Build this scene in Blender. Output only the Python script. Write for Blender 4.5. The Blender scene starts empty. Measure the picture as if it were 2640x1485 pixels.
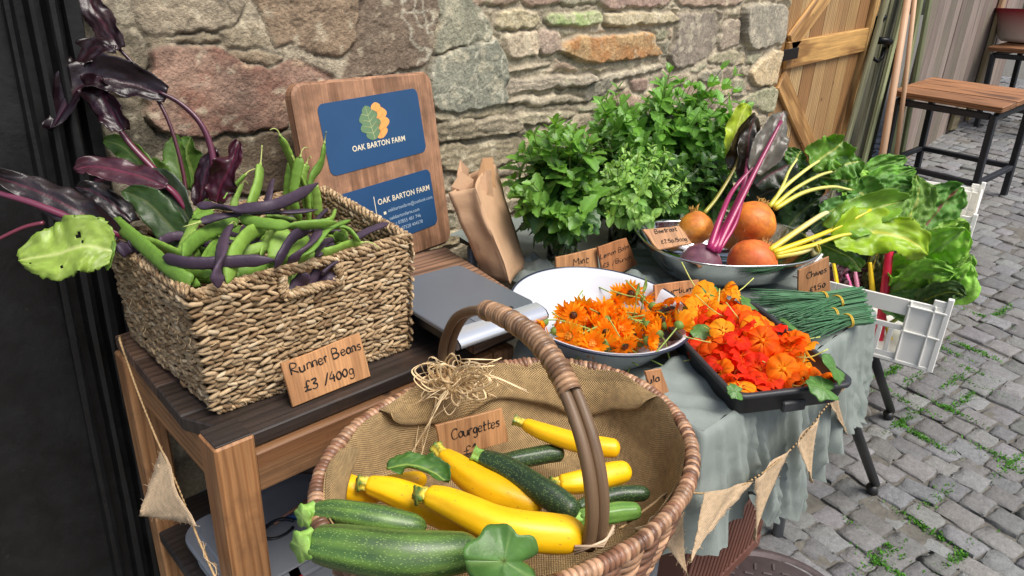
import bpy, math, random
import numpy as np
from mathutils import Vector, Matrix
S = bpy.context.scene
COL = S.collection
# ---------------------------------------------------------------- camera
FPX, CX, CY, VS = 1800.0, 1320.0, 742.5, 0.9758
def _camrot(pitch=23.0, roll=2.4, vpx=1960.0):
    p, r = math.radians(pitch), math.radians(roll)
    d = np.array([-math.cos(p) * math.sin(r), math.cos(p) * math.cos(r), math.sin(p)])
    X = np.array([vpx, -(d[0] * vpx + d[2] * FPX) / d[1], FPX]); X /= np.linalg.norm(X)
    Z = -d
    return np.array([X, np.cross(Z, X), Z])
RC = _camrot()
CAM = np.array([0.0, 0.0, 1.45])
cd = bpy.data.cameras.new('camera'); cam = bpy.data.objects.new('camera', cd); COL.objects.link(cam)
cd.sensor_width = 36.0; cd.lens = 36.0 * FPX / 2640.0; cd.clip_start = 0.02; cd.clip_end = 500.0
m = np.eye(4); m[:3, 0] = RC[:, 0]; m[:3, 1] = -RC[:, 1]; m[:3, 2] = -RC[:, 2]; m[:3, 3] = CAM
cam.matrix_world = Matrix(m.tolist())
S.camera = cam
# ---------------------------------------------------------------- light
SUN_EL, SUN_AZ = math.radians(60), math.radians(176)      # azimuth clockwise from +Y
W = bpy.data.worlds.new('World'); S.world = W; W.use_nodes = True
sky = W.node_tree.nodes.new('ShaderNodeTexSky'); sky.sky_type = 'NISHITA'; sky.sun_disc = False
sky.sun_elevation = SUN_EL; sky.sun_rotation = SUN_AZ; sky.air_density = 1.0; sky.dust_density = 4.0; sky.ozone_density = 1.0
bg = W.node_tree.nodes['Background']; W.node_tree.links.new(sky.outputs[0], bg.inputs[0]); bg.inputs[1].default_value = 0.105
sd = bpy.data.lights.new('sun', 'SUN'); sun = bpy.data.objects.new('sun', sd); COL.objects.link(sun)
sd.energy = 2.7; sd.angle = math.radians(34); sd.color = (1.0, 0.96, 0.9)
dv = Vector((math.sin(SUN_AZ) * math.cos(SUN_EL), math.cos(SUN_AZ) * math.cos(SUN_EL), math.sin(SUN_EL)))
sun.rotation_euler = dv.to_track_quat('Z', 'Y').to_euler()
S.view_settings.view_transform = 'Standard'; S.view_settings.look = 'None'
S.view_settings.exposure = 0.50; S.view_settings.gamma = 1.0; S.view_settings.use_curve_mapping = False
S.render.engine = 'CYCLES'
S.cycles.max_bounces = 8; S.cycles.transparent_max_bounces = 8
# ---------------------------------------------------------------- helpers
rng = np.random.default_rng(11)
def rnd(a=0.0, b=1.0): return float(rng.uniform(a, b))
def ray(x, y):
    return RC @ np.array([(x / VS - CX) / FPX, (y / VS - CY) / FPX, 1.0])
def P(x, y, z=None, Y=None, X=None, pl=None):
    """the point of a real plane (z=, y=, x= or any) seen at photo position x, y"""
    r = ray(x, y)
    if z is not None: t = (z - CAM[2]) / r[2]
    elif Y is not None: t = (Y - CAM[1]) / r[1]
    elif X is not None: t = (X - CAM[0]) / r[0]
    else:
        p0, n = pl; t = np.dot(np.asarray(p0) - CAM, n) / np.dot(r, n)
    return CAM + t * r
def L(r, g, b):
    f = lambda c: c / 12.92 if c <= 0.04045 else ((c + 0.055) / 1.055) ** 2.4
    return np.array([f(r / 255.0), f(g / 255.0), f(b / 255.0)])
def nrm(v):
    v = np.asarray(v, float); n = np.linalg.norm(v); return v / (n if n > 1e-9 else 1)
def frame(x=None, z=None, y=None):
    """3x3 with columns x,y,z"""
    if z is not None:
        z = nrm(z); x = nrm(np.asarray(x) - np.dot(x, z) * z); return np.stack([x, np.cross(z, x), z], 1)
    x = nrm(x); y = nrm(np.asarray(y) - np.dot(y, x) * x); return np.stack([x, y, np.cross(x, y)], 1)
def rz(a): c, s = math.cos(a), math.sin(a); return np.array([[c, -s, 0], [s, c, 0], [0, 0, 1.0]])
def rx(a): c, s = math.cos(a), math.sin(a); return np.array([[1.0, 0, 0], [0, c, -s], [0, s, c]])
def ry(a): c, s = math.cos(a), math.sin(a); return np.array([[c, 0, s], [0, 1.0, 0], [-s, 0, c]])
def spline(pts, n):
    """Catmull-Rom through pts, n samples"""
    p = np.asarray(pts, float)
    if len(p) == 2: return p[0] + (p[1] - p[0]) * np.linspace(0, 1, n)[:, None]
    q = np.vstack([2 * p[0] - p[1], p, 2 * p[-1] - p[-2]])
    out = []
    for u in np.linspace(0, len(p) - 1 - 1e-9, n):
        i = int(u); t = u - i; a, b, c, d = q[i:i + 4]
        out.append(0.5 * (2 * b + (c - a) * t + (2 * a - 5 * b + 4 * c - d) * t * t + (3 * b - a - 3 * c + d) * t ** 3))
    return np.array(out)
def vnoise(x, y, seed=0):
    xi, yi = np.floor(x).astype(np.int64), np.floor(y).astype(np.int64); xf, yf = x - xi, y - yi
    def h(a, b):
        k = (a * 374761393 + b * 668265263 + seed * 1442695041) & 0x7fffffff
        k = (k ^ (k >> 13)) * 1274126177 & 0x7fffffff
        return ((k ^ (k >> 16)) & 0xffff) / 65535.0
    u, v = xf * xf * (3 - 2 * xf), yf * yf * (3 - 2 * yf)
    return (h(xi, yi) * (1 - u) + h(xi + 1, yi) * u) * (1 - v) + (h(xi, yi + 1) * (1 - u) + h(xi + 1, yi + 1) * u) * v
def fbm(x, y, seed=0, o=4):
    s, a, t = 0, 1.0, 0
    for i in range(o):
        s = s + a * vnoise(x * 2 ** i, y * 2 ** i, seed + i * 17); t += a; a *= 0.5
    return s / t

class MB:
    def __init__(s): s.v, s.f, s.c, s.g, s.mi, s.sm, s.n = [], [], [], [], [], [], 0
    def add(s, v, f, col=(1, 1, 1), mi=0, g=None, smooth=True):
        v = np.asarray(v, float).reshape(-1, 3); k = len(v)
        c = np.asarray(col, float)
        if c.ndim == 1: c = np.tile(c, (k, 1))
        s.v.append(v); s.c.append(c); s.g.append(v if g is None else np.asarray(g, float))
        n = s.n
        for q in f: s.f.append([i + n for i in q])
        s.mi += [mi] * len(f); s.sm += [smooth] * len(f); s.n += k
    def box(s, c, size, R=None, col=(1, 1, 1), bev=0.003, mi=0, wob=0.0, axis=None):
        h = np.asarray(size, float) / 2; b = min(bev, h.min() * 0.6)
        R = np.eye(3) if R is None else R
        V, idx = [], {}
        for sx in (-1, 1):
            for sy in (-1, 1):
                for sz in (-1, 1):
                    q = np.array([sx, sy, sz])
                    for k in range(3):
                        p = q * (h - b); p = p.astype(float); p[k] = q[k] * h[k]
                        idx[(sx, sy, sz, k)] = len(V); V.append(p)
        F = []
        for k in range(3):
            a, d = (k + 1) % 3, (k + 2) % 3
            for e in (-1, 1):
                qs = []
                for (u, w) in ((-1, -1), (1, -1), (1, 1), (-1, 1)):
                    t = [0, 0, 0]; t[k] = e; t[a] = u; t[d] = w; qs.append(idx[(*t, k)])
                F.append(qs if e > 0 else qs[::-1])
            for u in (-1, 1):          # edges along axis k
                for w in (-1, 1):
                    t0 = [0, 0, 0]; t0[a] = u; t0[d] = w; t1 = list(t0); t0[k] = -1; t1[k] = 1
                    q = [idx[(*t0, a)], idx[(*t1, a)], idx[(*t1, d)], idx[(*t0, d)]]
                    F.append(q if u * w < 0 else q[::-1])
        for sx in (-1, 1):
            for sy in (-1, 1):
                for sz in (-1, 1):
                    q = [idx[(sx, sy, sz, k)] for k in range(3)]
                    F.append(q if sx * sy * sz > 0 else q[::-1])
        V = np.array(V)
        if wob: V = V + rng.normal(size=V.shape) * wob
        ax = int(np.argmax(size)) if axis is None else axis
        g = np.roll(V, -ax, axis=1) + rng.uniform(-5, 5, 3)
        s.add(V @ R.T + np.asarray(c), F, col, mi, g, False)
    def tube(s, path, r, n=8, col=(1, 1, 1), flat=None, cap=True, mi=0, twist=0.0, up=None, colf=None, smooth=True):
        p = np.asarray(path, float); m_ = len(p)
        r = np.full(m_, r, float) if np.isscalar(r) else np.asarray(r, float)
        T = np.gradient(p, axis=0); T = T / np.maximum(np.linalg.norm(T, axis=1)[:, None], 1e-9)
        u = np.array(up if up is not None else ([0, 0, 1.0] if abs(T[0][2]) < .9 else [1.0, 0, 0]), float)
        V, G = [], []; d = 0
        a = np.linspace(0, 2 * np.pi, n, endpoint=False)
        fl = (1, 1) if flat is None else flat
        for i in range(m_):
            if i: d += np.linalg.norm(p[i] - p[i - 1])
            if up is not None: u = np.array(up, float)
            u = u - np.dot(u, T[i]) * T[i]; u = nrm(u); w = np.cross(T[i], u)
            aa = a + twist * d
            V.append(p[i] + r[i] * (np.cos(aa)[:, None] * u * fl[0] + np.sin(aa)[:, None] * w * fl[1]))
            G.append(np.stack([np.full(n, d), r[i] * np.cos(a), r[i] * np.sin(a)], 1))
        V = np.concatenate(V); G = np.concatenate(G) + rng.uniform(-5, 5, 3)
        F = [[i * n + j, i * n + (j + 1) % n, (i + 1) * n + (j + 1) % n, (i + 1) * n + j] for i in range(m_ - 1) for j in range(n)]
        if cap: F.append(list(range(n))[::-1]); F.append([(m_ - 1) * n + j for j in range(n)])
        if colf is not None:
            t = np.repeat(np.linspace(0, 1, m_), n); col = colf(t, np.tile(a, m_))
        s.add(V, F, col, mi, G, smooth)
    def lathe(s, prof, n=40, R=None, c=(0, 0, 0), col=(1, 1, 1), mi=0, sx=1.0, sy=1.0, colf=None):
        pr = np.asarray(prof, float); a = np.linspace(0, 2 * np.pi, n, endpoint=False); R = np.eye(3) if R is None else R
        V = np.concatenate([np.stack([r * np.cos(a) * sx, r * np.sin(a) * sy, np.full(n, z)], 1) for r, z in pr])
        F = [[i * n + j, i * n + (j + 1) % n, (i + 1) * n + (j + 1) % n, (i + 1) * n + j] for i in range(len(pr) - 1) for j in range(n)]
        if colf is not None: col = colf(np.repeat(np.linspace(0, 1, len(pr)), n), np.tile(a, len(pr)))
        s.add(V @ R.T + np.asarray(c), F, col, mi, V, True)
    def prism(s, poly, z0, z1, R=None, c=(0, 0, 0), col=(1, 1, 1), mi=0, bev=0.0, axis=0):
        q = np.asarray(poly, float); n = len(q); R = np.eye(3) if R is None else R
        if np.sum(q[:, 0] * np.roll(q[:, 1], -1) - np.roll(q[:, 0], -1) * q[:, 1]) < 0: q = q[::-1]
        e = np.roll(q, -1, 0) - q; nn = np.stack([e[:, 1], -e[:, 0]], 1); nn /= np.maximum(np.linalg.norm(nn, axis=1)[:, None], 1e-9)
        vn = nn + np.roll(nn, 1, 0); vn /= np.maximum(np.linalg.norm(vn, axis=1)[:, None], .3)
        lay = [(q - vn * bev, z0), (q, z0 + bev), (q, z1 - bev), (q - vn * bev, z1)] if bev else [(q, z0), (q, z1)]
        V = np.concatenate([np.column_stack([a, np.full(n, z)]) for a, z in lay])
        F = [[i * n + j, i * n + (j + 1) % n, (i + 1) * n + (j + 1) % n, (i + 1) * n + j] for i in range(len(lay) - 1) for j in range(n)]
        F += [list(range(n))[::-1], [(len(lay) - 1) * n + j for j in range(n)]]
        g = np.roll(V, -axis, axis=1) + rng.uniform(-5, 5, 3)
        s.add(V @ R.T + np.asarray(c), F, col, mi, g, False)
    def grid(s, Pts, col=(1, 1, 1), mi=0, g=None, thick=0.0, smooth=True, mask=None):
        Pts = np.asarray(Pts, float); a, b = Pts.shape[:2]
        F = [[i * b + j, i * b + j + 1, (i + 1) * b + j + 1, (i + 1) * b + j] for i in range(a - 1) for j in range(b - 1) if mask is None or mask[i, j]]
        c = np.asarray(col, float)
        if c.ndim == 3: c = c.reshape(-1, 3)
        V = Pts.reshape(-1, 3); gg = None if g is None else np.asarray(g).reshape(-1, 3)
        if thick:
            du = np.gradient(Pts, axis=0); dw = np.gradient(Pts, axis=1); N = np.cross(du, dw)
            N /= np.maximum(np.linalg.norm(N, axis=2)[:, :, None], 1e-12); V2 = (Pts - N * thick).reshape(-1, 3); k = a * b
            F2 = [[i + k for i in q[::-1]] for q in F]
            from collections import Counter
            E = {}
            for q in F:
                for x, y in zip(q, q[1:] + q[:1]): E[(x, y)] = 1
            side = [[y, x, x + k, y + k] for (x, y) in E if (y, x) not in E]
            V = np.vstack([V, V2]); F = F + F2 + side
            if c.ndim == 2: c = np.vstack([c, c])
            if gg is not None: gg = np.vstack([gg, gg])
        s.add(V, F, c, mi, gg, smooth)
    def build(s, name, mats, parent=None, kind=None):
        V = np.concatenate(s.v); C_ = np.concatenate(s.c); G = np.concatenate(s.g)
        me = bpy.data.meshes.new(name)
        me.from_pydata(V.tolist(), [], s.f)
        if not isinstance(mats, (list, tuple)): mats = [mats]
        for m_ in mats: me.materials.append(m_)
        me.polygons.foreach_set('material_index', s.mi); me.polygons.foreach_set('use_smooth', s.sm)
        ca = me.color_attributes.new('Col', 'FLOAT_COLOR', 'POINT')
        ca.data.foreach_set('color', np.column_stack([C_, np.ones(len(C_))]).ravel().astype(np.float32))
        ga = me.attributes.new('gco', 'FLOAT_VECTOR', 'POINT'); ga.data.foreach_set('vector', G.ravel().astype(np.float32))
        me.update()
        o = bpy.data.objects.new(name, me); COL.objects.link(o)
        if parent is not None:
            o.parent = parent; o.matrix_parent_inverse = parent.matrix_basis.inverted()
        if kind: o['kind'] = kind
        return o
def tag(o, label, cat, group=None):
    o['label'] = label; o['category'] = cat
    if group: o['group'] = group
    return o
def empty(name, loc, label=None, cat=None, group=None):
    o = bpy.data.objects.new(name, None); COL.objects.link(o); o.location = [float(q) for q in loc]; o.empty_display_size = 0.05
    if label: tag(o, label, cat, group)
    return o
def copy_tree(o, parent=None):
    c = o.copy(); COL.objects.link(c)
    if parent is not None: c.parent = parent; c.matrix_parent_inverse = o.matrix_parent_inverse.copy()
    for ch in list(o.children): copy_tree(ch, c)
    return c
def place(o, loc, R):
    m_ = np.eye(4); m_[:3, :3] = R; m_[:3, 3] = loc; o.matrix_basis = Matrix(m_.tolist())
# ---------------------------------------------------------------- materials
def mat(name, base=(1, 1, 1), rough=0.6, var=0.25, scale=20.0, detail=5.0, stretch=None, bump=0.0, bscale=None, metal=0.0, spec=0.5,
        grain=None, trans=0.0, speck=None, coat=0.0, sheen=0.0, rvar=0.0, sub=0.0, weave=None, stain=None):
    m_ = bpy.data.materials.new(name); m_.use_nodes = True; nt = m_.node_tree; N, Lk = nt.nodes, nt.links
    bs = N['Principled BSDF']
    at = N.new('ShaderNodeAttribute'); at.attribute_name = 'gco'; ca = N.new('ShaderNodeAttribute'); ca.attribute_name = 'Col'
    def mp(v):
        q = N.new('ShaderNodeMapping'); q.inputs['Scale'].default_value = v; Lk.new(at.outputs['Vector'], q.inputs['Vector']); return q.outputs[0]
    def noise(sc, dt=detail, vec=None, dist=0.0):
        n_ = N.new('ShaderNodeTexNoise'); n_.inputs['Scale'].default_value = sc; n_.inputs['Detail'].default_value = dt; n_.inputs['Roughness'].default_value = 0.62
        n_.inputs['Distortion'].default_value = dist
        Lk.new(vec if vec is not None else at.outputs['Vector'], n_.inputs['Vector']); return n_.outputs['Fac']
    def ramp(f, a, b, va, vb):
        q = N.new('ShaderNodeMapRange'); q.inputs['From Min'].default_value = a; q.inputs['From Max'].default_value = b
        q.inputs['To Min'].default_value = va; q.inputs['To Max'].default_value = vb; Lk.new(f, q.inputs['Value']); return q.outputs[0]
    def mul(c, f):
        q = N.new('ShaderNodeMix'); q.data_type = 'RGBA'; q.blend_type = 'MULTIPLY'; q.inputs['Factor'].default_value = 1.0
        Lk.new(c, q.inputs['A']); Lk.new(f, q.inputs['B']); return q.outputs['Result']
    def mixc(f, a, colr):
        q = N.new('ShaderNodeMix'); q.data_type = 'RGBA'; Lk.new(f, q.inputs['Factor']); Lk.new(a, q.inputs['A']); q.inputs['B'].default_value = (*colr, 1); return q.outputs['Result']
    q = N.new('ShaderNodeMix'); q.data_type = 'RGBA'; q.blend_type = 'MULTIPLY'; q.inputs['Factor'].default_value = 1.0
    Lk.new(ca.outputs['Color'], q.inputs['A']); q.inputs['B'].default_value = (*[float(x) for x in base], 1); c = q.outputs['Result']
    vec = mp(stretch) if stretch else None
    n1 = noise(scale, vec=vec)
    if var: c = mul(c, ramp(n1, 0.25, 0.75, 1 - var, 1 + var))
    hgt = n1
    if grain:          # (scale across, strength, dark colour): stretched wood grain along x
        w = N.new('ShaderNodeTexWave'); w.wave_type = 'BANDS'; w.bands_direction = 'Y'; w.inputs['Scale'].default_value = grain[0]
        w.inputs['Distortion'].default_value = 9.0; w.inputs['Detail'].default_value = 3.0; w.inputs['Detail Scale'].default_value = .7
        Lk.new(mp((0.12, 1, 1)), w.inputs['Vector']); fn = noise(grain[0] * 6, 4, mp((0.04, 1, 1)))
        c = mixc(ramp(w.outputs['Fac'], 0.45, 1.0, 0.0, grain[1]), c, grain[2]); c = mul(c, ramp(fn, 0.3, 0.7, 0.72, 1.2)); hgt = fn
    if stain:          # (scale, threshold, strength, colour)
        c = mixc(ramp(noise(stain[0], 6), stain[1], stain[1] + 0.18, 0, stain[2]), c, stain[3])
    if speck:          # (scale, size, colour, strength)
        vo = N.new('ShaderNodeTexVoronoi'); vo.inputs['Scale'].default_value = speck[0]; Lk.new(at.outputs['Vector'], vo.inputs['Vector'])
        c = mixc(ramp(vo.outputs['Distance'], speck[1], speck[1] * 0.6, 0, speck[3]), c, speck[2])
    bh = None
    if weave:          # (threads per metre, strength): plain cloth weave on gco x/y
        sp = N.new('ShaderNodeSeparateXYZ'); Lk.new(at.outputs['Vector'], sp.inputs[0]); hs = []
        for k in (0, 1):
            a1 = N.new('ShaderNodeMath'); a1.operation = 'MULTIPLY'; a1.inputs[1].default_value = weave[0] * math.pi * 2; Lk.new(sp.outputs[k], a1.inputs[0])
            s1 = N.new('ShaderNodeMath'); s1.operation = 'SINE'; Lk.new(a1.outputs[0], s1.inputs[0]); hs.append(s1.outputs[0])
        mm = N.new('ShaderNodeMath'); mm.operation = 'MULTIPLY'; Lk.new(hs[0], mm.inputs[0]); Lk.new(hs[1], mm.inputs[1])
        c = mul(c, ramp(mm.outputs[0], -1, 1, 1 - weave[1], 1 + weave[1])); c = mul(c, ramp(noise(weave[0] * .3, 2), .3, .7, .8, 1.15)); bh = mm.outputs[0]
    Lk.new(c, bs.inputs['Base Color'])
    bs.inputs['Roughness'].default_value = rough; bs.inputs['Metallic'].default_value = metal
    if rvar: Lk.new(ramp(n1, 0.3, 0.7, rough - rvar, rough + rvar), bs.inputs['Roughness'])
    bs.inputs['Specular IOR Level'].default_value = spec
    bs.inputs['Coat Weight'].default_value = coat; bs.inputs['Coat Roughness'].default_value = 0.1
    if sub: bs.inputs['Subsurface Weight'].default_value = sub; bs.inputs['Subsurface Radius'].default_value = (0.01, 0.006, 0.003); bs.inputs['Subsurface Scale'].default_value = 0.5
    if bump:
        b_ = N.new('ShaderNodeBump'); b_.inputs['Strength'].default_value = 1.0; b_.inputs['Distance'].default_value = bump
        Lk.new(bh if bh is not None else (noise(bscale, 6) if bscale else hgt), b_.inputs['Height']); Lk.new(b_.outputs[0], bs.inputs['Normal'])
    if trans:          # thin leaf: light comes through
        out = N['Material Output']; tr = N.new('ShaderNodeBsdfTranslucent'); mx = N.new('ShaderNodeMixShader'); mx.inputs[0].default_value = trans
        g2 = N.new('ShaderNodeMix'); g2.data_type = 'RGBA'; g2.blend_type = 'MULTIPLY'; g2.inputs['Factor'].default_value = 1.0
        Lk.new(c, g2.inputs['A']); g2.inputs['B'].default_value = (1.5, 1.5, 0.8, 1); Lk.new(g2.outputs['Result'], tr.inputs['Color'])
        Lk.new(bs.outputs[0], mx.inputs[1]); Lk.new(tr.outputs[0], mx.inputs[2]); Lk.new(mx.outputs[0], out.inputs['Surface'])
    return m_
def glass(name, col=(0.9, 0.97, 0.93), rough=0.03):
    m_ = bpy.data.materials.new(name); m_.use_nodes = True; b = m_.node_tree.nodes['Principled BSDF']
    b.inputs['Base Color'].default_value = (*col, 1); b.inputs['Roughness'].default_value = rough; b.inputs['Transmission Weight'].default_value = 1.0; b.inputs['IOR'].default_value = 1.3
    return m_
# ================================================================ SETTING
SLOPE, SX0 = 0.13, 2.0
def gz(x):
    u = np.maximum(0.0, np.asarray(x, float) - SX0); return SLOPE * u * u / (u + 0.25)
def Pg(x, y):
    r = ray(x, y); lo, hi = 0.1, 60.0
    for _ in range(60):
        md = (lo + hi) / 2; p = CAM + md * r
        if p[2] > gz(p[0]): lo = md
        else: hi = md
    return CAM + lo * r
ONE = (1, 1, 1)
# ---- ground sheet (bedding under the setts), reaching far
gx = np.concatenate([np.linspace(-60, -2, 8), np.linspace(-1.5, 9, 60), np.linspace(10, 80, 12)]); gy = np.concatenate([np.linspace(-80, -4, 10), np.linspace(-3, 4, 30), np.linspace(5, 60, 8)])
GX, GY = np.meshgrid(gx, gy, indexing='ij'); b = MB()
b.grid(np.stack([GX, GY, np.where(GX > 9, gz(9.0), gz(GX)) - 0.0065], 2), ONE)
M_soil = mat('bedding', L(100, 97, 90), 0.95, 0.4, 30, bump=0.004, bscale=90, speck=(260, .3, L(120, 115, 105), .5))
b.build('ground', M_soil, kind='structure')
# ---- granite setts of the lane
b = MB(); yy = -2.6; xrow = 0.6
srnd = np.random.default_rng(3)
row = 0
def sett_top(x, y): return gz(x)
while xrow < 8.4:
    wdt = srnd.uniform(0.082, 0.108)
    y = -3.0 + srnd.uniform(0, .1)
    while y < 1.9:
        ln = srnd.uniform(0.075, 0.135)
        gap = srnd.uniform(0.0005, 0.0035)
        cxx = xrow + wdt / 2 + 0.22 * (y - 0.4) + 0.012 * math.sin(y * 5 + row); cyy = y + ln / 2
        if cxx > 0.2 and cyy < 1.95 and not (cxx < 0.9 and cyy > 0.3):
            hw, hl = wdt / 2 - gap, ln / 2 - gap
            nn = 6
            tt = np.array([-1, -.93, -.4, .4, .93, 1]); A_, B_ = np.meshgrid(tt, tt, indexing='ij')
            er = np.maximum(np.abs(A_), np.abs(B_)); rr = 0.965 + 0.035 * np.clip(1.5 - (np.abs(A_) + np.abs(B_)) * .5, 0, 1)
            jx = srnd.normal(size=A_.shape) * 0.0032; jy = srnd.normal(size=A_.shape) * 0.0032
            lx = A_ * hw * rr + jx; ly = B_ * hl * rr + jy
            an = srnd.normal() * 0.05 - 0.21; px_ = cxx + lx * math.cos(an) - ly * math.sin(an) + 0.0; py_ = cyy + lx * math.sin(an) + ly * math.cos(an)
            dz = srnd.normal() * 0.0035; tl = srnd.normal(size=2) * 0.025
            top = gz(px_) + dz + lx * tl[0] + ly * tl[1] + srnd.normal(size=A_.shape) * 0.0016 - np.where(er > .95, 0.0032, 0) + 0.0003 * (1 - er)
            Pt = np.stack([px_, py_, top], 2)
            # skirt ring going down
            ring = [(i, 0) for i in range(nn)] + [(nn - 1, j) for j in range(1, nn)] + [(i, nn - 1) for i in range(nn - 2, -1, -1)] + [(0, j) for j in range(nn - 2, 0, -1)]
            base = srnd.uniform(0.70, 1.12); cc = np.array([base * srnd.uniform(.96, 1.04), base, base * srnd.uniform(.95, 1.06)])
            V = list(Pt.reshape(-1, 3)); F = [[i * nn + j, (i + 1) * nn + j, (i + 1) * nn + j + 1, i * nn + j + 1] for i in range(nn - 1) for j in range(nn - 1)]
            k0 = len(V)
            for (i, j) in ring: q = Pt[i, j].copy(); q[2] -= 0.035; q[:2] += 0.15 * (q[:2] - [cxx, cyy]) * -0.3; V.append(q)
            for t_ in range(len(ring)):
                a0 = ring[t_][0] * nn + ring[t_][1]; t2 = (t_ + 1) % len(ring); a1 = ring[t2][0] * nn + ring[t2][1]
                F.append([a0, k0 + t_, k0 + t2, a1])
            b.add(V, F, cc, 0, None, True)
        y += ln
    xrow += wdt; row += 1
M_sett = mat('granite setts', L(122, 122, 121), 0.8, 0.32, 70, 6, bump=0.0035, bscale=130, speck=(330, .32, L(60, 60, 62), .75), rvar=.15, stain=(9, .58, .5, L(96, 92, 86)))
b.build('cobbled_lane', M_sett, kind='structure')
# ---- moss and little weeds in the joints
mb = MB(); wr = np.random.default_rng(8)
patch = [(2330, 900), (2380, 880), (2450, 880), (2480, 800), (2250, 930), (2300, 950), (2460, 970), (2540, 1170), (2570, 1190), (2220, 1400), (2250, 1440), (2330, 1330), (2360, 1250), (2320, 1100), (2420, 1010), (2250, 1015), (2520, 1150), (2440, 930), (2300, 1020), (2390, 1030), (2210, 1360), (2410, 1400), (2395, 960), (2270, 1060), (2340, 740), (2510, 790)]
for (px_, py_) in patch:
    c = Pg(px_, py_); ang = wr.choice([1.37, -0.2]); nb = int(wr.integers(110, 260))
    for _ in range(nb):
        t = wr.normal() * .055; o_ = wr.normal() * .008
        x_ = c[0] + t * math.cos(ang) - o_ * math.sin(ang); y_ = c[1] + t * math.sin(ang) + o_ * math.cos(ang)
        a = wr.uniform(0, 6.28); ln = wr.uniform(.004, .011); w_ = ln * wr.uniform(.5, .8); up = wr.uniform(.002, .010)
        d = np.array([math.cos(a), math.sin(a), 0]); e = np.array([-d[1], d[0], 0]); p0 = np.array([x_, y_, gz(x_) - .003])
        V = [p0, p0 + d * ln * .5 + e * w_ * .5 + [0, 0, up], p0 + d * ln + [0, 0, up * 1.2], p0 + d * ln * .5 - e * w_ * .5 + [0, 0, up]]
        mb.add(V, [[0, 1, 2, 3]], np.array([.8, 1, .7]) * wr.uniform(.6, 1.3))
M_moss = mat('moss', L(88, 138, 46), .8, .3, 60, trans=.3)
mo = mb.build('moss', M_moss, kind='stuff')

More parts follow.
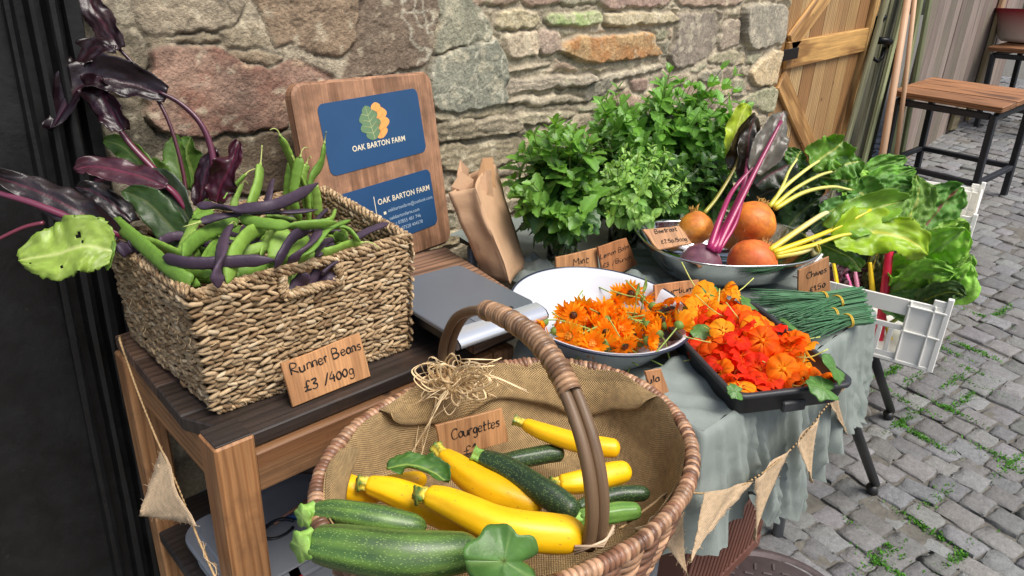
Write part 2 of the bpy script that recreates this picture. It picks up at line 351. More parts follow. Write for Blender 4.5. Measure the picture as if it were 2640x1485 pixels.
# ---- rubble stone wall: a carved height field on the plane y = WY
WY = 1.64
Z5 = lambda l: [((x / 2.24 + 250) * VS, y / 2.24 * VS) for x, y in l]
Z7 = lambda l: [((x / 3.0306 + 1250) * VS, y / 3.0306 * VS) for x, y in l]
ST = [  # outline, colour, proudness
 (Z5([(255, -60), (600, -60), (850, -40), (850, 80), (820, 140), (740, 170), (520, 195), (320, 215), (262, 180), (235, 60)]), L(150, 140, 122), .016),
 (Z5([(310, 280), (520, 262), (760, 276), (880, 355), (1020, 395), (1100, 360), (1180, 345), (1330, 400), (1395, 455), (1180, 520), (1120, 600), (1130, 740), (1000, 765), (650, 790), (480, 790), (330, 745), (290, 640), (310, 450)]), L(146, 118, 104), .026),
 (Z5([(955, -60), (1570, -60), (1535, 100), (1495, 245), (1440, 325), (1300, 305), (1190, 282), (1150, 250), (1060, 275), (1025, 200), (985, 110)]), L(140, 122, 102), .018),
 (Z5([(1580, -60), (1965, -60), (1985, 60), (1955, 240), (1930, 335), (1880, 395), (1700, 430), (1450, 470), (1475, 330), (1505, 160)]), L(118, 104, 90), .022),
 (Z5([(1990, -40), (2170, -60), (2250, 75), (2295, 195), (2230, 240), (2060, 290), (1965, 310), (1985, 150)]), L(134, 136, 120), .018),
 (Z5([(1945, 345), (2040, 310), (2180, 255), (2300, 225), (2345, 285), (2385, 410), (2385, 575), (2300, 610), (2130, 640), (1960, 650), (1920, 480)]), L(130, 134, 122), .034),
 (Z5([(470, 810), (800, 800), (1140, 775), (1200, 900), (1240, 1090), (900, 1130), (500, 1060)]), L(112, 98, 80), .016),
 (Z5([(130, 610), (250, 600), (330, 760), (450, 820), (460, 1010), (330, 1000), (180, 800)]), L(104, 98, 84), .016),
 (Z5([(100, 180), (230, 190), (290, 290), (300, 420), (240, 420), (130, 320)]), L(138, 130, 112), .012),
 (Z5([(30, 600), (90, 620), (130, 760), (150, 900), (60, 910)]), L(186, 178, 152), .01),
 (Z5([(10, 250), (100, 260), (210, 330), (240, 470), (180, 560), (60, 540)]), L(150, 138, 116), .012),
 (Z5([(750, 285), (920, 290), (1080, 320), (1090, 350), (1020, 385), (890, 345)]), L(132, 118, 98), .010),
 (Z5([(730, 185), (860, 140), (960, 160), (1030, 260), (900, 270), (740, 255)]), L(146, 136, 116), .008),
 (Z5([(300, 225), (520, 205), (700, 185), (720, 250), (500, 250), (310, 268)]), L(142, 132, 112), .010),
 (Z5([(1985, 715), (2200, 690), (2440, 672), (2465, 700), (2440, 760), (2200, 800), (1990, 830)]), L(132, 124, 104), .03),
 (Z5([(1960, 650), (2130, 648), (2390, 600), (2420, 640), (2200, 680), (1980, 705)]), L(156, 148, 126), .014),
 (Z5([(2000, 850), (2230, 830), (2440, 790), (2440, 900), (2250, 1000), (2020, 990)]), L(140, 132, 110), .018),
 (Z7([(130, 95), (280, 82), (430, 88), (438, 215), (290, 235), (125, 235)]), L(176, 166, 136), .022),
 (Z7([(520, 100), (700, 92), (900, 95), (910, 195), (700, 215), (515, 205)]), L(160, 168, 130), .026),
 (Z7([(970, 105), (1240, 95), (1500, 108), (1500, 185), (1250, 195), (1000, 212)]), L(170, 160, 132), .03),
 (Z7([(185, 270), (430, 245), (440, 420), (330, 450), (235, 475), (185, 430)]), L(186, 172, 150), .022),
 (Z7([(445, 255), (595, 265), (605, 390), (470, 420)]), L(160, 142, 130), .018),
 (Z7([(610, 345), (740, 288), (1020, 270), (1310, 250), (1345, 330), (1395, 410), (1340, 442), (1080, 485), (830, 495), (620, 425)]), L(178, 146, 102), .036),
 (Z7([(1530, 110), (1680, 98), (1825, 120), (1855, 330), (1700, 490), (1500, 535), (1455, 420), (1500, 300)]), L(134, 126, 116), .018),
 (Z7([(1890, 180), (2005, 160), (2015, 330), (1945, 372), (1850, 385)]), L(154, 142, 128), .014),
 (Z7([(2035, 65), (2200, 28), (2405, 65), (2390, 300), (2330, 345), (2060, 372)]), L(142, 138, 126), .03),
 (Z7([(2080, 575), (2200, 440), (2340, 388), (2358, 480), (2315, 645), (2130, 675)]), L(184, 166, 132), .034),
 (Z7([(2000, 785), (2270, 675), (2285, 790), (2245, 890), (2050, 810)]), L(150, 152, 124), .026),
 (Z7([(1780, 445), (1930, 398), (2010, 420), (1965, 505), (1800, 500)]), L(148, 144, 120), .014),
 (Z7([(205, 560), (500, 478), (545, 515), (240, 585)]), L(164, 154, 134), .016),
 (Z7([(200, 645), (400, 605), (850, 582), (875, 612), (840, 662), (560, 700), (210, 735)]), L(150, 142, 128), .03),
 (Z7([(200, 775), (600, 740), (790, 762), (775, 800), (500, 832), (220, 825)]), L(158, 150, 132), .02),
 (Z7([(930, 585), (1160, 545), (1390, 498), (1405, 552), (1200, 590), (940, 645)]), L(154, 148, 132), .024),
 (Z7([(1160, 630), (1280, 618), (1292, 700), (1180, 712)]), L(140, 118, 108), .016),
 (Z7([(820, 665), (1000, 618), (995, 690), (850, 790), (790, 780)]), L(120, 118, 106), .022),
 (Z7([(-40, 935), (280, 900), (270, 1000), (-40, 1020)]), L(140, 132, 114), .028),
 (Z7([(290, 892), (700, 868), (720, 900), (640, 945), (310, 980)]), L(150, 144, 122), .022),
 (Z7([(-40, -60), (280, -60), (275, 30), (120, 45), (-40, 40)]), L(160, 140, 122), .016),
 (Z7([(330, -60), (625, -60), (605, 32), (330, 42)]), L(160, 136, 122), .016),
 (Z7([(640, -60), (930, -60), (925, 18), (645, 40)]), L(150, 146, 126), .012),
 (Z7([(955, -60), (1445, -60), (1425, 52), (1180, 60), (955, 72)]), L(156, 132, 122), .022),
 (Z7([(1555, -60), (2025, -60), (2005, 38), (1780, 50), (1560, 42)]), L(160, 140, 124), .018),
]
x0w, x1w, z0w, z1w = 0.30, 3.46, 0.30, 1.95
nx, nz = 700, 400
XS = x0w + (x1w - x0w) * np.linspace(0, 1, nx) ** 1.12; ZS = np.linspace(z0w, z1w, nz)
GXw, GZw = np.meshgrid(XS, ZS, indexing='ij')
wx = GXw + 0.012 * (fbm(GXw * 28, GZw * 28, 5) - .5) * 2; wz = GZw + 0.012 * (fbm(GXw * 28, GZw * 28, 9) - .5) * 2
Hh = np.full(GXw.shape, 0.0); Cw = np.zeros(GXw.shape + (3,)); cover = np.zeros(GXw.shape)
mort = L(158, 150, 132)
Cw[:] = mort
# filler stones (jittered flat cells) where no outlined stone lies
cw, ch = 0.17, 0.062
ci, cj = np.floor(wx / cw).astype(int), np.floor(wz / ch).astype(int)
F1 = np.full(GXw.shape, 9.0); F2 = np.full(GXw.shape, 9.0); ID = np.zeros(GXw.shape)
hr = np.random.default_rng(21); JT = hr.uniform(0, 1, (64, 64, 3))
for di in (-1, 0, 1):
    for dj in (-1, 0, 1):
        a, c_ = (ci + di) % 64, (cj + dj) % 64
        sx_ = (ci + di + .2 + .6 * JT[a, c_, 0] + .5 * ((cj + dj) % 2)) * cw; sz_ = (cj + dj + .3 + .4 * JT[a, c_, 1]) * ch
        d = np.maximum(np.abs(wx - sx_) / cw, np.abs(wz - sz_) / ch) + 0.25 * np.hypot((wx - sx_) / cw, (wz - sz_) / ch)
        up = d < F1; F2 = np.where(up, F1, np.minimum(F2, d)); ID = np.where(up, a * 64 + c_, ID); F1 = np.where(up, d, F1)
ed = (F2 - F1)
fill = np.clip((ed - .14) / .12, 0, 1); fill = fill * fill * (3 - 2 * fill)
pal = np.array([L(150, 142, 122), L(160, 140, 122), L(134, 132, 116), L(172, 160, 130), L(126, 116, 102), L(148, 150, 126)])
idx = (ID.astype(int) * 7919 % 6); fcol = pal[idx]
poly_d = np.full(GXw.shape, -1.0)
for k, (out, col, pr) in enumerate(ST):
    pts = np.array([P(x, y, Y=WY - .02)[[0, 2]] for x, y in out])
    cl = spline(np.vstack([pts[-2:], pts, pts[:3]]), (len(pts) + 4) * 5 + 1)[10:10 + len(pts) * 5]
    lo, hi = cl.min(0) - .05, cl.max(0) + .05
    i0, i1 = np.searchsorted(XS, [lo[0], hi[0]]); j0, j1 = np.searchsorted(ZS, [lo[1], hi[1]])
    if i1 <= i0 or j1 <= j0: continue
    sx_, sz_ = wx[i0:i1, j0:j1], wz[i0:i1, j0:j1]
    dm = np.full(sx_.shape, 9.0); ins = np.zeros(sx_.shape, bool)
    for q in range(len(cl)):
        a, c_ = cl[q], cl[(q + 1) % len(cl)]; e = c_ - a; ll = max(e @ e, 1e-12)
        t = np.clip(((sx_ - a[0]) * e[0] + (sz_ - a[1]) * e[1]) / ll, 0, 1)
        dm = np.minimum(dm, np.hypot(sx_ - a[0] - t * e[0], sz_ - a[1] - t * e[1]))
        cr = (a[1] > sz_) != (c_[1] > sz_)
        with np.errstate(divide='ignore', invalid='ignore'):
            xi = a[0] + (sz_ - a[1]) / (c_[1] - a[1]) * e[0]
        ins ^= cr & (sx_ < xi)
    sd_ = np.where(ins, dm, -dm)
    pr = pr * (.6 if k in (0, 1, 2, 3, 11, 12, 13) else .9); t = np.clip((sd_ + .003) / (.008 if k < 17 else .011), 0, 1); t = t * t * (3 - 2 * t)
    tilt = hr.normal(size=2) * .05; mid = cl.mean(0)
    hgt = pr + (sx_ - mid[0]) * tilt[0] + (sz_ - mid[1]) * tilt[1] + .010 * (fbm(sx_ * 9 + k, sz_ * 16, 31 + k) - .5)
    strat = np.sin((sz_ * 260 + 9 * fbm(sx_ * 8, sz_ * 20, 50 + k)) ) * .0016 * (1 if k in (14, 16, 30, 31, 32, 35, 36) else 0)
    sub = (slice(i0, i1), slice(j0, j1))
    Hh[sub] = Hh[sub] * (1 - t) + t * (hgt + strat)
    var = (fbm(sx_ * 14 + 3 * k, sz_ * 14, 70 + k) - .5) * .5
    cc = col * (1 + var[..., None] * np.array([1, .95, .9]))
    if k == 1:
        w_ = np.clip((fbm(sx_ * 10, sz_ * 14, 5) - .42) * 5, 0, 1)[..., None]; cc = cc * (1 - w_ * .6) + L(128, 82, 68) * w_ * .6
        w_ = np.clip((fbm(sx_ * 22, sz_ * 22, 15) - .6) * 8, 0, 1)[..., None]; cc = cc * (1 - w_ * .6) + L(190, 168, 140) * w_ * .6
    if k in (4, 5, 3):
        vn = np.abs(fbm(sx_ * 8 + k, sz_ * 8, 90 + k, 3) - .5); w_ = np.clip(1 - vn * 55, 0, 1)[..., None]; cc = cc * (1 - w_ * .6) + L(200, 200, 184) * w_ * .6
    if k == 22:
        w_ = np.clip((fbm(sx_ * 16, sz_ * 16, 45) - .45) * 5, 0, 1)[..., None]; cc = cc * (1 - w_) + L(164, 116, 66) * w_
    if k in (18,):
        w_ = np.clip((fbm(sx_ * 14, sz_ * 14, 46) - .4) * 5, 0, 1)[..., None]; cc = cc * (1 - w_) + L(150, 172, 112) * w_
    Cw[sub] = Cw[sub] * (1 - t[..., None]) + cc * t[..., None]
    gv = np.exp(-((sd_ + .002) / .0035) ** 2) * np.clip((fbm(sx_ * 9, sz_ * 9, 140 + k) - .38) * 6, 0, 1); Hh[sub] -= .006 * gv; Cw[sub] *= (1 - .45 * gv)[..., None]
    cover[sub] = np.maximum(cover[sub], np.clip((sd_ + .022) / .012, 0, 1))
leftside = np.clip((1.30 - GXw) / .1, 0, 1)            # the big stones of the left have wide flush joints
fw = fill * (1 - cover) * (1 - leftside) 
fh = .010 + .008 * ((ID * 37 % 11) / 11.0) + .012 * (fbm(wx * 14, wz * 30, 77) - .5)
Hh = Hh * (1 - fw) + fh * fw; Cw = Cw * (1 - fw[..., None]) + fcol * (0.9 + .3 * (fbm(wx * 18, wz * 18, 3)[..., None] - .5)) * fw[..., None]
rough_ = (fbm(GXw * 60, GZw * 60, 12) - .5)
Hh = Hh + .012 * (fbm(GXw * 5, GZw * 5, 2) - .5) + .005 * rough_ + .003 * (fbm(GXw * 160, GZw * 160, 13, 2) - .5)
Cw = Cw * (1 + .42 * (fbm(GXw * 45, GZw * 45, 44)[..., None] - .5)) * (1 + .5 * (fbm(GXw * 130, GZw * 130, 48, 2)[..., None] - .5))
crk = np.clip(1 - np.abs(fbm(GXw * 6, GZw * 9, 150, 5) - .5) * 90, 0, 1); Hh -= .003 * crk; Cw *= (1 - .35 * crk)[..., None]
lich = np.clip((fbm(GXw * 34, GZw * 34, 160, 4) - .62) * 9, 0, 1)[..., None]; Cw = Cw * (1 - .5 * lich) + L(196, 190, 168) * .5 * lich
left_dark = np.clip((fbm(GXw * 5, GZw * 9, 61) - .52) * 4, 0, 1)[..., None] * np.clip((1.05 - GXw) / .3, 0, 1)[..., None]  # noise patches that darken the left end of the wall
Cw = Cw * (1 - .45 * left_dark)
lum_ = Cw.mean(2, keepdims=True); Cw = lum_ * np.array([1.06, 1.0, .93]) * .15 + Cw * .85
Hh = .006 + (Hh - .006) * .74
Pw = np.stack([GXw, WY - Hh, GZw], 2)
# rounded end of the wall and its return
rim = [Pw]
for k, (dx, dy) in enumerate([(.012, .008), (.02, .025), (.022, .06), (.02, .14), (.022, .25), (.02, .5)]):
    nz_ = (fbm(np.full(nz, 7.0 + k * .3), ZS * 14, 99 + k) - .5)
    rim.append(np.stack([XS[-1] + dx + .02 * nz_, WY - Hh[-1] + dy, ZS], 1)[None])
Pw = np.concatenate(rim, 0); Cw = np.concatenate([Cw] + [Cw[-1:]] * 6, 0)
# irregular quoins along the end
qo = (fbm(np.zeros(nz), ZS * 9, 123) - .5) * .05
wgt = np.clip((Pw[:, :, 0] - 3.1) / .36, 0, 1) ** 2; Pw[:, :, 0] += wgt * qo[None]
b = MB(); b.grid(Pw, Cw)
# lower, unseen-in-detail part of the wall and its back
b.box(((x0w + x1w) / 2, WY + .26, .15), (x1w - x0w, .5, .36), col=mort, bev=.01)
b.box(((x0w + x1w) / 2, WY + .3, 1.2), (x1w - x0w - .02, .4, 1.8), col=mort, bev=.01)
b.box(((x0w + x1w) / 2, WY + .26, 2.2), (x1w - x0w, .5, .5), col=mort, bev=.02)
M_stone = mat('rubble stone', (1.24, 1.18, 1.08), .92, .34, 110, 8, bump=.0055, bscale=150, stain=(24, .62, .35, L(176, 170, 150)))
wall = b.build('stone_wall', M_stone); tag(wall, 'rough rubble stone wall with wide lime mortar joints behind the produce stall', 'wall')

# ---- black painted door on the left
root = empty('black_door', (-.3, 1.6, 0), 'black painted timber door and moulded frame at the left end of the wall', 'door')
M_blk = mat('black paint', L(22, 22, 23), .42, .35, 14, rvar=.12, bump=.0012, bscale=45, stain=(40, .66, .35, L(84, 82, 78)))
XC = lambda px: P(px * VS, 0, Y=1.585)[0]
prof = [(-420, .03), (-300, .03), (10, .03), (13, .012), (27, .010), (31, -.004), (35, .022), (62, .022), (68, -.008), (82, -.012), (87, .02), (106, .02), (112, -.014), (120, -.020), (134, -.020), (143, -.004), (150, .02), (166, .028), (170, .012), (205, .012), (211, .02), (212, .09)]
def moulding(pr, name, x_dx=0):
    bb = MB(); zs = np.linspace(0.0, 2.0, 9); rows = []
    for z in zs:
        rows.append([[XC(px) - .030 * (1.4 - z) * (1 - max(0, px) / 212) + .002 * math.sin(z * 7 + px), 1.585 + d, z] for px, d in pr])
    Pm = np.array(rows).transpose(1, 0, 2)
    g = np.stack([Pm[..., 2], Pm[..., 0], Pm[..., 1]], 2)
    bb.grid(Pm, ONE, g=g, smooth=False); return bb.build(name, M_blk, root)
moulding(prof[2:], 'door_frame'); moulding(prof[:3], 'door_panel')
#bb = MB(); bb.box((XC(-40) - .03, 1.592, .25), (.26, .03, .12), R=ry(0), bev=.008); bb.box((XC(-40) - .05, 1.6, .95), (.2, .02, .09), bev=.008); bb.build('door_rail', M_blk, root)

# ---- ledged plank door beyond the wall
root = empty('plank_door', (4.1, 1.72, gz(4.1)), 'honey coloured ledged plank door with black latch past the end of the stone wall', 'door')
M_pine = mat('pine planks', (1, 1, 1), .6, .18, 9, stretch=(.25, 1, 1), grain=(16, .75, L(118, 78, 38)), bump=.0012, speck=(7, .10, L(76, 48, 26), .8))
pc = [L(*c) for c in ((176, 144, 98), (160, 124, 80), (186, 158, 112), (152, 114, 72), (182, 150, 104), (168, 134, 90), (176, 144, 96), (160, 120, 76))]
bb = MB(); xa = 3.46; wd = (4.66 - 3.46) / 8
for k in range(8): bb.box((xa + wd * (k + .5), 1.72, 1.05), (wd - .004, .022, 1.9), col=pc[k], bev=.004)
bb.build('door_planks', M_pine, root)
def seg_board(bbm, a, c_, y, w_, th, col):
    a, c_ = np.array([a[0], y, a[1]]), np.array([c_[0], y, c_[1]]); d = nrm(c_ - a); R = np.stack([d, np.array([0, 1.0, 0]), np.cross(d, [0, 1.0, 0])], 1)
    bbm.box((a + c_) / 2, (np.linalg.norm(c_ - a), th, w_), R=R, col=col, bev=.004, axis=0)
q1 = P(1975, 140, Y=1.7)[[0, 2]]; q2 = P(2192, 96, Y=1.7)[[0, 2]]
bb = MB(); seg_board(bb, q1, q2, 1.697, .135, .024, L(200, 156, 92)); bb.build('door_ledge', M_pine, root)
bb = MB()
seg_board(bb, P(1985, 112, Y=1.7)[[0, 2]], P(2110, -60, Y=1.7)[[0, 2]], 1.697, .11, .024, L(204, 160, 100))
seg_board(bb, P(1962, 200, Y=1.7)[[0, 2]], P(2062, 430, Y=1.7)[[0, 2]], 1.697, .11, .024, L(192, 148, 90)); bb.build('door_brace', M_pine, root)
bb = MB(); bb.box((4.70, 1.70, 1.0), (.06, .05, 2.0), col=L(206, 168, 108), bev=.005); bb.build('door_stile', M_pine, root)
M_iron = mat('black iron', L(26, 27, 30), .35, .2, 40, metal=.6, bump=.0006)
bb = MB(); h = P(1980, 137, Y=1.66)
bb.box(h + [.04, .0, 0], (.16, .008, .055), R=ry(-.06), bev=.004); bb.build('hinge', M_iron, root)
l0 = P(2205, 110, Y=1.66); bb = MB(); bb.box(l0 + [-.03, .015, -.02], (.06, .01, .36), R=ry(-.05), bev=.004)
bb.tube([l0 + [-.03, 0, 0.02], l0 + [.0, -.05, .02], l0 + [.09, -.06, .01], l0 + [.13, -.05, -.01]], [.022, .02, .022, .026], 10)
bb.tube([l0 + [-.02, .0, -.08], l0 + [.0, -.03, -.10], l0 + [.05, -.035, -.08], l0 + [.055, -.03, -.02]], .011, 8)
bb.tube([l0 + [-.02, .01, .13], l0 + [.0, -.02, .16]], [.03, .012], 8); bb.build('latch', M_iron, root)

# ---- weathered boards leaning past the door
M_grn = mat('green weathered wood', (1, 1, 1), .8, .25, 10, stretch=(.2, 1, 1), grain=(14, .6, L(70, 74, 56)), bump=.001)
lb = [((2232, -10), (2112, 420), .055, L(138, 138, 108), 'grey green weathered batten leaning closest to the plank door'), ((2262, -10), (2142, 430), .06, L(112, 112, 92), 'dark grey weathered batten leaning next to the pale green batten'),
      ((2278, -10), (2165, 440), .05, L(150, 156, 116), 'pale green weathered batten leaning between the dark batten and the broom poles'), ((2318, -10), (2232, 430), .05, L(158, 166, 116), 'mossy green batten leaning behind the two wooden poles'), ((2340, -10), (2262, 425), .055, L(134, 142, 100), 'olive batten leaning against the grey fence beside the poles')]
for k, (t, c_, w_, col, lab) in enumerate(lb):
    yb, yt = (1.62, 1.60, 1.55, 1.48, 1.49)[k], (1.66, 1.65, 1.60, 1.53, 1.54)[k]
    a = P(*t, Y=yt); d = P(*c_, Y=yb); d = a + (d - a) * ((a[2] - gz(d[0]) - .01) / (a[2] - d[2]))
    a = a + (a - d) * .15
    bb = MB(); ax = nrm(d - a); R = frame(x=ax, y=(0, 1, 0)); bb.box((a + d) / 2, (np.linalg.norm(d - a), .022, w_), R=R, col=col, bev=.003)
    tag(bb.build('leaning_batten', M_grn), lab, 'batten', 'weathered battens leaning by the door')
M_pole = mat('bare wood pole', L(192, 156, 124), .55, .15, 20, stretch=(.1, 1, 1), bump=.0006, stain=(6, .6, .4, L(140, 100, 74)))
for t, c_, lab in (((2285, -10), (2213, 432), 'thick pale wooden pole leaning upright in front of the green battens'), ((2302, -10), (2252, 418), 'thinner wooden pole just behind the thick pale pole')):
    yb = 1.33 if c_[0] < 2230 else 1.37
    a, d = P(*t, Y=1.5), P(*c_, Y=yb); d = a + (d - a) * ((a[2] - gz(d[0]) - .005) / (a[2] - d[2])); a = a + (a - d) * .12
    bb = MB(); bb.tube([a, (a + d) / 2 + [.004, 0, 0], d], [.019, .02, .02] if c_[0] < 2230 else [.013, .0135, .014], 12)
    tag(bb.build('wooden_pole', M_pole), lab, 'pole', 'wooden poles leaning by the door')

# ---- grey plank fence to the right
root = empty('plank_fence', (5.6, 1.56, gz(5.6)), 'weathered pinkish grey vertical plank fence behind the bar stools', 'fence')
M_grey = mat('silvered planks', (1, 1, 1), .85, .22, 8, stretch=(.2, 1, 1), grain=(12, .6, L(92, 78, 70)), bump=.0015, stain=(4, .62, .5, L(108, 104, 78)))
bb = MB(); x = 5.25; fr = np.random.default_rng(4)
while x < 7.6:
    w_ = fr.uniform(.10, .16); col = L(*[(140, 126, 116), (150, 136, 126), (130, 116, 108), (122, 114, 100)][int(fr.integers(4))]) * fr.uniform(.85, 1.1)
    bb.box((x + w_ / 2, 1.56 + fr.uniform(0, .008), gz(x) + .9), (w_ - .006, .02, 1.9), R=ry(fr.normal() * .006), col=col, bev=.003); x += w_
x = 4.76
while x < 5.45: w_ = fr.uniform(.06, .09); bb.box((x + w_ / 2, 1.76 + fr.uniform(0, .02), 1.1), (w_ - .004, .02, 2.0), R=ry(fr.normal() * .01), col=L(*[(104, 106, 84), (88, 90, 74), (120, 122, 92)][int(fr.integers(3))]), bev=.003); x += w_
bb.build('planks', M_grey, root)
bb = MB(); bb.box((6.9, 1.535, gz(6.9) + .9), (.09, .03, 1.9), col=L(158, 140, 104), bev=.004); bb.build('post', M_grey, root)
bb = MB(); c0 = P(2402, 300, Y=1.53); bb.box(c0, (.16, .03, .16), col=L(120, 112, 80), bev=.004); bb.box(c0 + [0, -.01, .07], (.2, .05, .03), col=L(150, 138, 116), bev=.004); bb.build('patch', M_grey, root)

# ---- bar stools
M_stop = mat('stool top wood', L(150, 104, 68), .6, .3, 8, stretch=(.15, 1, 1), grain=(22, .8, L(64, 40, 24)), bump=.0015)
M_steel = mat('black steel', L(44, 47, 52), .5, .2, 25, metal=.3, bump=.0005)
def stool(origin, u, v, h, la, lbb, label, ntop=3):
    n = nrm(np.cross(u, v)); n = n if n[2] > 0 else -n
    u = nrm(u); v = nrm(v - np.dot(u, v) * u); R = np.stack([u, v, n], 1)
    if np.linalg.det(R) < 0: R[:, 1] *= -1
    o = np.asarray(origin)
    r = empty('bar_stool', o, label, 'stool', 'bar stools by the fence')
    W_ = lambda a, c_, z: o + a * u + c_ * v + z * n
    for (a, c_) in ((.025, .025), (la - .025, .025), (.025, lbb - .025), (la - .025, lbb - .025)):
        q = MB(); q.box(W_(a, c_, h / 2 - .02), (.034, .034, h - .04), R=R, bev=.003); q.build('leg', M_steel, r)
    q = MB()
    for z in (h - .05,):
        q.box(W_(la / 2, .025, z), (la - .09, .03, .034), R=R, bev=.003); q.box(W_(la / 2, lbb - .025, z), (la - .09, .03, .034), R=R, bev=.003)
        q.box(W_(.025, lbb / 2, z), (.03, lbb - .09, .034), R=R, bev=.003); q.box(W_(la - .025, lbb / 2, z), (.03, lbb - .09, .034), R=R, bev=.003)
    q.build('top_frame', M_steel, r)
    q = MB(); z = h * .30
    q.box(W_(la / 2, .025, z), (la - .09, .03, .03), R=R, bev=.003); q.box(W_(la / 2, lbb - .025, z), (la - .09, .03, .03), R=R, bev=.003)
    q.box(W_(.025, lbb / 2, z), (.03, lbb - .09, .03), R=R, bev=.003); q.box(W_(la - .025, lbb / 2, z), (.03, lbb - .09, .03), R=R, bev=.003)
    q.build('foot_rail', M_steel, r)
    q = MB()
    for k in range(ntop):
        q.box(W_((k + .5) * la / ntop, lbb / 2, h + .002 * (k % 2)), (la / ntop - .004, lbb + .03, .034), R=R, col=np.ones(3) * (.9 + .14 * (k % 3)), bev=.004, axis=1)
    q.build('seat', M_stop, r)
    return r
ft = Pg(2440, 545)
nv = nrm([-SLOPE, 0, 1.0]); tt = (ft[0] - CAM[0]) / ray(2532, 262)[0]; Nn = CAM + tt * ray(2532, 262)
Lc = P(2312, 211, pl=(Nn, nv)); Bc = P(2402, 171, pl=(Nn, nv))
u_ = Lc - Nn; v_ = Bc - Lc; hs = np.dot(Nn - ft, nv)
stool(ft, v_ - .3 * np.dot(v_, nrm(u_)) * nrm(u_), u_, hs - .017, .50, np.linalg.norm(u_), 'bar stool with planked wooden seat and black steel frame before the grey fence')
f2 = Pg(2600, 350); stool(f2, np.array([.9, -.2, .11]), np.array([.2, .9, 0]), .62, .48, .46, 'second bar stool behind, cut by the right edge, under a red basin')
rb = MB(); c0 = f2 + np.array([.38, .28, .66]); rb.lathe([(.0, .02), (.20, .01), (.23, .04), (.30, .24), (.315, .25), (.30, .25), (.22, .05), (0, .04)], 32, c=c0, colf=lambda t, a: np.where((t < .42)[:, None], L(214, 210, 204), L(150, 24, 44)))
M_gloss = mat('glossy plastic', (1, 1, 1), .3, .05, 10)
tag(rb.build('red_basin', M_gloss), 'dark red and white basin standing on the rear bar stool at the right edge', 'basin')
# ================================================================ BENCH AND WHAT STANDS ON IT
def Z8(l): return [(x * .45456 + 683.06, y * .45456 + 829.4) for x, y in l]
BT = 0.76
root = empty('wooden_bench', (.7, 1.24, 0), 'rough timber bench with a dark stained plank top standing by the stone wall', 'bench')
M_dark = mat('dark stained planks', (1, 1, 1), .5, .3, 10, stretch=(.2, 1, 1), grain=(16, .55, L(26, 20, 17)), bump=.0016, rvar=.15, stain=(5, .6, .5, L(96, 70, 52)))
M_leg = mat('oiled pine', (1, 1, 1), .58, .2, 8, stretch=(.2, 1, 1), grain=(20, .5, L(112, 66, 32)), bump=.0014, speck=(6, .08, L(44, 26, 16), .9), stain=(9, .54, .6, L(84, 60, 42)))
bb = MB()
ys = [.972, 1.10, 1.225, 1.35, 1.485]; cols = [L(54, 45, 40), L(64, 53, 46), L(92, 72, 60), L(130, 102, 82)]  # back planks lighter: light on the rear of the top painted in
xr_ = lambda y: 1.0 + (y - .955) * .16
for k in range(4):
    y0_, y1_ = ys[k] + .0015, ys[k + 1] - .0015
    xl_ = lambda y: .318 + (y - .97) * .036; yr_ = y1_ + (.05 if k == 3 else 0)
    bb.prism([(xl_(y0_) if k else .386, y0_), (xr_(y0_), y0_), (xr_(yr_), yr_), (xl_(y1_), y1_)], BT - .028, BT + .001 * (k % 2), col=cols[k], bev=.003)
bb.build('bench_top', M_dark, root)
for (x, y, s_, zt, c_) in ((.352, .985, .066, BT + .012, L(172, 124, 80)), (.955, .985, .06, BT - .03, L(140, 102, 70)), (.358, 1.452, .06, BT - .03, L(172, 126, 84)), (1.04, 1.50, .06, BT - .03, L(140, 102, 70))):
    bb = MB(); bb.box((x, y, zt / 2), (s_, s_, zt), col=c_, bev=.004, axis=2)
    if zt > BT: bb.box((x, y, zt + .0015), (s_ - .006, s_ - .006, .003), col=L(48, 40, 35), bev=.001, mi=1)
    bb.build('leg', [M_leg, M_dark], root)
bb = MB(); bb.box((.655, .975, .69), (.54, .03, .078), col=L(126, 92, 62), bev=.003); bb.build('front_rail', M_leg, root)
bb = MB(); bb.box((.355, 1.22, .685), (.03, .41, .085), col=L(166, 120, 78), bev=.003); bb.build('side_rail', M_leg, root)
bb = MB(); bb.box((.66, 1.25, .27), (.66, .50, .03), col=L(52, 46, 42), bev=.003); bb.build('shelf', M_dark, root)
# pipe along the wall below the bench
M_pipe = mat('grey pipe', L(150, 146, 134), .6, .25, 25, bump=.0008, stain=(10, .55, .4, L(96, 88, 76)))
bb = MB(); a, d = P(640, 1205, Y=1.5), P(830, 1125, Y=1.5); d2 = a + (d - a) * 2.2; d2[2] = d[2]; a = a - (d - a) * .6
bb.tube([a, d, d2], .026, 14); m_ = a + (d - a) * .55; ax = nrm(d - a); bb.tube([m_ - ax * .03, m_ + ax * .03], .033, 14)
tag(bb.build('waste_pipe', M_pipe), 'grey pipe with a jointing collar running low along the wall under the bench', 'pipe')
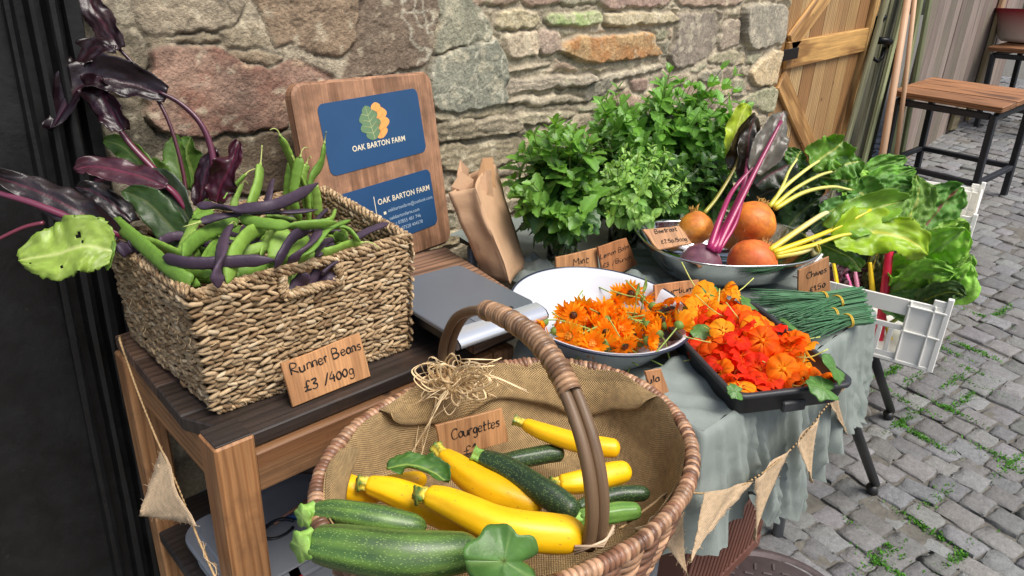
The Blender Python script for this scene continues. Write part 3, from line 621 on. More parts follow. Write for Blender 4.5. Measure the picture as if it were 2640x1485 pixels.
# storage box on the shelf
def rrect(w_, h_, r, n=6):
    out = []
    for cx_, cy_, a0 in ((w_ / 2 - r, h_ / 2 - r, 0), (-w_ / 2 + r, h_ / 2 - r, 90), (-w_ / 2 + r, -h_ / 2 + r, 180), (w_ / 2 - r, -h_ / 2 + r, 270)):
        for k in range(n + 1):
            t = math.radians(a0 + 90 * k / n); out.append((cx_ + r * math.cos(t), cy_ + r * math.sin(t)))
    return out
root = empty('storage_box', (.50, 1.19, .285), 'translucent plastic storage box with a grey lid on the lower shelf of the bench', 'box')
M_lid = mat('grey lid plastic', L(132, 136, 142), .4, .1, 12); M_clear = mat('cloudy plastic', L(176, 180, 182), .35, .1, 8)
bb = MB(); bb.prism(rrect(.29, .27, .05), .285, .345, c=(.50, 1.17, 0), bev=.004); bb.build('box_body', M_clear, root)
bb = MB(); bb.prism(rrect(.32, .30, .06), .345, .36, c=(.50, 1.17, 0), bev=.004); bb.prism(rrect(.27, .25, .045), .36, .366, c=(.50, 1.17, 0), bev=.003); bb.build('lid', M_lid, root)
M_plas = mat('coloured plastic', (1, 1, 1), .35, .08, 10)
bb = MB(); p0, p1 = P(712, 1372, z=.36), P(745, 1470, z=.33); p1[2] = .36; ax = nrm(p1 - p0)
bb.box((p0 + p1) / 2 - [0, 0, .03], (np.linalg.norm(p1 - p0) + .06, .045, .06), R=frame(x=ax, z=(0, 0, 1)), col=L(186, 30, 30), bev=.012); 
tag(bb.build('tool_case', M_plas), 'narrow bright red plastic case lying on the shelf beside the front leg', 'case')
bb = MB(); q = P(700, 1330, z=.37)
bb.tube(q + np.array([(math.cos(t) * .035, math.sin(t) * .022, .004 * math.sin(t)) for t in np.linspace(0, 5.6, 18)]), .004, 6, col=L(26, 30, 38)); bb.tube([q + [.03, .02, 0], q + [.055, .0, .0], q + [.06, -.04, 0]], .006, 6, col=L(50, 90, 140))
bb.tube([q + [.0, .02, 0], q + [.09, .03, .01]], .004, 6, col=L(170, 120, 96)); tag(bb.build('pliers', M_plas), 'blue handled pliers with a dark looped cord in the shadow under the bench', 'pliers')
bb = MB(); bb.box((.80, 1.3, .40), (.3, .3, .22), R=rz(.2), col=L(96, 74, 58), bev=.004); bb.box((.80, 1.3, .512), (.26, .03, .004), R=rz(.2), col=L(130, 104, 82), bev=.001); tag(bb.build('cardboard_box', mat('cardboard', (1, 1, 1), .8, .15, 20)), 'brown cardboard box pushed back on the shelf under the bench', 'box')

# ---------------------------------------------------------------- woven seagrass basket
root = empty('seagrass_basket', (.57, 1.28, BT), 'square woven seagrass basket with a slot handle, heaped with runner beans', 'basket')
bk_b = np.array([(.372, 1.068), (.764, 1.052), (.785, 1.46), (.364, 1.43)]); bk_t = np.array([(.354, 1.043), (.779, 1.062), (.835, 1.495), (.344, 1.395)]); bz0, bz1 = BT + .012, 1.0
hole_px = [(708, 694), (850, 657), (850, 704), (711, 747)]
hp = np.array([P(x, y, Y=1.048) for x, y in hole_px]); hx0, hx1 = hp[[0, 3], 0].mean(), hp[[1, 2], 0].mean(); hz1, hz0 = hp[[0, 1], 2].mean(), hp[[2, 3], 2].mean()
def bpath(t, step):
    q = bk_b * (1 - t) + bk_t * t; out = []
    for k in range(4):
        a, d = q[k], q[(k + 1) % 4]; n_ = max(2, int(np.linalg.norm(d - a) / step))
        for i in range(n_): out.append((a + (d - a) * i / n_, nrm(d - a), k))
    return out
gs = np.random.default_rng(17)
def grain(bbm, c, d, out_, ln, th, bul, col):
    d = nrm(d); o = nrm(out_ - np.dot(out_, d) * d); w_ = np.cross(d, o); V = [c - d * ln / 2 - o * bul * .6]
    for s_, k in ((-.22, .9), (.2, 1.0)):
        for a in range(5):
            t = a / 5 * 6.2832 + .4; V.append(c + d * ln * s_ + th * k * (o * math.cos(t) + w_ * math.sin(t)) + o * bul)
    V.append(c + d * ln / 2 - o * bul * .6)
    F = [[0, 1 + (i + 1) % 5, 1 + i] for i in range(5)] + [[1 + i, 1 + (i + 1) % 5, 6 + (i + 1) % 5, 6 + i] for i in range(5)] + [[6 + i, 6 + (i + 1) % 5, 11] for i in range(5)]
    bbm.add(V, F, col)
def straw(): 
    u = gs.uniform(); base = L(190, 166, 130) if u < .45 else (L(170, 144, 108) if u < .75 else (L(136, 110, 78) if u < .93 else L(206, 188, 156))); return base * gs.uniform(.70, 1.0) * np.array([1, .96, .92])
bb = MB(); nrow = 23
for r_ in range(nrow):
    t = (r_ + .5) / nrow; z = bz0 + (bz1 - .012 - bz0) * t
    for (p, d, k) in bpath(t, .0155):
        if k == 0 and hx0 - .008 < p[0] < hx1 + .008 and hz0 - .006 < z < hz1 + .006: continue
        out_ = np.array([d[1], -d[0], 0]); sl = (.34 if r_ % 2 else -.24) + gs.normal() * .16
        jit = gs.normal(size=3) * .0013
        dd = np.array([d[0], d[1], sl])
        c = np.array([p[0], p[1], z]) + jit
        grain(bb, c + out_ * .004, dd, out_, .034 * gs.uniform(.85, 1.15), .0042 * gs.uniform(.8, 1.2), .0028, straw())
        if k in (1, 2, 3) and r_ > 6: grain(bb, c - out_ * .006, np.array([d[0], d[1], -sl]), -out_, .031, .0045, .002, straw() * .85)
# loose stray fibres
for _ in range(160):
    t = gs.uniform(); pp = bpath(t, .01); p, d, k = pp[int(gs.integers(len(pp)))]
    if k > 0 and k != 3: continue
    out_ = np.array([d[1], -d[0], 0]); c = np.array([p[0], p[1], bz0 + (bz1 - bz0) * t]) + out_ * .008; e = nrm(np.array([d[0], d[1], gs.normal() * .6]) + out_ * gs.uniform(.1, .8))
    bb.tube([c, c + e * .012, c + e * .02 + gs.normal(size=3) * .004], [.0008, .0007, .0003], 4, col=L(206, 180, 136))
for k in range(4):   # added dark backing skin that blocks light behind the strands
    a0, a1 = bk_b[k], bk_b[(k + 1) % 4]; t0, t1 = bk_t[k], bk_t[(k + 1) % 4]; nn = 30; G_ = np.zeros((nn, nn, 3)); msk = np.ones((nn - 1, nn - 1), bool)
    for i in range(nn):
        for j in range(nn):
            s_, t = i / (nn - 1), j / (nn - 1); p = (a0 * (1 - s_) + a1 * s_) * (1 - t) + (t0 * (1 - s_) + t1 * s_) * t; G_[i, j] = (*p, bz0 + (bz1 - .01 - bz0) * t)
    if k == 0:
        for i in range(nn - 1):
            for j in range(nn - 1):
                c = G_[i:i + 2, j:j + 2].mean((0, 1)); msk[i, j] = not (hx0 < c[0] < hx1 and hz0 < c[2] < hz1)
    bb.grid(G_, L(104, 80, 54), mask=msk)
bb.add([(*bk_b[k], bz0 - .006) for k in range(4)], [[0, 1, 2, 3]], L(120, 92, 60))
M_straw = mat('seagrass', (1, 1, 1), .7, .22, 60, bump=.0007, bscale=700)
bb.build('woven_side', M_straw, root)
bb = MB()
def rope(path, rad, closed=True, step=.0075):
    p = np.asarray(path); sl = np.r_[0, np.cumsum(np.linalg.norm(np.diff(p, axis=0), axis=1))]; n_ = int(sl[-1] / step)
    for i in range(n_):
        s_ = (i + .5) * step; c = np.array([np.interp(s_, sl, p[:, k]) for k in range(3)]); c2 = np.array([np.interp(s_ + .003, sl, p[:, k]) for k in range(3)]); T_ = nrm(c2 - c)
        for q in range(5):
            a = q / 5 * 6.283 + i * .5; o = nrm(np.cross(T_, [.1, .2, 1])); o2 = np.cross(T_, o); ou = o * math.cos(a) + o2 * math.sin(a); ci = np.cross(T_, ou)
            grain(bb, c + ou * rad * .72 + gs.normal(size=3) * .0008, ci * .85 + T_ * .75, ou, .019, .0036, .0016, straw() * 1.04)
top = [(*p, bz1 - .004) for p, d, k in bpath(1.0, .02)]; rope(top + [top[0]], .0085)
rope([(*p, bz0 - .004) for p, d, k in bpath(0.0, .02)][:30], .006)
cn = [(x * 1.0, 1.045, z) for x, z in ((hx0, hz1), (hx0, hz0), (hx1, hz0), (hx1, hz1))]; rope([cn[0], cn[1], cn[2], cn[3]], .006)
bb.build('rope_rim', M_straw, root)

# ---------------------------------------------------------------- the farm's sign board
BRc = P(1140, 607, z=BT + .004); ub = nrm([.987, .16, 0]); rr_ = ray(1085, 178); TRc = CAM + (np.dot(BRc - CAM, ub) / np.dot(rr_, ub)) * rr_
upb = nrm(TRc - BRc); nb_ = np.cross(ub, upb); Rb = np.stack([ub, upb, nb_], 1); Wb, Hb = .468, np.linalg.norm(TRc - BRc); Cb = BRc - ub * Wb / 2 + upb * Hb / 2
def BL(x, y): q = P(x, y, pl=(BRc, nb_)) - Cb; return np.array([q @ ub, q @ upb])
root = empty('sign_board', Cb - upb * Hb / 2, 'rounded wooden sign board with two blue farm name panels leaning on the stone wall', 'sign')
M_board = mat('worn oak board', L(156, 116, 88), .65, .4, 22, stretch=(1, .2, 1), grain=(26, .6, L(104, 70, 46)), bump=.002, stain=(9, .56, .55, L(92, 70, 56)), speck=(9, .07, L(40, 28, 20), .9))
bb = MB(); bb.prism(rrect(Wb, Hb, .036), -.036, 0, R=Rb, c=Cb, bev=.007, axis=1); bb.build('board', M_board, root)
M_blue = mat('blue enamel print', L(40, 76, 116), .38, .1, 6); M_ink = mat('cream print', (1, 1, 1), .5, .04, 10)
def local_rect(c4):
    q = np.array([BL(x, y) for x, y in c4]); return q.mean(0), (np.linalg.norm(q[1] - q[0]) + np.linalg.norm(q[2] - q[3])) / 2, (np.linalg.norm(q[0] - q[3]) + np.linalg.norm(q[1] - q[2])) / 2, math.atan2(*(q[1] - q[0])[::-1])
def tx(bbm, text, x, y, size, ang, R, C, z, col, weight=0.0, align='LEFT'):
    cu = bpy.data.curves.new('t', 'FONT'); cu.body = text; cu.size = size; cu.offset = weight; cu.align_x = align; cu.resolution_u = 3; cu.space_character = 1.05
    o = bpy.data.objects.new('t', cu); COL.objects.link(o); dg = bpy.context.evaluated_depsgraph_get(); me = bpy.data.meshes.new_from_object(o.evaluated_get(dg))
    V = np.array([v.co[:] for v in me.vertices]); F = [list(p.vertices) for p in me.polygons]; bpy.data.objects.remove(o); bpy.data.curves.remove(cu); bpy.data.meshes.remove(me)
    c_, s_ = math.cos(ang), math.sin(ang); Q = np.stack([x + c_ * V[:, 0] - s_ * V[:, 1], y + s_ * V[:, 0] + c_ * V[:, 1], np.full(len(V), z)], 1)
    bbm.add(Q @ R.T + C, F, col, 0, None, False)
c1, w1, h1, a1 = local_rect([(798, 263), (1047, 221), (1073, 386), (829, 440)])
c2, w2, h2, a2 = local_rect([(862, 479), (1088, 430), (1106, 576), (890, 628)])
c2 = np.array([c1[0] + (c2[0] - c1[0]) * .3, c2[1]]); w2 = w1
R2 = lambda a: Rb @ rz(a)
pa = bb = MB(); bb.prism(rrect(w1, h1, .018), -.002, .0015, R=R2(a1), c=Cb + Rb @ [*c1, 0]); p1 = bb.build('name_panel', M_blue, root)
bb = MB(); bb.prism(rrect(w2, h2, .018), -.002, .0015, R=R2(a1), c=Cb + Rb @ [*c2, 0]); p2 = bb.build('contact_panel', M_blue, root)
cream = L(226, 216, 190); bb = MB(); s0, s1 = BL(886, 382), BL(1020, 353); ta = math.atan2(*(s1 - s0)[::-1]); tl_ = np.linalg.norm(s1 - s0)
tx(bb, 'OAK BARTON FARM', s0[0], s0[1], tl_ / 9.7, ta, Rb, Cb, .0022, cream, .0004); bb.build('lettering', M_ink, p1)
bb = MB(); lc = BL(938, 306)
def oak(cx_, cy_, h_, w_, lean, col, z, vein, flip):
    n = 90; L_, R_ = [], []
    for i in range(n + 1):
        s_ = i / n; env = math.sin(math.pi * min(1, s_ * 1.02 + .02)) ** .6; lob = .70 + .34 * abs(math.sin(s_ * math.pi * 3.5 + .4)) ** .8
        L_.append((-w_ * env * lob, (s_ - .5) * h_)); R_.append((w_ * env * lob, (s_ - .5) * h_))
    c_, s2 = math.cos(lean), math.sin(lean); pg = [(cx_ + c_ * x - s2 * y, cy_ + s2 * x + c_ * y) for x, y in L_ + R_[::-1]]
    bb.add(np.array([(x, y, z) for x, y in pg]) @ Rb.T + Cb, [list(range(len(pg)))], col, 0, None, False)
    def vl(a, d, t):
        a, d = np.array(a), np.array(d); e = nrm(np.append(d - a, 0))[:2]; nn = np.array([-e[1], e[0]]) * t
        q = [a + nn, a - nn, d - nn * .4, d + nn * .4]; q = [(cx_ + c_ * x - s2 * y, cy_ + s2 * x + c_ * y, z + .0003) for x, y in q]; bb.add(np.array(q) @ Rb.T + Cb, [[0, 1, 2, 3]], vein, 0, None, False)
    vl((0, -h_ * .48), (0, h_ * .42), .0008)
    for k in range(4):
        yb = -h_ * .32 + k * h_ * .17
        for sg in (-1, 1): vl((0, yb), (sg * w_ * .62, yb + h_ * .11), .0006)
oak(lc[0] + .017, lc[1] + .003, .094, .037, .06, L(238, 166, 92), .0019, L(206, 120, 62), 1)
oak(lc[0] - .012, lc[1], .09, .035, .2, L(104, 134, 98), .0022, L(196, 196, 140), 0)
bb.build('leaf_logo', M_ink, p1)
bb = MB(); s0 = BL(950, 516); s1 = BL(1077, 484); tl2 = np.linalg.norm(s1 - s0); tx(bb, 'OAK BARTON FARM', s0[0], s0[1], tl2 / 9.3, ta, Rb, Cb, .0022, cream, .0003)
thin = L(168, 188, 206)
for txt, px_, w_ in (('oakbartonfarm@outlook.com', ((975, 534), (1086, 501)), 13.3), ('oakbartonfarm.com', ((979, 554), (1058, 531)), 9.2), ('t 07855 481 746', ((995, 566), (1060, 547)), 7.6), ('07528 404578', ((1010, 578), (1064, 561)), 6.5)):
    a, d = BL(*px_[0]), BL(*px_[1]); tx(bb, txt, a[0], a[1], np.linalg.norm(d - a) / w_ * 1.05, ta, Rb, Cb, .0022, thin, -.0000)
a, d = BL(939, 495), BL(950, 560); e = nrm(np.append(d - a, 0)); bb.box(Cb + Rb @ [*(a + d) / 2, .0018], (np.linalg.norm(d - a), .0022, .0008), R=Rb @ frame(x=e, z=(0, 0, 1)), col=cream, bev=.0002)
a = BL(967.5, 536); bb.box(Cb + Rb @ [*a, .0018], (.009, .0075, .0008), R=Rb @ rz(ta), col=cream, bev=.0002)
bb.build('lettering', M_ink, p2)

# ---------------------------------------------------------------- chopping board under the scale
c1_, c2_ = P(1120, 620, z=BT + .042), P(1316, 746, z=BT + .042); bb = MB()
bb.prism([(.845, .935), (c2_[0] - .015, c2_[1] - .07), (c2_[0], c2_[1]), (c1_[0], min(c1_[1], 1.43)), (.90, 1.41)], BT + .003, BT + .041, col=L(140, 106, 82), bev=.003)
tag(bb.build('wooden_board', M_dark), 'worn brown wooden board lying on the bench under the kitchen scale', 'board')
# ---------------------------------------------------------------- kitchen scale
sc0 = np.array([.893, 1.040, 0]); ZB_ = BT + .042; Rs = rz(-.06); root = empty('kitchen_scale', (sc0[0], sc0[1], ZB_), 'flat digital kitchen scale with a satin grey plate beside the seagrass basket', 'scale')
M_sat = mat('satin steel plate', L(118, 125, 134), .38, .06, 6, metal=.45, bump=.0001); M_chr = mat('bright steel lip', L(214, 218, 224), .22, .05, 6, metal=.6); M_bp = mat('black plastic', L(30, 31, 33), .45, .15, 20)
sb = lambda x0, x1, y0, y1, z0, z1, n, m_, bev=.004, r=.018: (lambda q: (q.prism(rrect(x1 - x0, y1 - y0, r), z0, z1, R=Rs, c=sc0 + Rs @ [(x0 + x1) / 2, (y0 + y1) / 2, 0], bev=bev), q.build(n, m_, root)))(MB())
sb(-.105, .105, -.13, .145, ZB_ + .003, ZB_ + .032, 'scale_body', M_bp, .005)
sb(-.117, .117, -.118, .155, ZB_ + .032, ZB_ + .042, 'weighing_plate', M_sat, .002)
q = MB(); ysec = [(-.118, .042), (-.135, .0405), (-.150, .036), (-.158, .028), (-.158, .02), (-.15, .014), (-.13, .014)]
xs_ = np.linspace(-.117, .117, 9); Gp = np.array([[Rs @ [x * (1 - .06 * (k / 6) * (abs(x) > .1)), y, 0] + sc0 + [0, 0, ZB_ + z] for k, (y, z) in enumerate(ysec)] for x in xs_]); q.grid(Gp, ONE)
for x in (-.117, .117): q.add([Rs @ [x, y, 0] + sc0 + [0, 0, ZB_ + z] for y, z in ysec], [list(range(7))], ONE)
q.build('front_lip', M_chr, root)
q = MB(); q.box(Rs @ [.045, -.108, ZB_ + .0425] + sc0, (.028, .009, .003), R=Rs, bev=.001); q.build('button', M_bp, root)
q = MB(); q.box(Rs @ [-.02, -.108, ZB_ + .0425] + sc0, (.055, .02, .002), R=Rs, col=L(200, 204, 208), bev=.0006); q.build('display', M_lid, root)

# ---------------------------------------------------------------- folded paper bags
root = empty('paper_bag', P(1285, 716, z=BT), 'stack of opened brown paper bags standing between the sign board and the herbs', 'bag')
M_paper = mat('kraft paper', L(190, 154, 120), .8, .12, 14, bump=.002, bscale=26, stretch=None)
M0, R0, L0 = P(1286, 716, z=BT + .01), P(1326, 663, z=BT + .01), P(1212, 690, z=BT + .01); B0 = L0 + R0 - M0
M1, R1, L1 = P(1196, 472, Y=1.24), P(1244, 412, Y=1.33), P(1128, 486, Y=1.29); B1 = P(1176, 440, Y=1.37)
bb = MB(); loopb, loopt = [M0, R0, B0, L0, M0], [M1, R1, B1, L1, M1]; nz_ = 22; G_ = []
for k in range(4):
    for i in range(8):
        s_ = i / 8; a = loopb[k] * (1 - s_) + loopb[k + 1] * s_; d = loopt[k] * (1 - s_) + loopt[k + 1] * s_
        nn = nrm(np.cross(loopb[k + 1] - loopb[k], [0, 0, 1])); col_ = []
        for j in range(nz_):
            t = j / (nz_ - 1); wv = .010 * (vnoise(np.array(k * 3 + s_ * 2.2), np.array(t * 4.5), 7) - .5) + .005 * (vnoise(np.array(k * 3 + s_ * 6), np.array(t * 9), 8) - .5) - .012 * math.sin(math.pi * s_) * t
            col_.append(a * (1 - t) + d * t + nn * wv)
        G_.append(col_)
G_.append(G_[0]); bb.grid(np.array(G_), ONE, thick=.0012); bb.build('outer_bag', M_paper, root)
bb = MB()
for k, (px_, Yd) in enumerate([([(1136, 470), (1160, 432), (1192, 452), (1180, 520), (1140, 520)], 1.31), ([(1150, 440), (1158, 402), (1180, 425), (1176, 520), (1146, 520)], 1.33), ([(1196, 470), (1214, 398), (1240, 396), (1248, 470), (1210, 540)], 1.30), ([(1190, 490), (1222, 430), (1236, 426), (1244, 520), (1206, 560)], 1.28)]):
    pts = np.array([P(x, y, Y=Yd + .01 * math.sin(x)) for x, y in px_]); c = pts.mean(0); V = np.vstack([pts, c + [0, -.008, 0]]); V2 = V + [0, .0015, 0]; n = len(pts)
    F = [[i, (i + 1) % n, n] for i in range(n)]; F2 = [[x + n + 1 for x in q[::-1]] for q in F] + [[(i + 1) % n, i, i + n + 1, (i + 1) % n + n + 1] for i in range(n)]
    bb.add(np.vstack([V, V2]), F + F2, ONE * 1 if False else np.array([1.08, 1.08, 1.1]) if k != 2 else np.array([.95, .85, .72]), 0, None, False)
bb.build('inner_bag', M_paper, root)
# ================================================================ TABLE, CLOTH, BOWLS, TRAY
root = empty('folding_table', (1.5, 1.0, 0), 'folding table on thin grey metal legs hidden under the sage green cloth', 'table')
M_gm = mat('grey painted metal', L(128, 132, 136), .45, .15, 30, metal=.3)
bb = MB(); bb.prism([(.985, .49), (1.74, .49), (1.90, 1.56), (1.34, 1.56), (1.34, .655), (.985, .655)], .725, .75, col=L(150, 150, 146), bev=.003); bb.build('table_top', M_gm, root)
for (t0, t1) in (((1.01, .56), P(1618, 1500, Y=.56)[[0, 1]]), ((1.70, .57), (1.735, .565)), ((1.80, 1.50), (1.82, 1.5)), ((1.34, 1.50), (1.34, 1.5))):
    bb = MB(); bb.tube([(t0[0], t0[1], .727), (t0[0], t0[1], .3), (t1[0], t1[1], gz(t1[0]) + .004)], .016, 12); bb.build('leg', M_gm, root)
# ---- cloth
M_cloth = mat('sage muslin', L(130, 139, 134), .75, .10, 22, bump=.0009, bscale=420, stain=(8, .6, .22, L(120, 134, 130)))
bb = MB(); CT = .758
def wr(x, y): return .012 * np.abs(np.sin(x * 38 + y * 22 + 5 * fbm(x * 5, y * 5, 6))) ** 3 * fbm(x * 7, y * 7, 12) + .004 * (fbm(x * 9, y * 9, 3) - .3) + .010 * np.clip(fbm(x * 6 + 4, y * 6, 8) - .52, 0, 1)
nx_, ny_ = 60, 80
for (x0, x1, y0, y1, na, nb2) in ((.97, 1.30, .475, .945, 60, 80), (1.30, 1.755, .475, 1.57, 50, 100)):
    GX_, GY_ = np.meshgrid(np.linspace(0, 1, na), np.linspace(y0, y1, nb2), indexing='ij')
    xe = x1 + (np.clip(GY_ - .49, 0, 9) * .16 if x1 > 1.5 else 0); X_ = x0 + (xe - x0) * GX_
    sm = lambda q: np.clip(q, 0, 1) ** 2 * (3 - 2 * np.clip(q, 0, 1)); pk_ = sm((GY_ - .655) / .03) * sm((1.345 - X_) / .03) * sm((.99 - GY_) / .02)
    bb.grid(np.stack([X_, GY_, CT + wr(X_, GY_) - .042 * pk_], 2), ONE)
# bunched cloth behind the bowl, under the jars, its shade painted in as a darker tint
for k, (px_, py_, w_, h_) in enumerate([(1350, 672, .12, .05), (1430, 690, .10, .03), (1560, 720, .16, .05), (1610, 700, .14, .05), (1500, 640, .14, .03), (1330, 650, .1, .04)]):
    c = P(px_, py_, z=CT + .02); tt = np.linspace(-1, 1, 22); A_, B_ = np.meshgrid(tt, tt, indexing='ij'); r2 = np.clip(1 - A_ ** 2 - B_ ** 2, 0, 1)
    bb.grid(np.stack([c[0] + A_ * w_ * .6, c[1] + B_ * w_ * .5, CT - .006 + h_ * r2 * (.55 + .9 * (fbm(A_ * 2.2 + k * 5, B_ * 2.6, 40 + k) - .2)) + .008 * np.sin(A_ * 7 + 3 * B_ + k) * r2], 2), ONE * 1 if False else np.array([.82, .84, .84]))
hem_l = CT - P(1745, 1395, Y=.45)[2]; hem_r = CT - P(2010, 1235, Y=.45)[2]
def skirt(path, hem, seed, fold=.027, n=420, m=44):
    """one continuous hanging edge along path, with sharp irregular folds"""
    p = np.array(path, float); sl = np.r_[0, np.cumsum(np.linalg.norm(np.diff(p, axis=0), axis=1))]; G_ = []
    ridge = lambda x, y, q: 1 - abs(2 * float(vnoise(np.array(x), np.array(y), seed + q)) - 1)
    for i in range(n):
        d_ = sl[-1] * i / (n - 1); base = np.array([np.interp(d_, sl, p[:, k]) for k in (0, 1)]); q0 = np.array([np.interp(d_ - .03, sl, p[:, k]) for k in (0, 1)]); q1 = np.array([np.interp(d_ + .03, sl, p[:, k]) for k in (0, 1)]); tg = nrm(np.append(q1 - q0, 0)); out_ = np.array([tg[1], -tg[0]])
        h = float(np.interp(d_ / sl[-1], [q[0] for q in hem], [q[1] for q in hem])) + .012 * (float(vnoise(np.array(d_ * 4), np.array(.5), seed)) - .5); row = []
        for j in range(m):
            t = j / (m - 1); d = t * h; e = min(1, d / .02); x = d_ + .05 * t * math.sin(d_ * 6)
            am = fold * min(1, t * 1.6) ** .8
            of = .008 * e + .03 * t + am * (1.4 * ridge(x * 17, t * .5, 1) ** 3 + 1.0 * ridge(x * 34, t * .7 + 5, 2) ** 3 + .35 * ridge(x * 80, t * 1.2 + 9, 3) ** 2 - .8) + .010 * (float(fbm(np.array(d_ * 8), np.array(t * 4), seed + 9)) - .5)
            row.append([base[0] + out_[0] * of, base[1] + out_[1] * of, CT + .003 - max(0, d - .012) - .006 * e])
        G_.append(row)
    bb.grid(np.array(G_), ONE)
L1, L2, L3 = .455, .785, 1.11; LT = L1 + L2 + L3; f1_, f2_c = L1 / LT, (L1 + L2) / LT; w12 = f2_c - f1_
skirt([(.97, .93), (.97, .475), (1.755, .475), (1.92, 1.57)], [(0, .2), (f1_ * .6, .35), (f1_, hem_l), (f1_ + .12 * w12, hem_l * .96), (f1_ + .22 * w12, hem_l * .82), (f1_ + .34 * w12, hem_r * .92), (f1_ + .52 * w12, hem_r * 1.05), (f1_ + .62 * w12, hem_r * .9), (f1_ + .8 * w12, hem_r * .7), (f2_c, .27), (f2_c + .1, .22), (1, .25)], 5)
cl = bb.build('tablecloth', M_cloth); tag(cl, 'crumpled sage green muslin cloth draped over the folding table', 'tablecloth')

# ---- enamel bowl
BC = np.array([1.134, .842, .82]); RB = rx(.085) ; bowl0 = BC - RB @ [0, 0, .096]
root = empty('enamel_bowl', bowl0, 'round white enamel bowl with a dark blue rim holding orange calendula flowers', 'bowl')
M_en = mat('white enamel', L(200, 204, 211), .16, .03, 6, coat=.4); M_rim = mat('navy enamel rim', L(44, 50, 66), .25, .1, 20)
prof = [(0, .0), (.105, 0), (.12, .003), (.145, .028), (.168, .058), (.185, .084), (.194, .095), (.2, .096)]
inner = [(.2, .096), (.197, .098), (.191, .0965), (.182, .086), (.163, .056), (.14, .027), (.11, .007), (0, .005)]
bb = MB(); bb.lathe(prof + inner, 72, R=RB, c=bowl0); bb.build('bowl_body', M_en, root)
bb = MB(); th = np.linspace(0, 2 * np.pi, 73); bb.tube([bowl0 + RB @ [.2005 * math.cos(t), .2005 * math.sin(t), .0965] for t in th], .0032, 8, cap=False); bb.build('rim', M_rim, root)

# ---- black seed tray
TN = np.array([1.05, .466]); td1 = nrm([.537, .843]); td2 = nrm([.869, -.494]); TLn, TWd = .375, .25; tc = TN + td1 * TLn / 2 + td2 * TWd / 2; RT = np.array([[td1[0], td2[0] * -1, 0], [td1[1], td2[1] * -1, 0], [0, 0, 1]])
tz = .757
root = empty('seed_tray', (*tc, tz), 'black plastic seed tray heaped with red and orange nasturtium flowers at the table edge', 'tray')
M_tray = mat('black tray plastic', L(48, 49, 52), .48, .2, 30, rvar=.1, bump=.0004)
bb = MB()
lay = [(.955, .94, 0), (.99, .985, .038), (1.025, 1.035, .038), (1.03, 1.04, .042), (1.025, 1.035, .047), (.975, .965, .047), (.965, .95, .043), (.93, .90, .005)]
ring = np.array(rrect(1, 1, .08, 6)); V, F = [], []; nr = len(ring)
for sx_, sy_, z in lay:
    pr = np.array(rrect(TLn * sx_, TWd * sy_, .028, 6)); V += [RT @ [x, y, z] + np.array([*tc, tz]) for x, y in pr]
for i in range(len(lay) - 1):
    for j in range(nr): F.append([i * nr + j, i * nr + (j + 1) % nr, (i + 1) * nr + (j + 1) % nr, (i + 1) * nr + j])
F += [list(range(nr))[::-1], [(len(lay) - 1) * nr + j for j in range(nr)]]
V = np.array(V); bb.add(V, F, ONE)
bb.box(RT @ [-TLn / 2 - .002, 0, .012] + np.array([*tc, tz]), (.01, .05, .022), R=RT, bev=.003); bb.build('tray_body', M_tray, root)

# ---- steel serving bowl
SC = np.array([1.655, .845]); sa = math.atan2(-.60, .80); SZ = CT + .006
root = empty('steel_bowl', (*SC, SZ), 'polished oblong steel bowl with a wavy rim holding the beetroots', 'bowl')
M_mir = mat('polished steel', L(200, 202, 204), .09, .05, 5, metal=1.0, bump=.0002, bscale=30)
n = 96; th = np.linspace(0, 2 * np.pi, n, endpoint=False); Rst = rz(sa)
def sring(k, z, lift=0.0, ax=.232, bx=.185, e=2.7):
    c_, s_ = np.cos(th), np.sin(th); x = ax * k * np.sign(c_) * np.abs(c_) ** (2 / e); y = bx * k * np.sign(s_) * np.abs(s_) ** (2 / e)
    return np.stack([x, y, np.full(n, z * .92) + lift * (np.cos(2 * th) + 0.25) * .45], 1) @ Rst.T + np.array([*SC, SZ])
lay = [sring(.45, 0), sring(.58, .004), sring(.78, .035, .002), sring(.93, .08, .008), sring(1.0, .104, .014), sring(1.012, .108, .014), sring(1.012, .111, .014), sring(1.0, .112, .014), sring(.985, .105, .013), sring(.915, .08, .008), sring(.765, .038, .002), sring(.56, .01), sring(.3, .007)]
bb = MB(); V = np.concatenate(lay); F = [[i * n + j, i * n + (j + 1) % n, (i + 1) * n + (j + 1) % n, (i + 1) * n + j] for i in range(len(lay) - 1) for j in range(n)] + [list(range(n))[::-1], [(len(lay) - 1) * n + j for j in range(n)]]
bb.add(V, F, ONE); bb.build('bowl_body', M_mir, root)

# ---- white plastic crate on its black folding stand
root = empty('white_crate', (2.45, .80, .44), 'white plastic crate with slatted sides full of rainbow chard at the table end', 'crate')
M_wp = mat('white crate plastic', L(244, 242, 234), .45, .06, 12, stain=(9, .62, .3, L(190, 176, 158)))
cA, cB = P(2150, 896, z=.46), P(2340, 936, z=.46); u_ = nrm([.19, -.98, 0]); 
cB = P(2338, 935, z=.46); rU = P(2372, 764, z=.46 + .2)
fy = np.array([u_[1] * -1, u_[0], 0]); 
if fy[0] < 0: fy = -fy                      # away from the camera, along the lane
cl0 = cB - u_ * .40; Lx, Ly, Lz = .40, .60, .205; Rc = np.stack([u_, fy, np.array([0, 0, 1.0])], 1)
if np.linalg.det(Rc) < 0: Rc[:, 1] *= 1
o0 = np.array([cl0[0], cl0[1], .46])
W3 = lambda x, y, z: o0 + u_ * x + fy * y + np.array([0, 0, z])
bb = MB(); t_ = .006
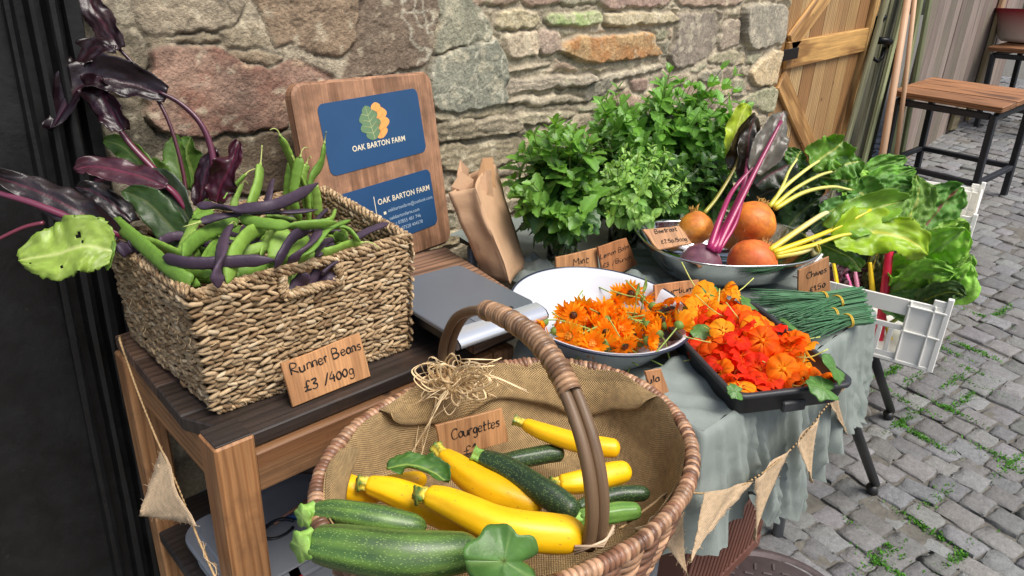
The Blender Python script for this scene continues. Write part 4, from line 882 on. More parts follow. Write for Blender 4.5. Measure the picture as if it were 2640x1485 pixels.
bx = lambda x0, x1, y0, y1, z0, z1: bb.box(W3((x0 + x1) / 2, (y0 + y1) / 2, (z0 + z1) / 2), (x1 - x0, y1 - y0, z1 - z0), R=np.stack([u_, fy, [0, 0, 1.0]], 1), bev=.002)
for yo in (0, Ly):                        # the two short ends, with hand hole and slats
    bx(0, .10, yo - t_ / 2, yo + t_ / 2, .012, Lz); bx(.30, Lx, yo - t_ / 2, yo + t_ / 2, .012, Lz); bx(.10, .30, yo - t_ / 2, yo + t_ / 2, .155, Lz); bx(.10, .30, yo - t_ / 2, yo + t_ / 2, .105, .122); bx(.10, .30, yo - t_ / 2, yo + t_ / 2, .012, .03)
    for k in range(6): bx(.116 + k * .030, .116 + k * .030 + .014, yo - t_ / 2, yo + t_ / 2, .03, .105)
    for z in (.105, .185): bx(.298, Lx, yo - t_ - .004, yo - t_ / 2, z, z + .006)
    for x in (.302, .365): bx(x, x + .006, yo - t_ - .004, yo - t_ / 2, .012, Lz)
    bx(.0, .06, yo - t_ / 2, yo + t_ / 2, Lz, Lz + .018); bx(.36, Lx, yo - t_ / 2, yo + t_ / 2, Lz, Lz + .018)
for xo in (0, Lx):
    bx(xo - t_ / 2, xo + t_ / 2, 0, Ly, .012, .05); bx(xo - t_ / 2, xo + t_ / 2, 0, Ly, .15, Lz)
    for k in range(20): bx(xo - t_ / 2, xo + t_ / 2, .01 + k * .03, .026 + k * .03, .05, .15)
bx(-.006, Lx + .006, -.006, Ly + .006, 0, .012)
for (x, y) in ((0, 0), (Lx, 0), (0, Ly), (Lx, Ly)): bx(x - .008, x + .008, y - .008, y + .008, 0, Lz + .03)
bb.build('crate_body', M_wp, root)
root = empty('folding_stand', (2.4, .8, 0), 'black metal stand with splayed legs carrying the white crate', 'stand')
M_bk = mat('black tube', L(34, 34, 36), .45, .2, 30)
t1, f1 = P(2122, 985, Y=.56), Pg(2196, 1236); t2, f2_ = P(2200, 905, Y=.60), Pg(2236, 1050)
zt = .445
def leg(top, foot):
    q = MB(); q.tube([top, foot + np.array([0, 0, .03])], .015, 12); l_ = q.build('leg', M_bk, root); q = MB(); d = nrm(foot - top); q.tube([foot - d * .035, foot], [.0163, .0163], 12); q.build('rubber_foot', M_bk, l_)
ra = ray(2122, 985); 
def at_h(x, y, z): return P(x, y, z=z)
leg(at_h(2112, 965, zt + .1), f1); leg(at_h(2192, 880, zt), f2_)
leg(W3(.05, .55, -.02), np.array([*(W3(.02, .60, 0)[:2]), gz(W3(.02, .60, 0)[0])])); leg(W3(.16, .55, -.02), np.array([*(W3(.12, .60, 0)[:2]), gz(W3(.12, .60, 0)[0])]))
bb = MB(); bxx = lambda x0, x1, y0, y1, z0, z1: bb.box(W3((x0 + x1) / 2, (y0 + y1) / 2, (z0 + z1) / 2), (x1 - x0, y1 - y0, z1 - z0), R=np.stack([u_, fy, [0, 0, 1.0]], 1), bev=.002)
bxx(.02, .38, .04, .06, -.022, -.002); bxx(.02, .38, .54, .56, -.022, -.002); bxx(.03, .05, .04, .56, -.02, -.003); bxx(.35, .37, .04, .56, -.02, -.003); bb.build('stand_frame', M_bk, root)

# ---- brown vented crate under the table, drain cover
root = empty('brown_crate', (1.4, .68, 0), 'brown plastic vented crate on the setts under the cloth', 'crate')
M_br = mat('brown crate plastic', L(112, 74, 62), .5, .15, 20)
pA, pB = P(1945, 1185, z=.27), P(1760, 1355, z=.27); uC = nrm([*(pA - pB)[:2], 0]); vC = np.array([-uC[1], uC[0], 0]); oC = np.array([pB[0], pB[1], 0.004]) - uC * .04; Lc_ = np.linalg.norm(pA - pB) + .05
bb = MB(); RC_ = np.stack([uC, vC, [0, 0, 1.0]], 1)
def bc(x0, x1, y0, y1, z0, z1): bb.box(oC + uC * (x0 + x1) / 2 + vC * (y0 + y1) / 2 + np.array([0, 0, (z0 + z1) / 2]), (x1 - x0, y1 - y0, z1 - z0), R=RC_, bev=.002)
for yo in (0, .34):
    bc(0, Lc_, yo - .004, yo + .004, .23, .27); bc(0, Lc_, yo - .004, yo + .004, 0, .04); bc(0, Lc_, yo - .007, yo + .007, .255, .27)
    k = 0.0
    while k < Lc_ - .02:
        bb.box(oC + uC * (k + .01) + vC * yo + np.array([0, 0, .135]), (.012, .007, .205), R=RC_ @ ry(.25), bev=.002); k += .024
for xo in (0, Lc_): bc(xo - .004, xo + .004, 0, .34, 0, .27)
bc(0, Lc_, 0, .34, 0, .01); bb.build('crate_body', M_br, root)
mc = P(1790, 1450, z=.006); 
for k in range(3): pass
root = empty('drain_cover', (1.42, .50, 0), 'round cast iron drain cover with raised tread marks set in the paving', 'drain cover')
M_cast = mat('cast iron', L(88, 78, 78), .6, .2, 40, metal=.3, bump=.001)
e1, e2, e3 = P(1985, 1449, z=.008), P(1945, 1390, z=.008), P(1905, 1352, z=.008); Cc = np.array([(e2[0] - .20), (e2[1] - .10)]); rad = np.linalg.norm(e2[:2] - Cc)
bb = MB(); bb.lathe([(0, .010), (rad - .03, .010), (rad - .028, .004), (rad - .02, .004), (rad - .018, .012), (rad, .012), (rad + .004, 0)], 64, c=(*Cc, 0)); bb.build('cover_plate', M_cast, root)
bb = MB()
for i in range(-6, 7):
    for j in range(-6, 7):
        x, y = i * .036, j * .036
        if math.hypot(x, y) < rad - .05: bb.box((Cc[0] + x, Cc[1] + y, .0115), (.024, .007, .006), R=rz((i + j) % 2 * 1.57 + .5), bev=.0015)
tr = bb.build('tread', M_cast, root)

# ================================================================ WICKER BASKET
WC, WA, WB2, WZ = np.array([.649, .617]), .3213, .2526, .80
root = empty('wicker_basket', (*WC, .56), 'oval willow basket with an arched handle and hessian lining full of courgettes', 'basket')
M_wil = mat('willow', (1, 1, 1), .38, .25, 40, rvar=.1, bump=.0006, bscale=160)
def ellp(k, z, a): return np.array([WC[0] + WA * k * math.cos(a), WC[1] + WB2 * k * math.sin(a), z])
ws = np.random.default_rng(6)
def wrapped(bbm, path, rad, pitch, n=14, slant=.35, cols=None):
    p = np.asarray(path); sl = np.r_[0, np.cumsum(np.linalg.norm(np.diff(p, axis=0), axis=1))]; N_ = int(sl[-1] / (pitch / 8)); ss = np.linspace(0, sl[-1], N_)
    q = np.stack([np.interp(ss, sl, p[:, k]) for k in range(3)], 1); T_ = np.gradient(q, axis=0); T_ /= np.linalg.norm(T_, axis=1)[:, None]
    u = nrm(np.cross(T_[0], [0.1, .3, 1])); a = np.linspace(0, 2 * np.pi, n, endpoint=False); V, Cc_ = [], []
    tab = np.array([cols[int(ws.integers(len(cols)))] * ws.uniform(.75, 1.2) for _ in range(int(sl[-1] / pitch) + 6)]); wv = ws.normal(size=len(tab)) * .05
    for i in range(N_):
        u = nrm(u - np.dot(u, T_[i]) * T_[i]); w_ = np.cross(T_[i], u); ph = ss[i] / pitch + slant * np.sin(a) * .8 + 1; k = np.floor(ph).astype(int); fr_ = ph - k
        r_ = rad * (.76 + .28 * np.sqrt(np.clip(1 - (2 * fr_ - 1) ** 2, 0, 1)) + wv[np.clip(k, 0, len(tab) - 1)])
        V.append(q[i] + r_[:, None] * (np.cos(a)[:, None] * u + np.sin(a)[:, None] * w_)); cc = tab[np.clip(k, 0, len(tab) - 1)]; Cc_.append(cc * (.38 + .62 * np.clip(np.minimum(fr_, 1 - fr_) * 6, 0, 1))[:, None])  # shade between the wraps painted in as darker edges
    V = np.concatenate(V); F = [[i * n + j, i * n + (j + 1) % n, (i + 1) * n + (j + 1) % n, (i + 1) * n + j] for i in range(N_ - 1) for j in range(n)]
    bbm.add(V, F, np.concatenate(Cc_))
wcol = [L(160, 122, 92), L(132, 92, 68), L(182, 142, 110), L(112, 78, 58)]
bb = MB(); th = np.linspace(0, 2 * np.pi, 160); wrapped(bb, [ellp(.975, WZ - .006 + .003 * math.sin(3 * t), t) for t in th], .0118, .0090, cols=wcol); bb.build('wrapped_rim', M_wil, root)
bb = MB(); nstake = 44
for r_ in range(15):
    t = r_ / 14; z = WZ - .03 - .20 * t; k = .95 - .22 * t ** 1.4
    for q in range(2):
        pts = []; 
        for i in range(nstake * 4 + 1):
            a = i / (nstake * 4) * 2 * np.pi; s_ = math.sin(a * nstake / 2 + math.pi * ((r_ + q) % 2)); e = ellp(k, z + .003 * q, a); ou = nrm([math.cos(a) / WA, math.sin(a) / WB2, 0]); pts.append(e + ou * .006 * s_)
        c_ = wcol[(r_ * 3 + q) % 4] * .95
        bb.tube(pts, .0052, 6, col=c_, cap=False, colf=(lambda c0: (lambda tt, aa: c0 * (1 + .18 * np.sin(tt * 170)[:, None])))(c_))
for i in range(nstake):
    a = (i + .5) / nstake * 2 * np.pi; bb.tube([ellp(.955, WZ - .02, a), ellp(.90, WZ - .12, a), ellp(.73, WZ - .235, a)], .005, 6, col=wcol[1])
bb.add([ellp(.74, WZ - .237, t) for t in th[:-1]], [list(range(159))], wcol[1] * .6); bb.build('woven_body', M_wil, root)
hb0, hb1 = P(1493, 1372, z=WZ - .02), P(1126, 915, z=WZ - .01); hn = nrm(np.cross(hb1 - hb0, [0, 0, 1])); H_ = lambda l: np.array([P(x, y, pl=(hb0, hn)) for x, y in l])
near = H_([(1493, 1372), (1503, 1290), (1497, 1200), (1478, 1110), (1452, 1030), (1428, 970)]); mid = H_([(1436, 990), (1400, 920), (1352, 855), (1300, 815), (1245, 786), (1222, 781)]); far = H_([(1240, 784), (1200, 780), (1160, 796), (1136, 835), (1124, 880), (1124, 925)])
M_rod = mat('bare willow rod', L(112, 88, 64), .5, .35, 60, stretch=(.06, 1, 1), bump=.0016, stain=(14, .55, .6, L(84, 60, 42)))
for sg in (-1, 1):
    bb = MB(); bb.tube(spline(near, 24) + hn * .0082 * sg, np.linspace(.0096, .0082, 24), 10, col=np.ones(3) * (1 + .08 * sg)); bb.build('handle_rod', M_rod, root)
    bb = MB(); bb.tube(spline(far, 24) + hn * .0082 * sg, np.linspace(.0082, .0090, 24), 10, col=np.ones(3) * (1 + .08 * sg)); bb.build('handle_rod', M_rod, root)
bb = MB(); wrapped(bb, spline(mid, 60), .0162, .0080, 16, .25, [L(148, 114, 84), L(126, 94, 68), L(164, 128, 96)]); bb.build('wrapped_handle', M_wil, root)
bb = MB(); q = hb0 + np.array([0, 0, .01])
for k in range(3): bb.tube([q + hn * .03 + [0, .0, .006 * k], q + [-.004, -.018, .012 - .004 * k], q - hn * .03 + [0, 0, -.012 + .006 * k]], .0022, 5, col=L(206, 180, 150))
bb.build('binding', M_wil, root)
# ---- hessian lining
M_hes = mat('hessian', L(176, 148, 104), .9, .16, 14, bump=.0012, weave=(190, .5))
bb = MB(); na, nd = 200, 26; G_ = np.zeros((na + 1, nd, 3)); gg = np.zeros((na + 1, nd, 3))
for i in range(na + 1):
    a = i / na * 2 * np.pi
    for j in range(nd):
        t = j / (nd - 1); wv = float(fbm(np.array(2.5 * math.cos(a) + 5), np.array(2.5 * math.sin(a) + 5), 3)) - .5
        k = .93 - .12 * t ** .8 - .42 * max(0, t - .5) ** 1.3 + .012 * math.sin(a * 9 + 3 * t) * t * (1 - .3 * t) + .014 * wv; z = WZ + .004 - .16 * min(1, t * 1.18) ** 1.05 + .012 * wv * (1 - t) + .006 * math.sin(a * 13) * (1 - t)
        G_[i, j] = ellp(k, z, a); gg[i, j] = (a * .29, t * .26, 0)
bb.grid(G_, ONE, g=gg)
nr_ = 14; G2 = np.zeros((na + 1, nr_, 3)); g2 = np.zeros_like(G2)
for i in range(na + 1):
    for j in range(nr_):
        s_ = 1 - j / (nr_ - 1) * .98; e = G_[i, -1]; c = np.array([WC[0], WC[1], e[2]]); G2[i, j] = c + (e - c) * s_ + [0, 0, .008 * math.sin(G_[i, 0, 0] * 40 + j) * s_ * (1 - s_)]; g2[i, j] = (G2[i, j, 0], G2[i, j, 1], 0)
bb.grid(G2, ONE, g=g2)
# a turned down fold of spare hessian over the right and far side
for (a0, a1, dr) in ((-.25, 1.9, .085), (2.3, 3.6, .06)):
    m2, n2 = 90, 10; G3 = np.zeros((m2, n2, 3)); g3 = np.zeros_like(G3)
    for i in range(m2):
        a = a0 + (a1 - a0) * i / (m2 - 1); w_ = math.sin(math.pi * i / (m2 - 1)) ** .5
        for j in range(n2):
            t = j / (n2 - 1); k = .94 - .095 * t - .012 * math.sin(math.pi * t) + .010 * math.sin(a * 8) * t; G3[i, j] = ellp(k, WZ + .006 - dr * w_ * t * (1 + .25 * math.sin(a * 5)) + .004 * math.sin(a * 13), a); g3[i, j] = (a * .29 + .03 * t, t * .1, 0)
    bb.grid(G3, np.array([1.06, 1.05, 1.02]), g=g3, thick=.0015)
tag(bb.build('hessian_lining', M_hes), 'coarse brown hessian cloth lining the oval willow basket', 'lining')
# ---- raffia bow
M_raf = mat('raffia', (1, 1, 1), .6, .15, 60); bb = MB(); rs = np.random.default_rng(12); rc = P(1140, 962, z=WZ + .02)
def ribbon(pts, w_, col, n=26):
    p = spline(pts, n); T_ = np.gradient(p, axis=0); up = rs.normal(size=3); G_ = []
    for i in range(n):
        s_ = nrm(np.cross(T_[i], up + .6 * np.sin(i * .3))); G_.append([p[i] - s_ * w_ / 2, p[i] + s_ * w_ / 2])
    bb.grid(np.array(G_), col, thick=.0003)
right = RC[:, 0]; upc = np.array([0, 0, 1.0]); tow = nrm(CAM - rc)
for k in range(52):
    a = rs.uniform(0, 6.28); r_ = rs.uniform(.025, .075); d = right * math.cos(a) + upc * math.sin(a) * .8 + tow * rs.uniform(0, .35); e = np.cross(d, tow) * .6; c = rc + rs.normal(size=3) * .006
    ribbon([c, c + d * r_ * .6 + e * r_ * .4, c + d * r_ + tow * .01, c + d * r_ * .55 - e * r_ * .45, c + rs.normal(size=3) * .005], rs.uniform(.0018, .0042), L(238, 210, 162) * rs.uniform(.8, 1.1))
for (x, y) in [(1030, 1150), (1040, 1155), (1055, 1160), (1062, 1158), (1080, 1060), (1230, 1000), (1325, 983), (1330, 988), (1250, 905), (1262, 900), (1245, 920), (1060, 1010), (975, 1052), (1000, 1040), (1020, 1100), (1250, 1000), (1095, 900), (1210, 1010), (1035, 1120), (1048, 1130), (1070, 1110), (1290, 985), (1240, 930), (985, 1048), (1150, 1055)]:
    e = P(x, y, z=WZ + (.02 if y < 1000 else -.05 if y < 1080 else -.10)); m_ = (rc + e) / 2 + rs.normal(size=3) * .015 + upc * .015
    ribbon([rc, rc * .7 + e * .3 + rs.normal(size=3) * .012 + upc * .02, m_, e], rs.uniform(.0018, .0036), L(238, 212, 166) * rs.uniform(.8, 1.12))
bb.tube(rc + np.array([(math.cos(t) * .012, math.sin(t) * .006, math.sin(t) * .012) for t in np.linspace(0, 6.3, 12)]), .005, 6, col=L(214, 182, 132))
tag(bb.build('raffia_bow', M_raf), 'straggly pale raffia bow tied to the far rim of the willow basket', 'bow')
# ================================================================ HANDWRITTEN PRICE TAGS
GL = {  # letter: (advance, strokes), cap height 1, x-height .58
 'R': (.62, [[(0, 0), (.02, 1), (.35, .98), (.45, .78), (.34, .56), (.03, .5), (.5, 0)]]), 'B': (.6, [[(.04, 0), (.04, 1), (.34, .98), (.42, .78), (.3, .56), (.06, .53), (.38, .48), (.5, .25), (.36, .03), (.04, 0)]]),
 'C': (.62, [[(.52, .86), (.38, 1), (.16, .9), (.03, .55), (.1, .14), (.3, 0), (.55, .14)]]), 'M': (.74, [[(0, 0), (.04, 1), (.3, .45), (.56, 1), (.62, 0)]]), 'L': (.52, [[(.06, 1), (.04, .04), (.46, .04)]]), 'N': (.66, [[(.02, 0), (.04, 1), (.5, .02), (.54, 1)]]),
 'u': (.46, [[(.02, .56), (.03, .15), (.16, 0), (.32, .12), (.36, .56), (.36, 0)]]), 'n': (.44, [[(.03, .56), (.03, 0)], [(.03, .4), (.18, .58), (.33, .46), (.34, 0)]]), 'e': (.44, [[(.03, .3), (.34, .34), (.28, .54), (.14, .56), (.03, .34), (.1, .04), (.22, 0), (.37, .12)]]),
 'r': (.36, [[(.04, .56), (.05, 0)], [(.05, .38), (.16, .55), (.31, .5)]]), 'a': (.46, [[(.34, .5), (.16, .58), (.03, .3), (.12, .02), (.3, .12), (.35, .54), (.38, 0)]]), 's': (.38, [[(.31, .52), (.14, .56), (.06, .42), (.28, .22), (.24, .03), (.03, .05)]]), 'o': (.46, [[(.18, .56), (.04, .36), (.08, .06), (.24, 0), (.37, .2), (.33, .5), (.18, .56)]]),
 'g': (.46, [[(.34, .52), (.14, .57), (.04, .3), (.14, .06), (.3, .16), (.35, .54), (.34, -.26), (.16, -.4), (.04, -.28)]]), 't': (.38, [[(.17, .9), (.15, .08), (.24, 0), (.33, .06)], [(.02, .58), (.32, .62)]]), 'i': (.2, [[(.08, .56), (.09, 0)], [(.08, .76), (.09, .8)]]), 'm': (.64, [[(.03, .56), (.03, 0)], [(.03, .42), (.15, .57), (.27, .45), (.28, 0)], [(.28, .42), (.42, .57), (.53, .45), (.54, 0)]]),
 'l': (.2, [[(.08, 1), (.09, .04)]]), 'h': (.46, [[(.04, 1), (.05, 0)], [(.05, .38), (.2, .57), (.34, .44), (.36, 0)]]), 'c': (.4, [[(.33, .48), (.2, .57), (.05, .36), (.1, .05), (.24, 0), (.35, .1)]]), 'd': (.48, [[(.36, 1), (.37, 0)], [(.36, .42), (.2, .57), (.04, .3), (.12, .02), (.28, .06), (.36, .24)]]), 'v': (.42, [[(.02, .56), (.18, 0), (.36, .57)]]),
 '3': (.5, [[(.04, .92), (.3, .96), (.36, .76), (.14, .54), (.38, .4), (.36, .1), (.16, 0), (.02, .1)]]), '4': (.52, [[(.3, 1), (.04, .38), (.44, .38)], [(.34, .7), (.32, -.04)]]), '0': (.46, [[(.2, .72), (.04, .42), (.1, .04), (.26, 0), (.38, .3), (.32, .64), (.2, .72)]]), '1': (.34, [[(.04, .66), (.2, .98), (.2, 0)]]), '2': (.5, [[(.05, .8), (.22, .96), (.36, .76), (.04, .04), (.42, .06)]]), '5': (.5, [[(.4, .96), (.1, .94), (.06, .56), (.3, .56), (.38, .24), (.2, 0), (.03, .08)]]),
 '\u00a3': (.56, [[(.46, .8), (.32, .94), (.2, .74), (.2, .2), (.02, .02), (.2, .08), (.46, .02)], [(.04, .44), (.36, .46)]]), '/': (.44, [[(.02, -.12), (.36, 1.0)]]), '.': (.2, [[(.06, 0), (.1, .03)]]), ' ': (.34, []), '*': (.5, [[(.2, .2), (.4, .5)], [(.1, .4), (.45, .3)], [(.28, .15), (.26, .55)], [(.2, .5), (.4, .2)], [(.25, .35), (.3, .4), (.25, .35)]])}
M_tag = mat('cedar shingle tag', L(188, 138, 92), .6, .2, 16, stretch=(.12, 1, 1), grain=(40, .5, L(128, 84, 50)), bump=.0007, stain=(20, .66, .4, L(118, 78, 48)))
M_pen = mat('marker ink', L(30, 24, 22), .6, .05, 10)
hwr = np.random.default_rng(2)
def write(bbm, text, p0, p1, cap, R, C0, thick):
    """marker pen text from local point p0 to p1 on the board"""
    w_ = sum(GL[c][0] for c in text); d = p1 - p0; sx_ = np.linalg.norm(d) / w_; e = d / np.linalg.norm(d); f = np.array([-e[1], e[0]]); x = 0
    for ch in text:
        for st in GL[ch][1]:
            j = hwr.normal(size=2) * .03; pts = np.array([p0 + e * (x + a + j[0]) * sx_ + f * (c + j[1]) * cap for a, c in st])
            pts = spline(pts, max(6, len(pts) * 4)); rr = thick * (1 + .3 * np.sin(np.linspace(0, 3, len(pts)) + hwr.uniform(0, 6)))
            bbm.tube(np.array([R @ [q[0], q[1], .0008] + C0 for q in pts]), rr, 5, flat=(.4, 1), up=R[:, 2])
        x += GL[ch][0]
def price_tag(px4, label, lines, plane=None, z=None, lean=.25, thick=.006, tint=1.0):
    """px4: TL TR BR BL in the photo; the lower edge lies at height z, the board leans back"""
    if plane is None:
        br, bl = P(*px4[2], z=z), P(*px4[3], z=z); u = nrm(br - bl); n = np.cross(u, [0, 0, 1.0]); n = n if np.dot(n, CAM - br) > 0 else -n
        n = nrm(n * math.cos(lean) + np.array([0, 0, math.sin(lean)])); p0 = (br + bl) / 2
    else: p0, n = plane; n = nrm(n); u = None
    q = np.array([P(x, y, pl=(p0, n)) for x, y in px4]); C0 = q.mean(0); u = nrm(q[2] - q[3]); R = np.stack([u, np.cross(n, u), n], 1)
    lp = [((a - C0) @ R)[:2] for a in q]
    dn = []
    for k in range(4):
        for s_ in (0, .35, .7): dn.append(lp[k] * (1 - s_) + lp[(k + 1) % 4] * s_ + hwr.normal(size=2) * .0006)
    root = empty('price_tag', C0, label, 'price tag', 'handwritten wooden price tags')
    bb = MB(); bb.prism(dn, -thick, 0, R=R, c=C0, col=np.ones(3) * tint, bev=.0012, axis=1); bb.build('board', M_tag, root)
    if lines:
        bb = MB()
        for text, a, c, cap, th_ in lines:
            l0, l1 = [((P(*w, pl=(p0, n)) - C0) @ R)[:2] for w in (a, c)]; e = (l1 - l0) / np.linalg.norm(l1 - l0)
            up_ = P(a[0], a[1] - cap, pl=(p0, n)); ch_ = np.linalg.norm(((up_ - C0) @ R)[:2] - l0)
            write(bb, text, l0, l1, ch_, R, C0, th_)
        bb.build('lettering', M_pen, root)
    return root, C0, R
price_tag([(706, 914), (905, 838), (933, 946), (737, 1024)], 'wooden tag reading Runner Beans propped against the seagrass basket', [('Runner Beans', (735, 943), (911, 876), 27, .0013), ('\u00a33 /400g', (766, 986), (893, 938), 27, .0013)], z=BT + .004, lean=.3)
price_tag([(1096, 1071), (1263, 1027), (1280, 1112), (1112, 1160)], 'wooden tag reading Courgettes standing among the courgettes in the willow basket', [('Courgettes', (1136, 1106), (1258, 1071), 26, .0011), ('\u00a31', (1166, 1146), (1200, 1137), 24, .0011)], z=.70, lean=.15)
price_tag([(1398, 648), (1503, 624), (1510, 716), (1406, 738)], 'wooden tag reading Mint behind the enamel bowl', [('Mint', (1442, 668), (1482, 659), 16, .0011)], z=CT + .004, lean=.15)
price_tag([(1505, 622), (1576, 598), (1604, 666), (1520, 706)], 'dark reddish wooden tag reading Lemon Balm next to the mint tag', [('Lemon Balm', (1511, 651), (1583, 624), 12, .0009), ('\u00a33 /Bunch', (1514, 675), (1589, 650), 11, .0009)], z=CT + .02, lean=.2, tint=np.array([.8, .66, .62]))
sr = SC; pz_ = SZ + .118; b0 = P(1690, 600, z=pz_)
price_tag([(1617, 577), (1709, 567), (1742, 612), (1656, 628)], 'wooden tag reading Beetroot lying tilted on the left end of the steel bowl', [('Beetroot', (1648, 588), (1704, 580), 10, .0010), ('\u00a32.50/500g', (1664, 613), (1730, 605), 9, .0009)], plane=(b0, np.array([-.35, -.55, .75])))
price_tag([(1646, 717), (1759, 703), (1762, 758), (1652, 790)], 'wooden tag reading Nasturtium half hidden by the rim of the enamel bowl', [('sturtium', (1658, 743), (1747, 731), 14, .0012), ('/10*', (1706, 766), (1753, 754), 11, .0010)], z=CT + .006, lean=.2, tint=np.array([1.05, .95, .95]))
price_tag([(2010, 680), (2086, 645), (2091, 738), (2008, 752)], 'small dark wooden tag reading Chives between the steel bowl and the chive bunches', [('Chives', (2028, 702), (2080, 683), 15, .0013), ('\u00a31.50', (2036, 736), (2076, 720), 13, .0013)], z=CT + .008, lean=.1, tint=np.array([.74, .7, .7]))
price_tag([(1624, 934), (1664, 926), (1684, 988), (1643, 1000)], 'wooden tag with the letters ula showing at the willow rim under the enamel bowl', [('ula', (1630, 966), (1661, 957), 18, .0012)], z=CT + .006, lean=.3, tint=np.array([.9, .85, .85]))

# ================================================================ HESSIAN BUNTING
M_flag = mat('hessian flag', L(212, 184, 148), .85, .1, 14, bump=.0006, weave=(330, .3)); M_string = mat('jute string', L(176, 146, 104), .8, .2, 300)
def flag_mesh(name, a, c, tip, root, curl=.0045, seed=0):
    """triangle hanging from a..c to tip, softly curled"""
    a, c, tip = np.array(a), np.array(c), np.array(tip); n = nrm(np.cross(c - a, tip - a)); G_, g_ = [], []; m_ = 14
    for i in range(m_):
        t = i / (m_ - 1) * .985
        row, gr = [], []
        for j in range(9):
            s_ = j / 8; e0, e1 = a * (1 - t) + tip * t, c * (1 - t) + tip * t; q = e0 * (1 - s_) + e1 * s_
            row.append(q + n * (curl * math.sin(2.6 * s_ * math.pi + seed) * (1 - .5 * t) + curl * 2 * math.sin(t * 2.4) * (s_ - .3)) + hwr.normal(size=3) * (.0009 if j in (0, 8) else 0)); gr.append((s_ * .12 * (1 - t), t * .15, 0))
        G_.append(row); g_.append(gr)
    b_ = MB(); b_.grid(np.array(G_), np.ones(3) * (1 + .06 * math.sin(seed * 3)), g=np.array(g_), thick=.0008)
    fr = np.array(G_)
    for j in (0, 8):
        for i in range(0, m_, 1):
            q = fr[i, j]; d = nrm(fr[i, 8 - j] - q) * -1 if i < m_ - 1 else nrm(tip - a); b_.tube([q, q + d * .004 + hwr.normal(size=3) * .0025], [.0005, .0003], 3, col=np.array([1.1, 1.1, 1.1]))
    return b_.build(name, M_flag, root)
def bunting(name, spath, flags, label):
    root = empty(name, spath[0], label, 'bunting', 'hessian bunting'); b_ = MB(); b_.tube(spline(spath, 90), .0022, 6, col=ONE, twist=300); b_.build('string', M_string, root)
    for k, (a, c, t) in enumerate(flags): flag_mesh('flag', a, c, t, root, seed=k * 1.7)
YF = .40
q = lambda x, y, Y=YF: P(x, y, Y=Y)
bunting('hessian_bunting', [q(1560, 1330, .44), q(1640, 1270, .45), q(1690, 1238, .445), q(1790, 1240, .42), q(1890, 1208, .40), q(2000, 1120, .40), q(2085, 1015, .40), P(2125, 975, Y=.42)],
 [(q(1665, 1245, .45), q(1750, 1237, .44), q(1700, 1312, .44)), (q(1778, 1240), q(1892, 1212), q(1735, 1418, .37)), (q(1898, 1207), q(1985, 1128), q(1898, 1360, .39)), (q(2000, 1118), q(2068, 1038), q(2042, 1215, .39)), (q(2088, 1012, .41), q(2112, 985, .42), q(2132, 1095, .42)), (q(1600, 1330, .44), q(1665, 1290, .44), q(1632, 1425, .43)), (q(1655, 1350, .44), q(1718, 1285, .44), q(1732, 1450, .43))], 'string of pale hessian triangles swagged along the front of the green cloth')
XB = .305
bl = lambda x, y, X=XB: P(x, y, X=X)
bunting('hessian_bunting', [P(312, 855, z=BT + .004), P(300, 850, X=.305), bl(325, 925), bl(352, 1000), bl(388, 1090), bl(410, 1140), bl(450, 1230, .30), bl(487, 1325, .29), bl(505, 1370, .285), bl(540, 1449, .28), bl(560, 1490, .28)],
 [(bl(405, 1130), bl(487, 1322, .285), bl(352, 1300, .25)), (bl(505, 1365, .285), bl(545, 1455, .28), bl(530, 1420, .30))], 'string of hessian bunting hanging down the left end of the timber bench')
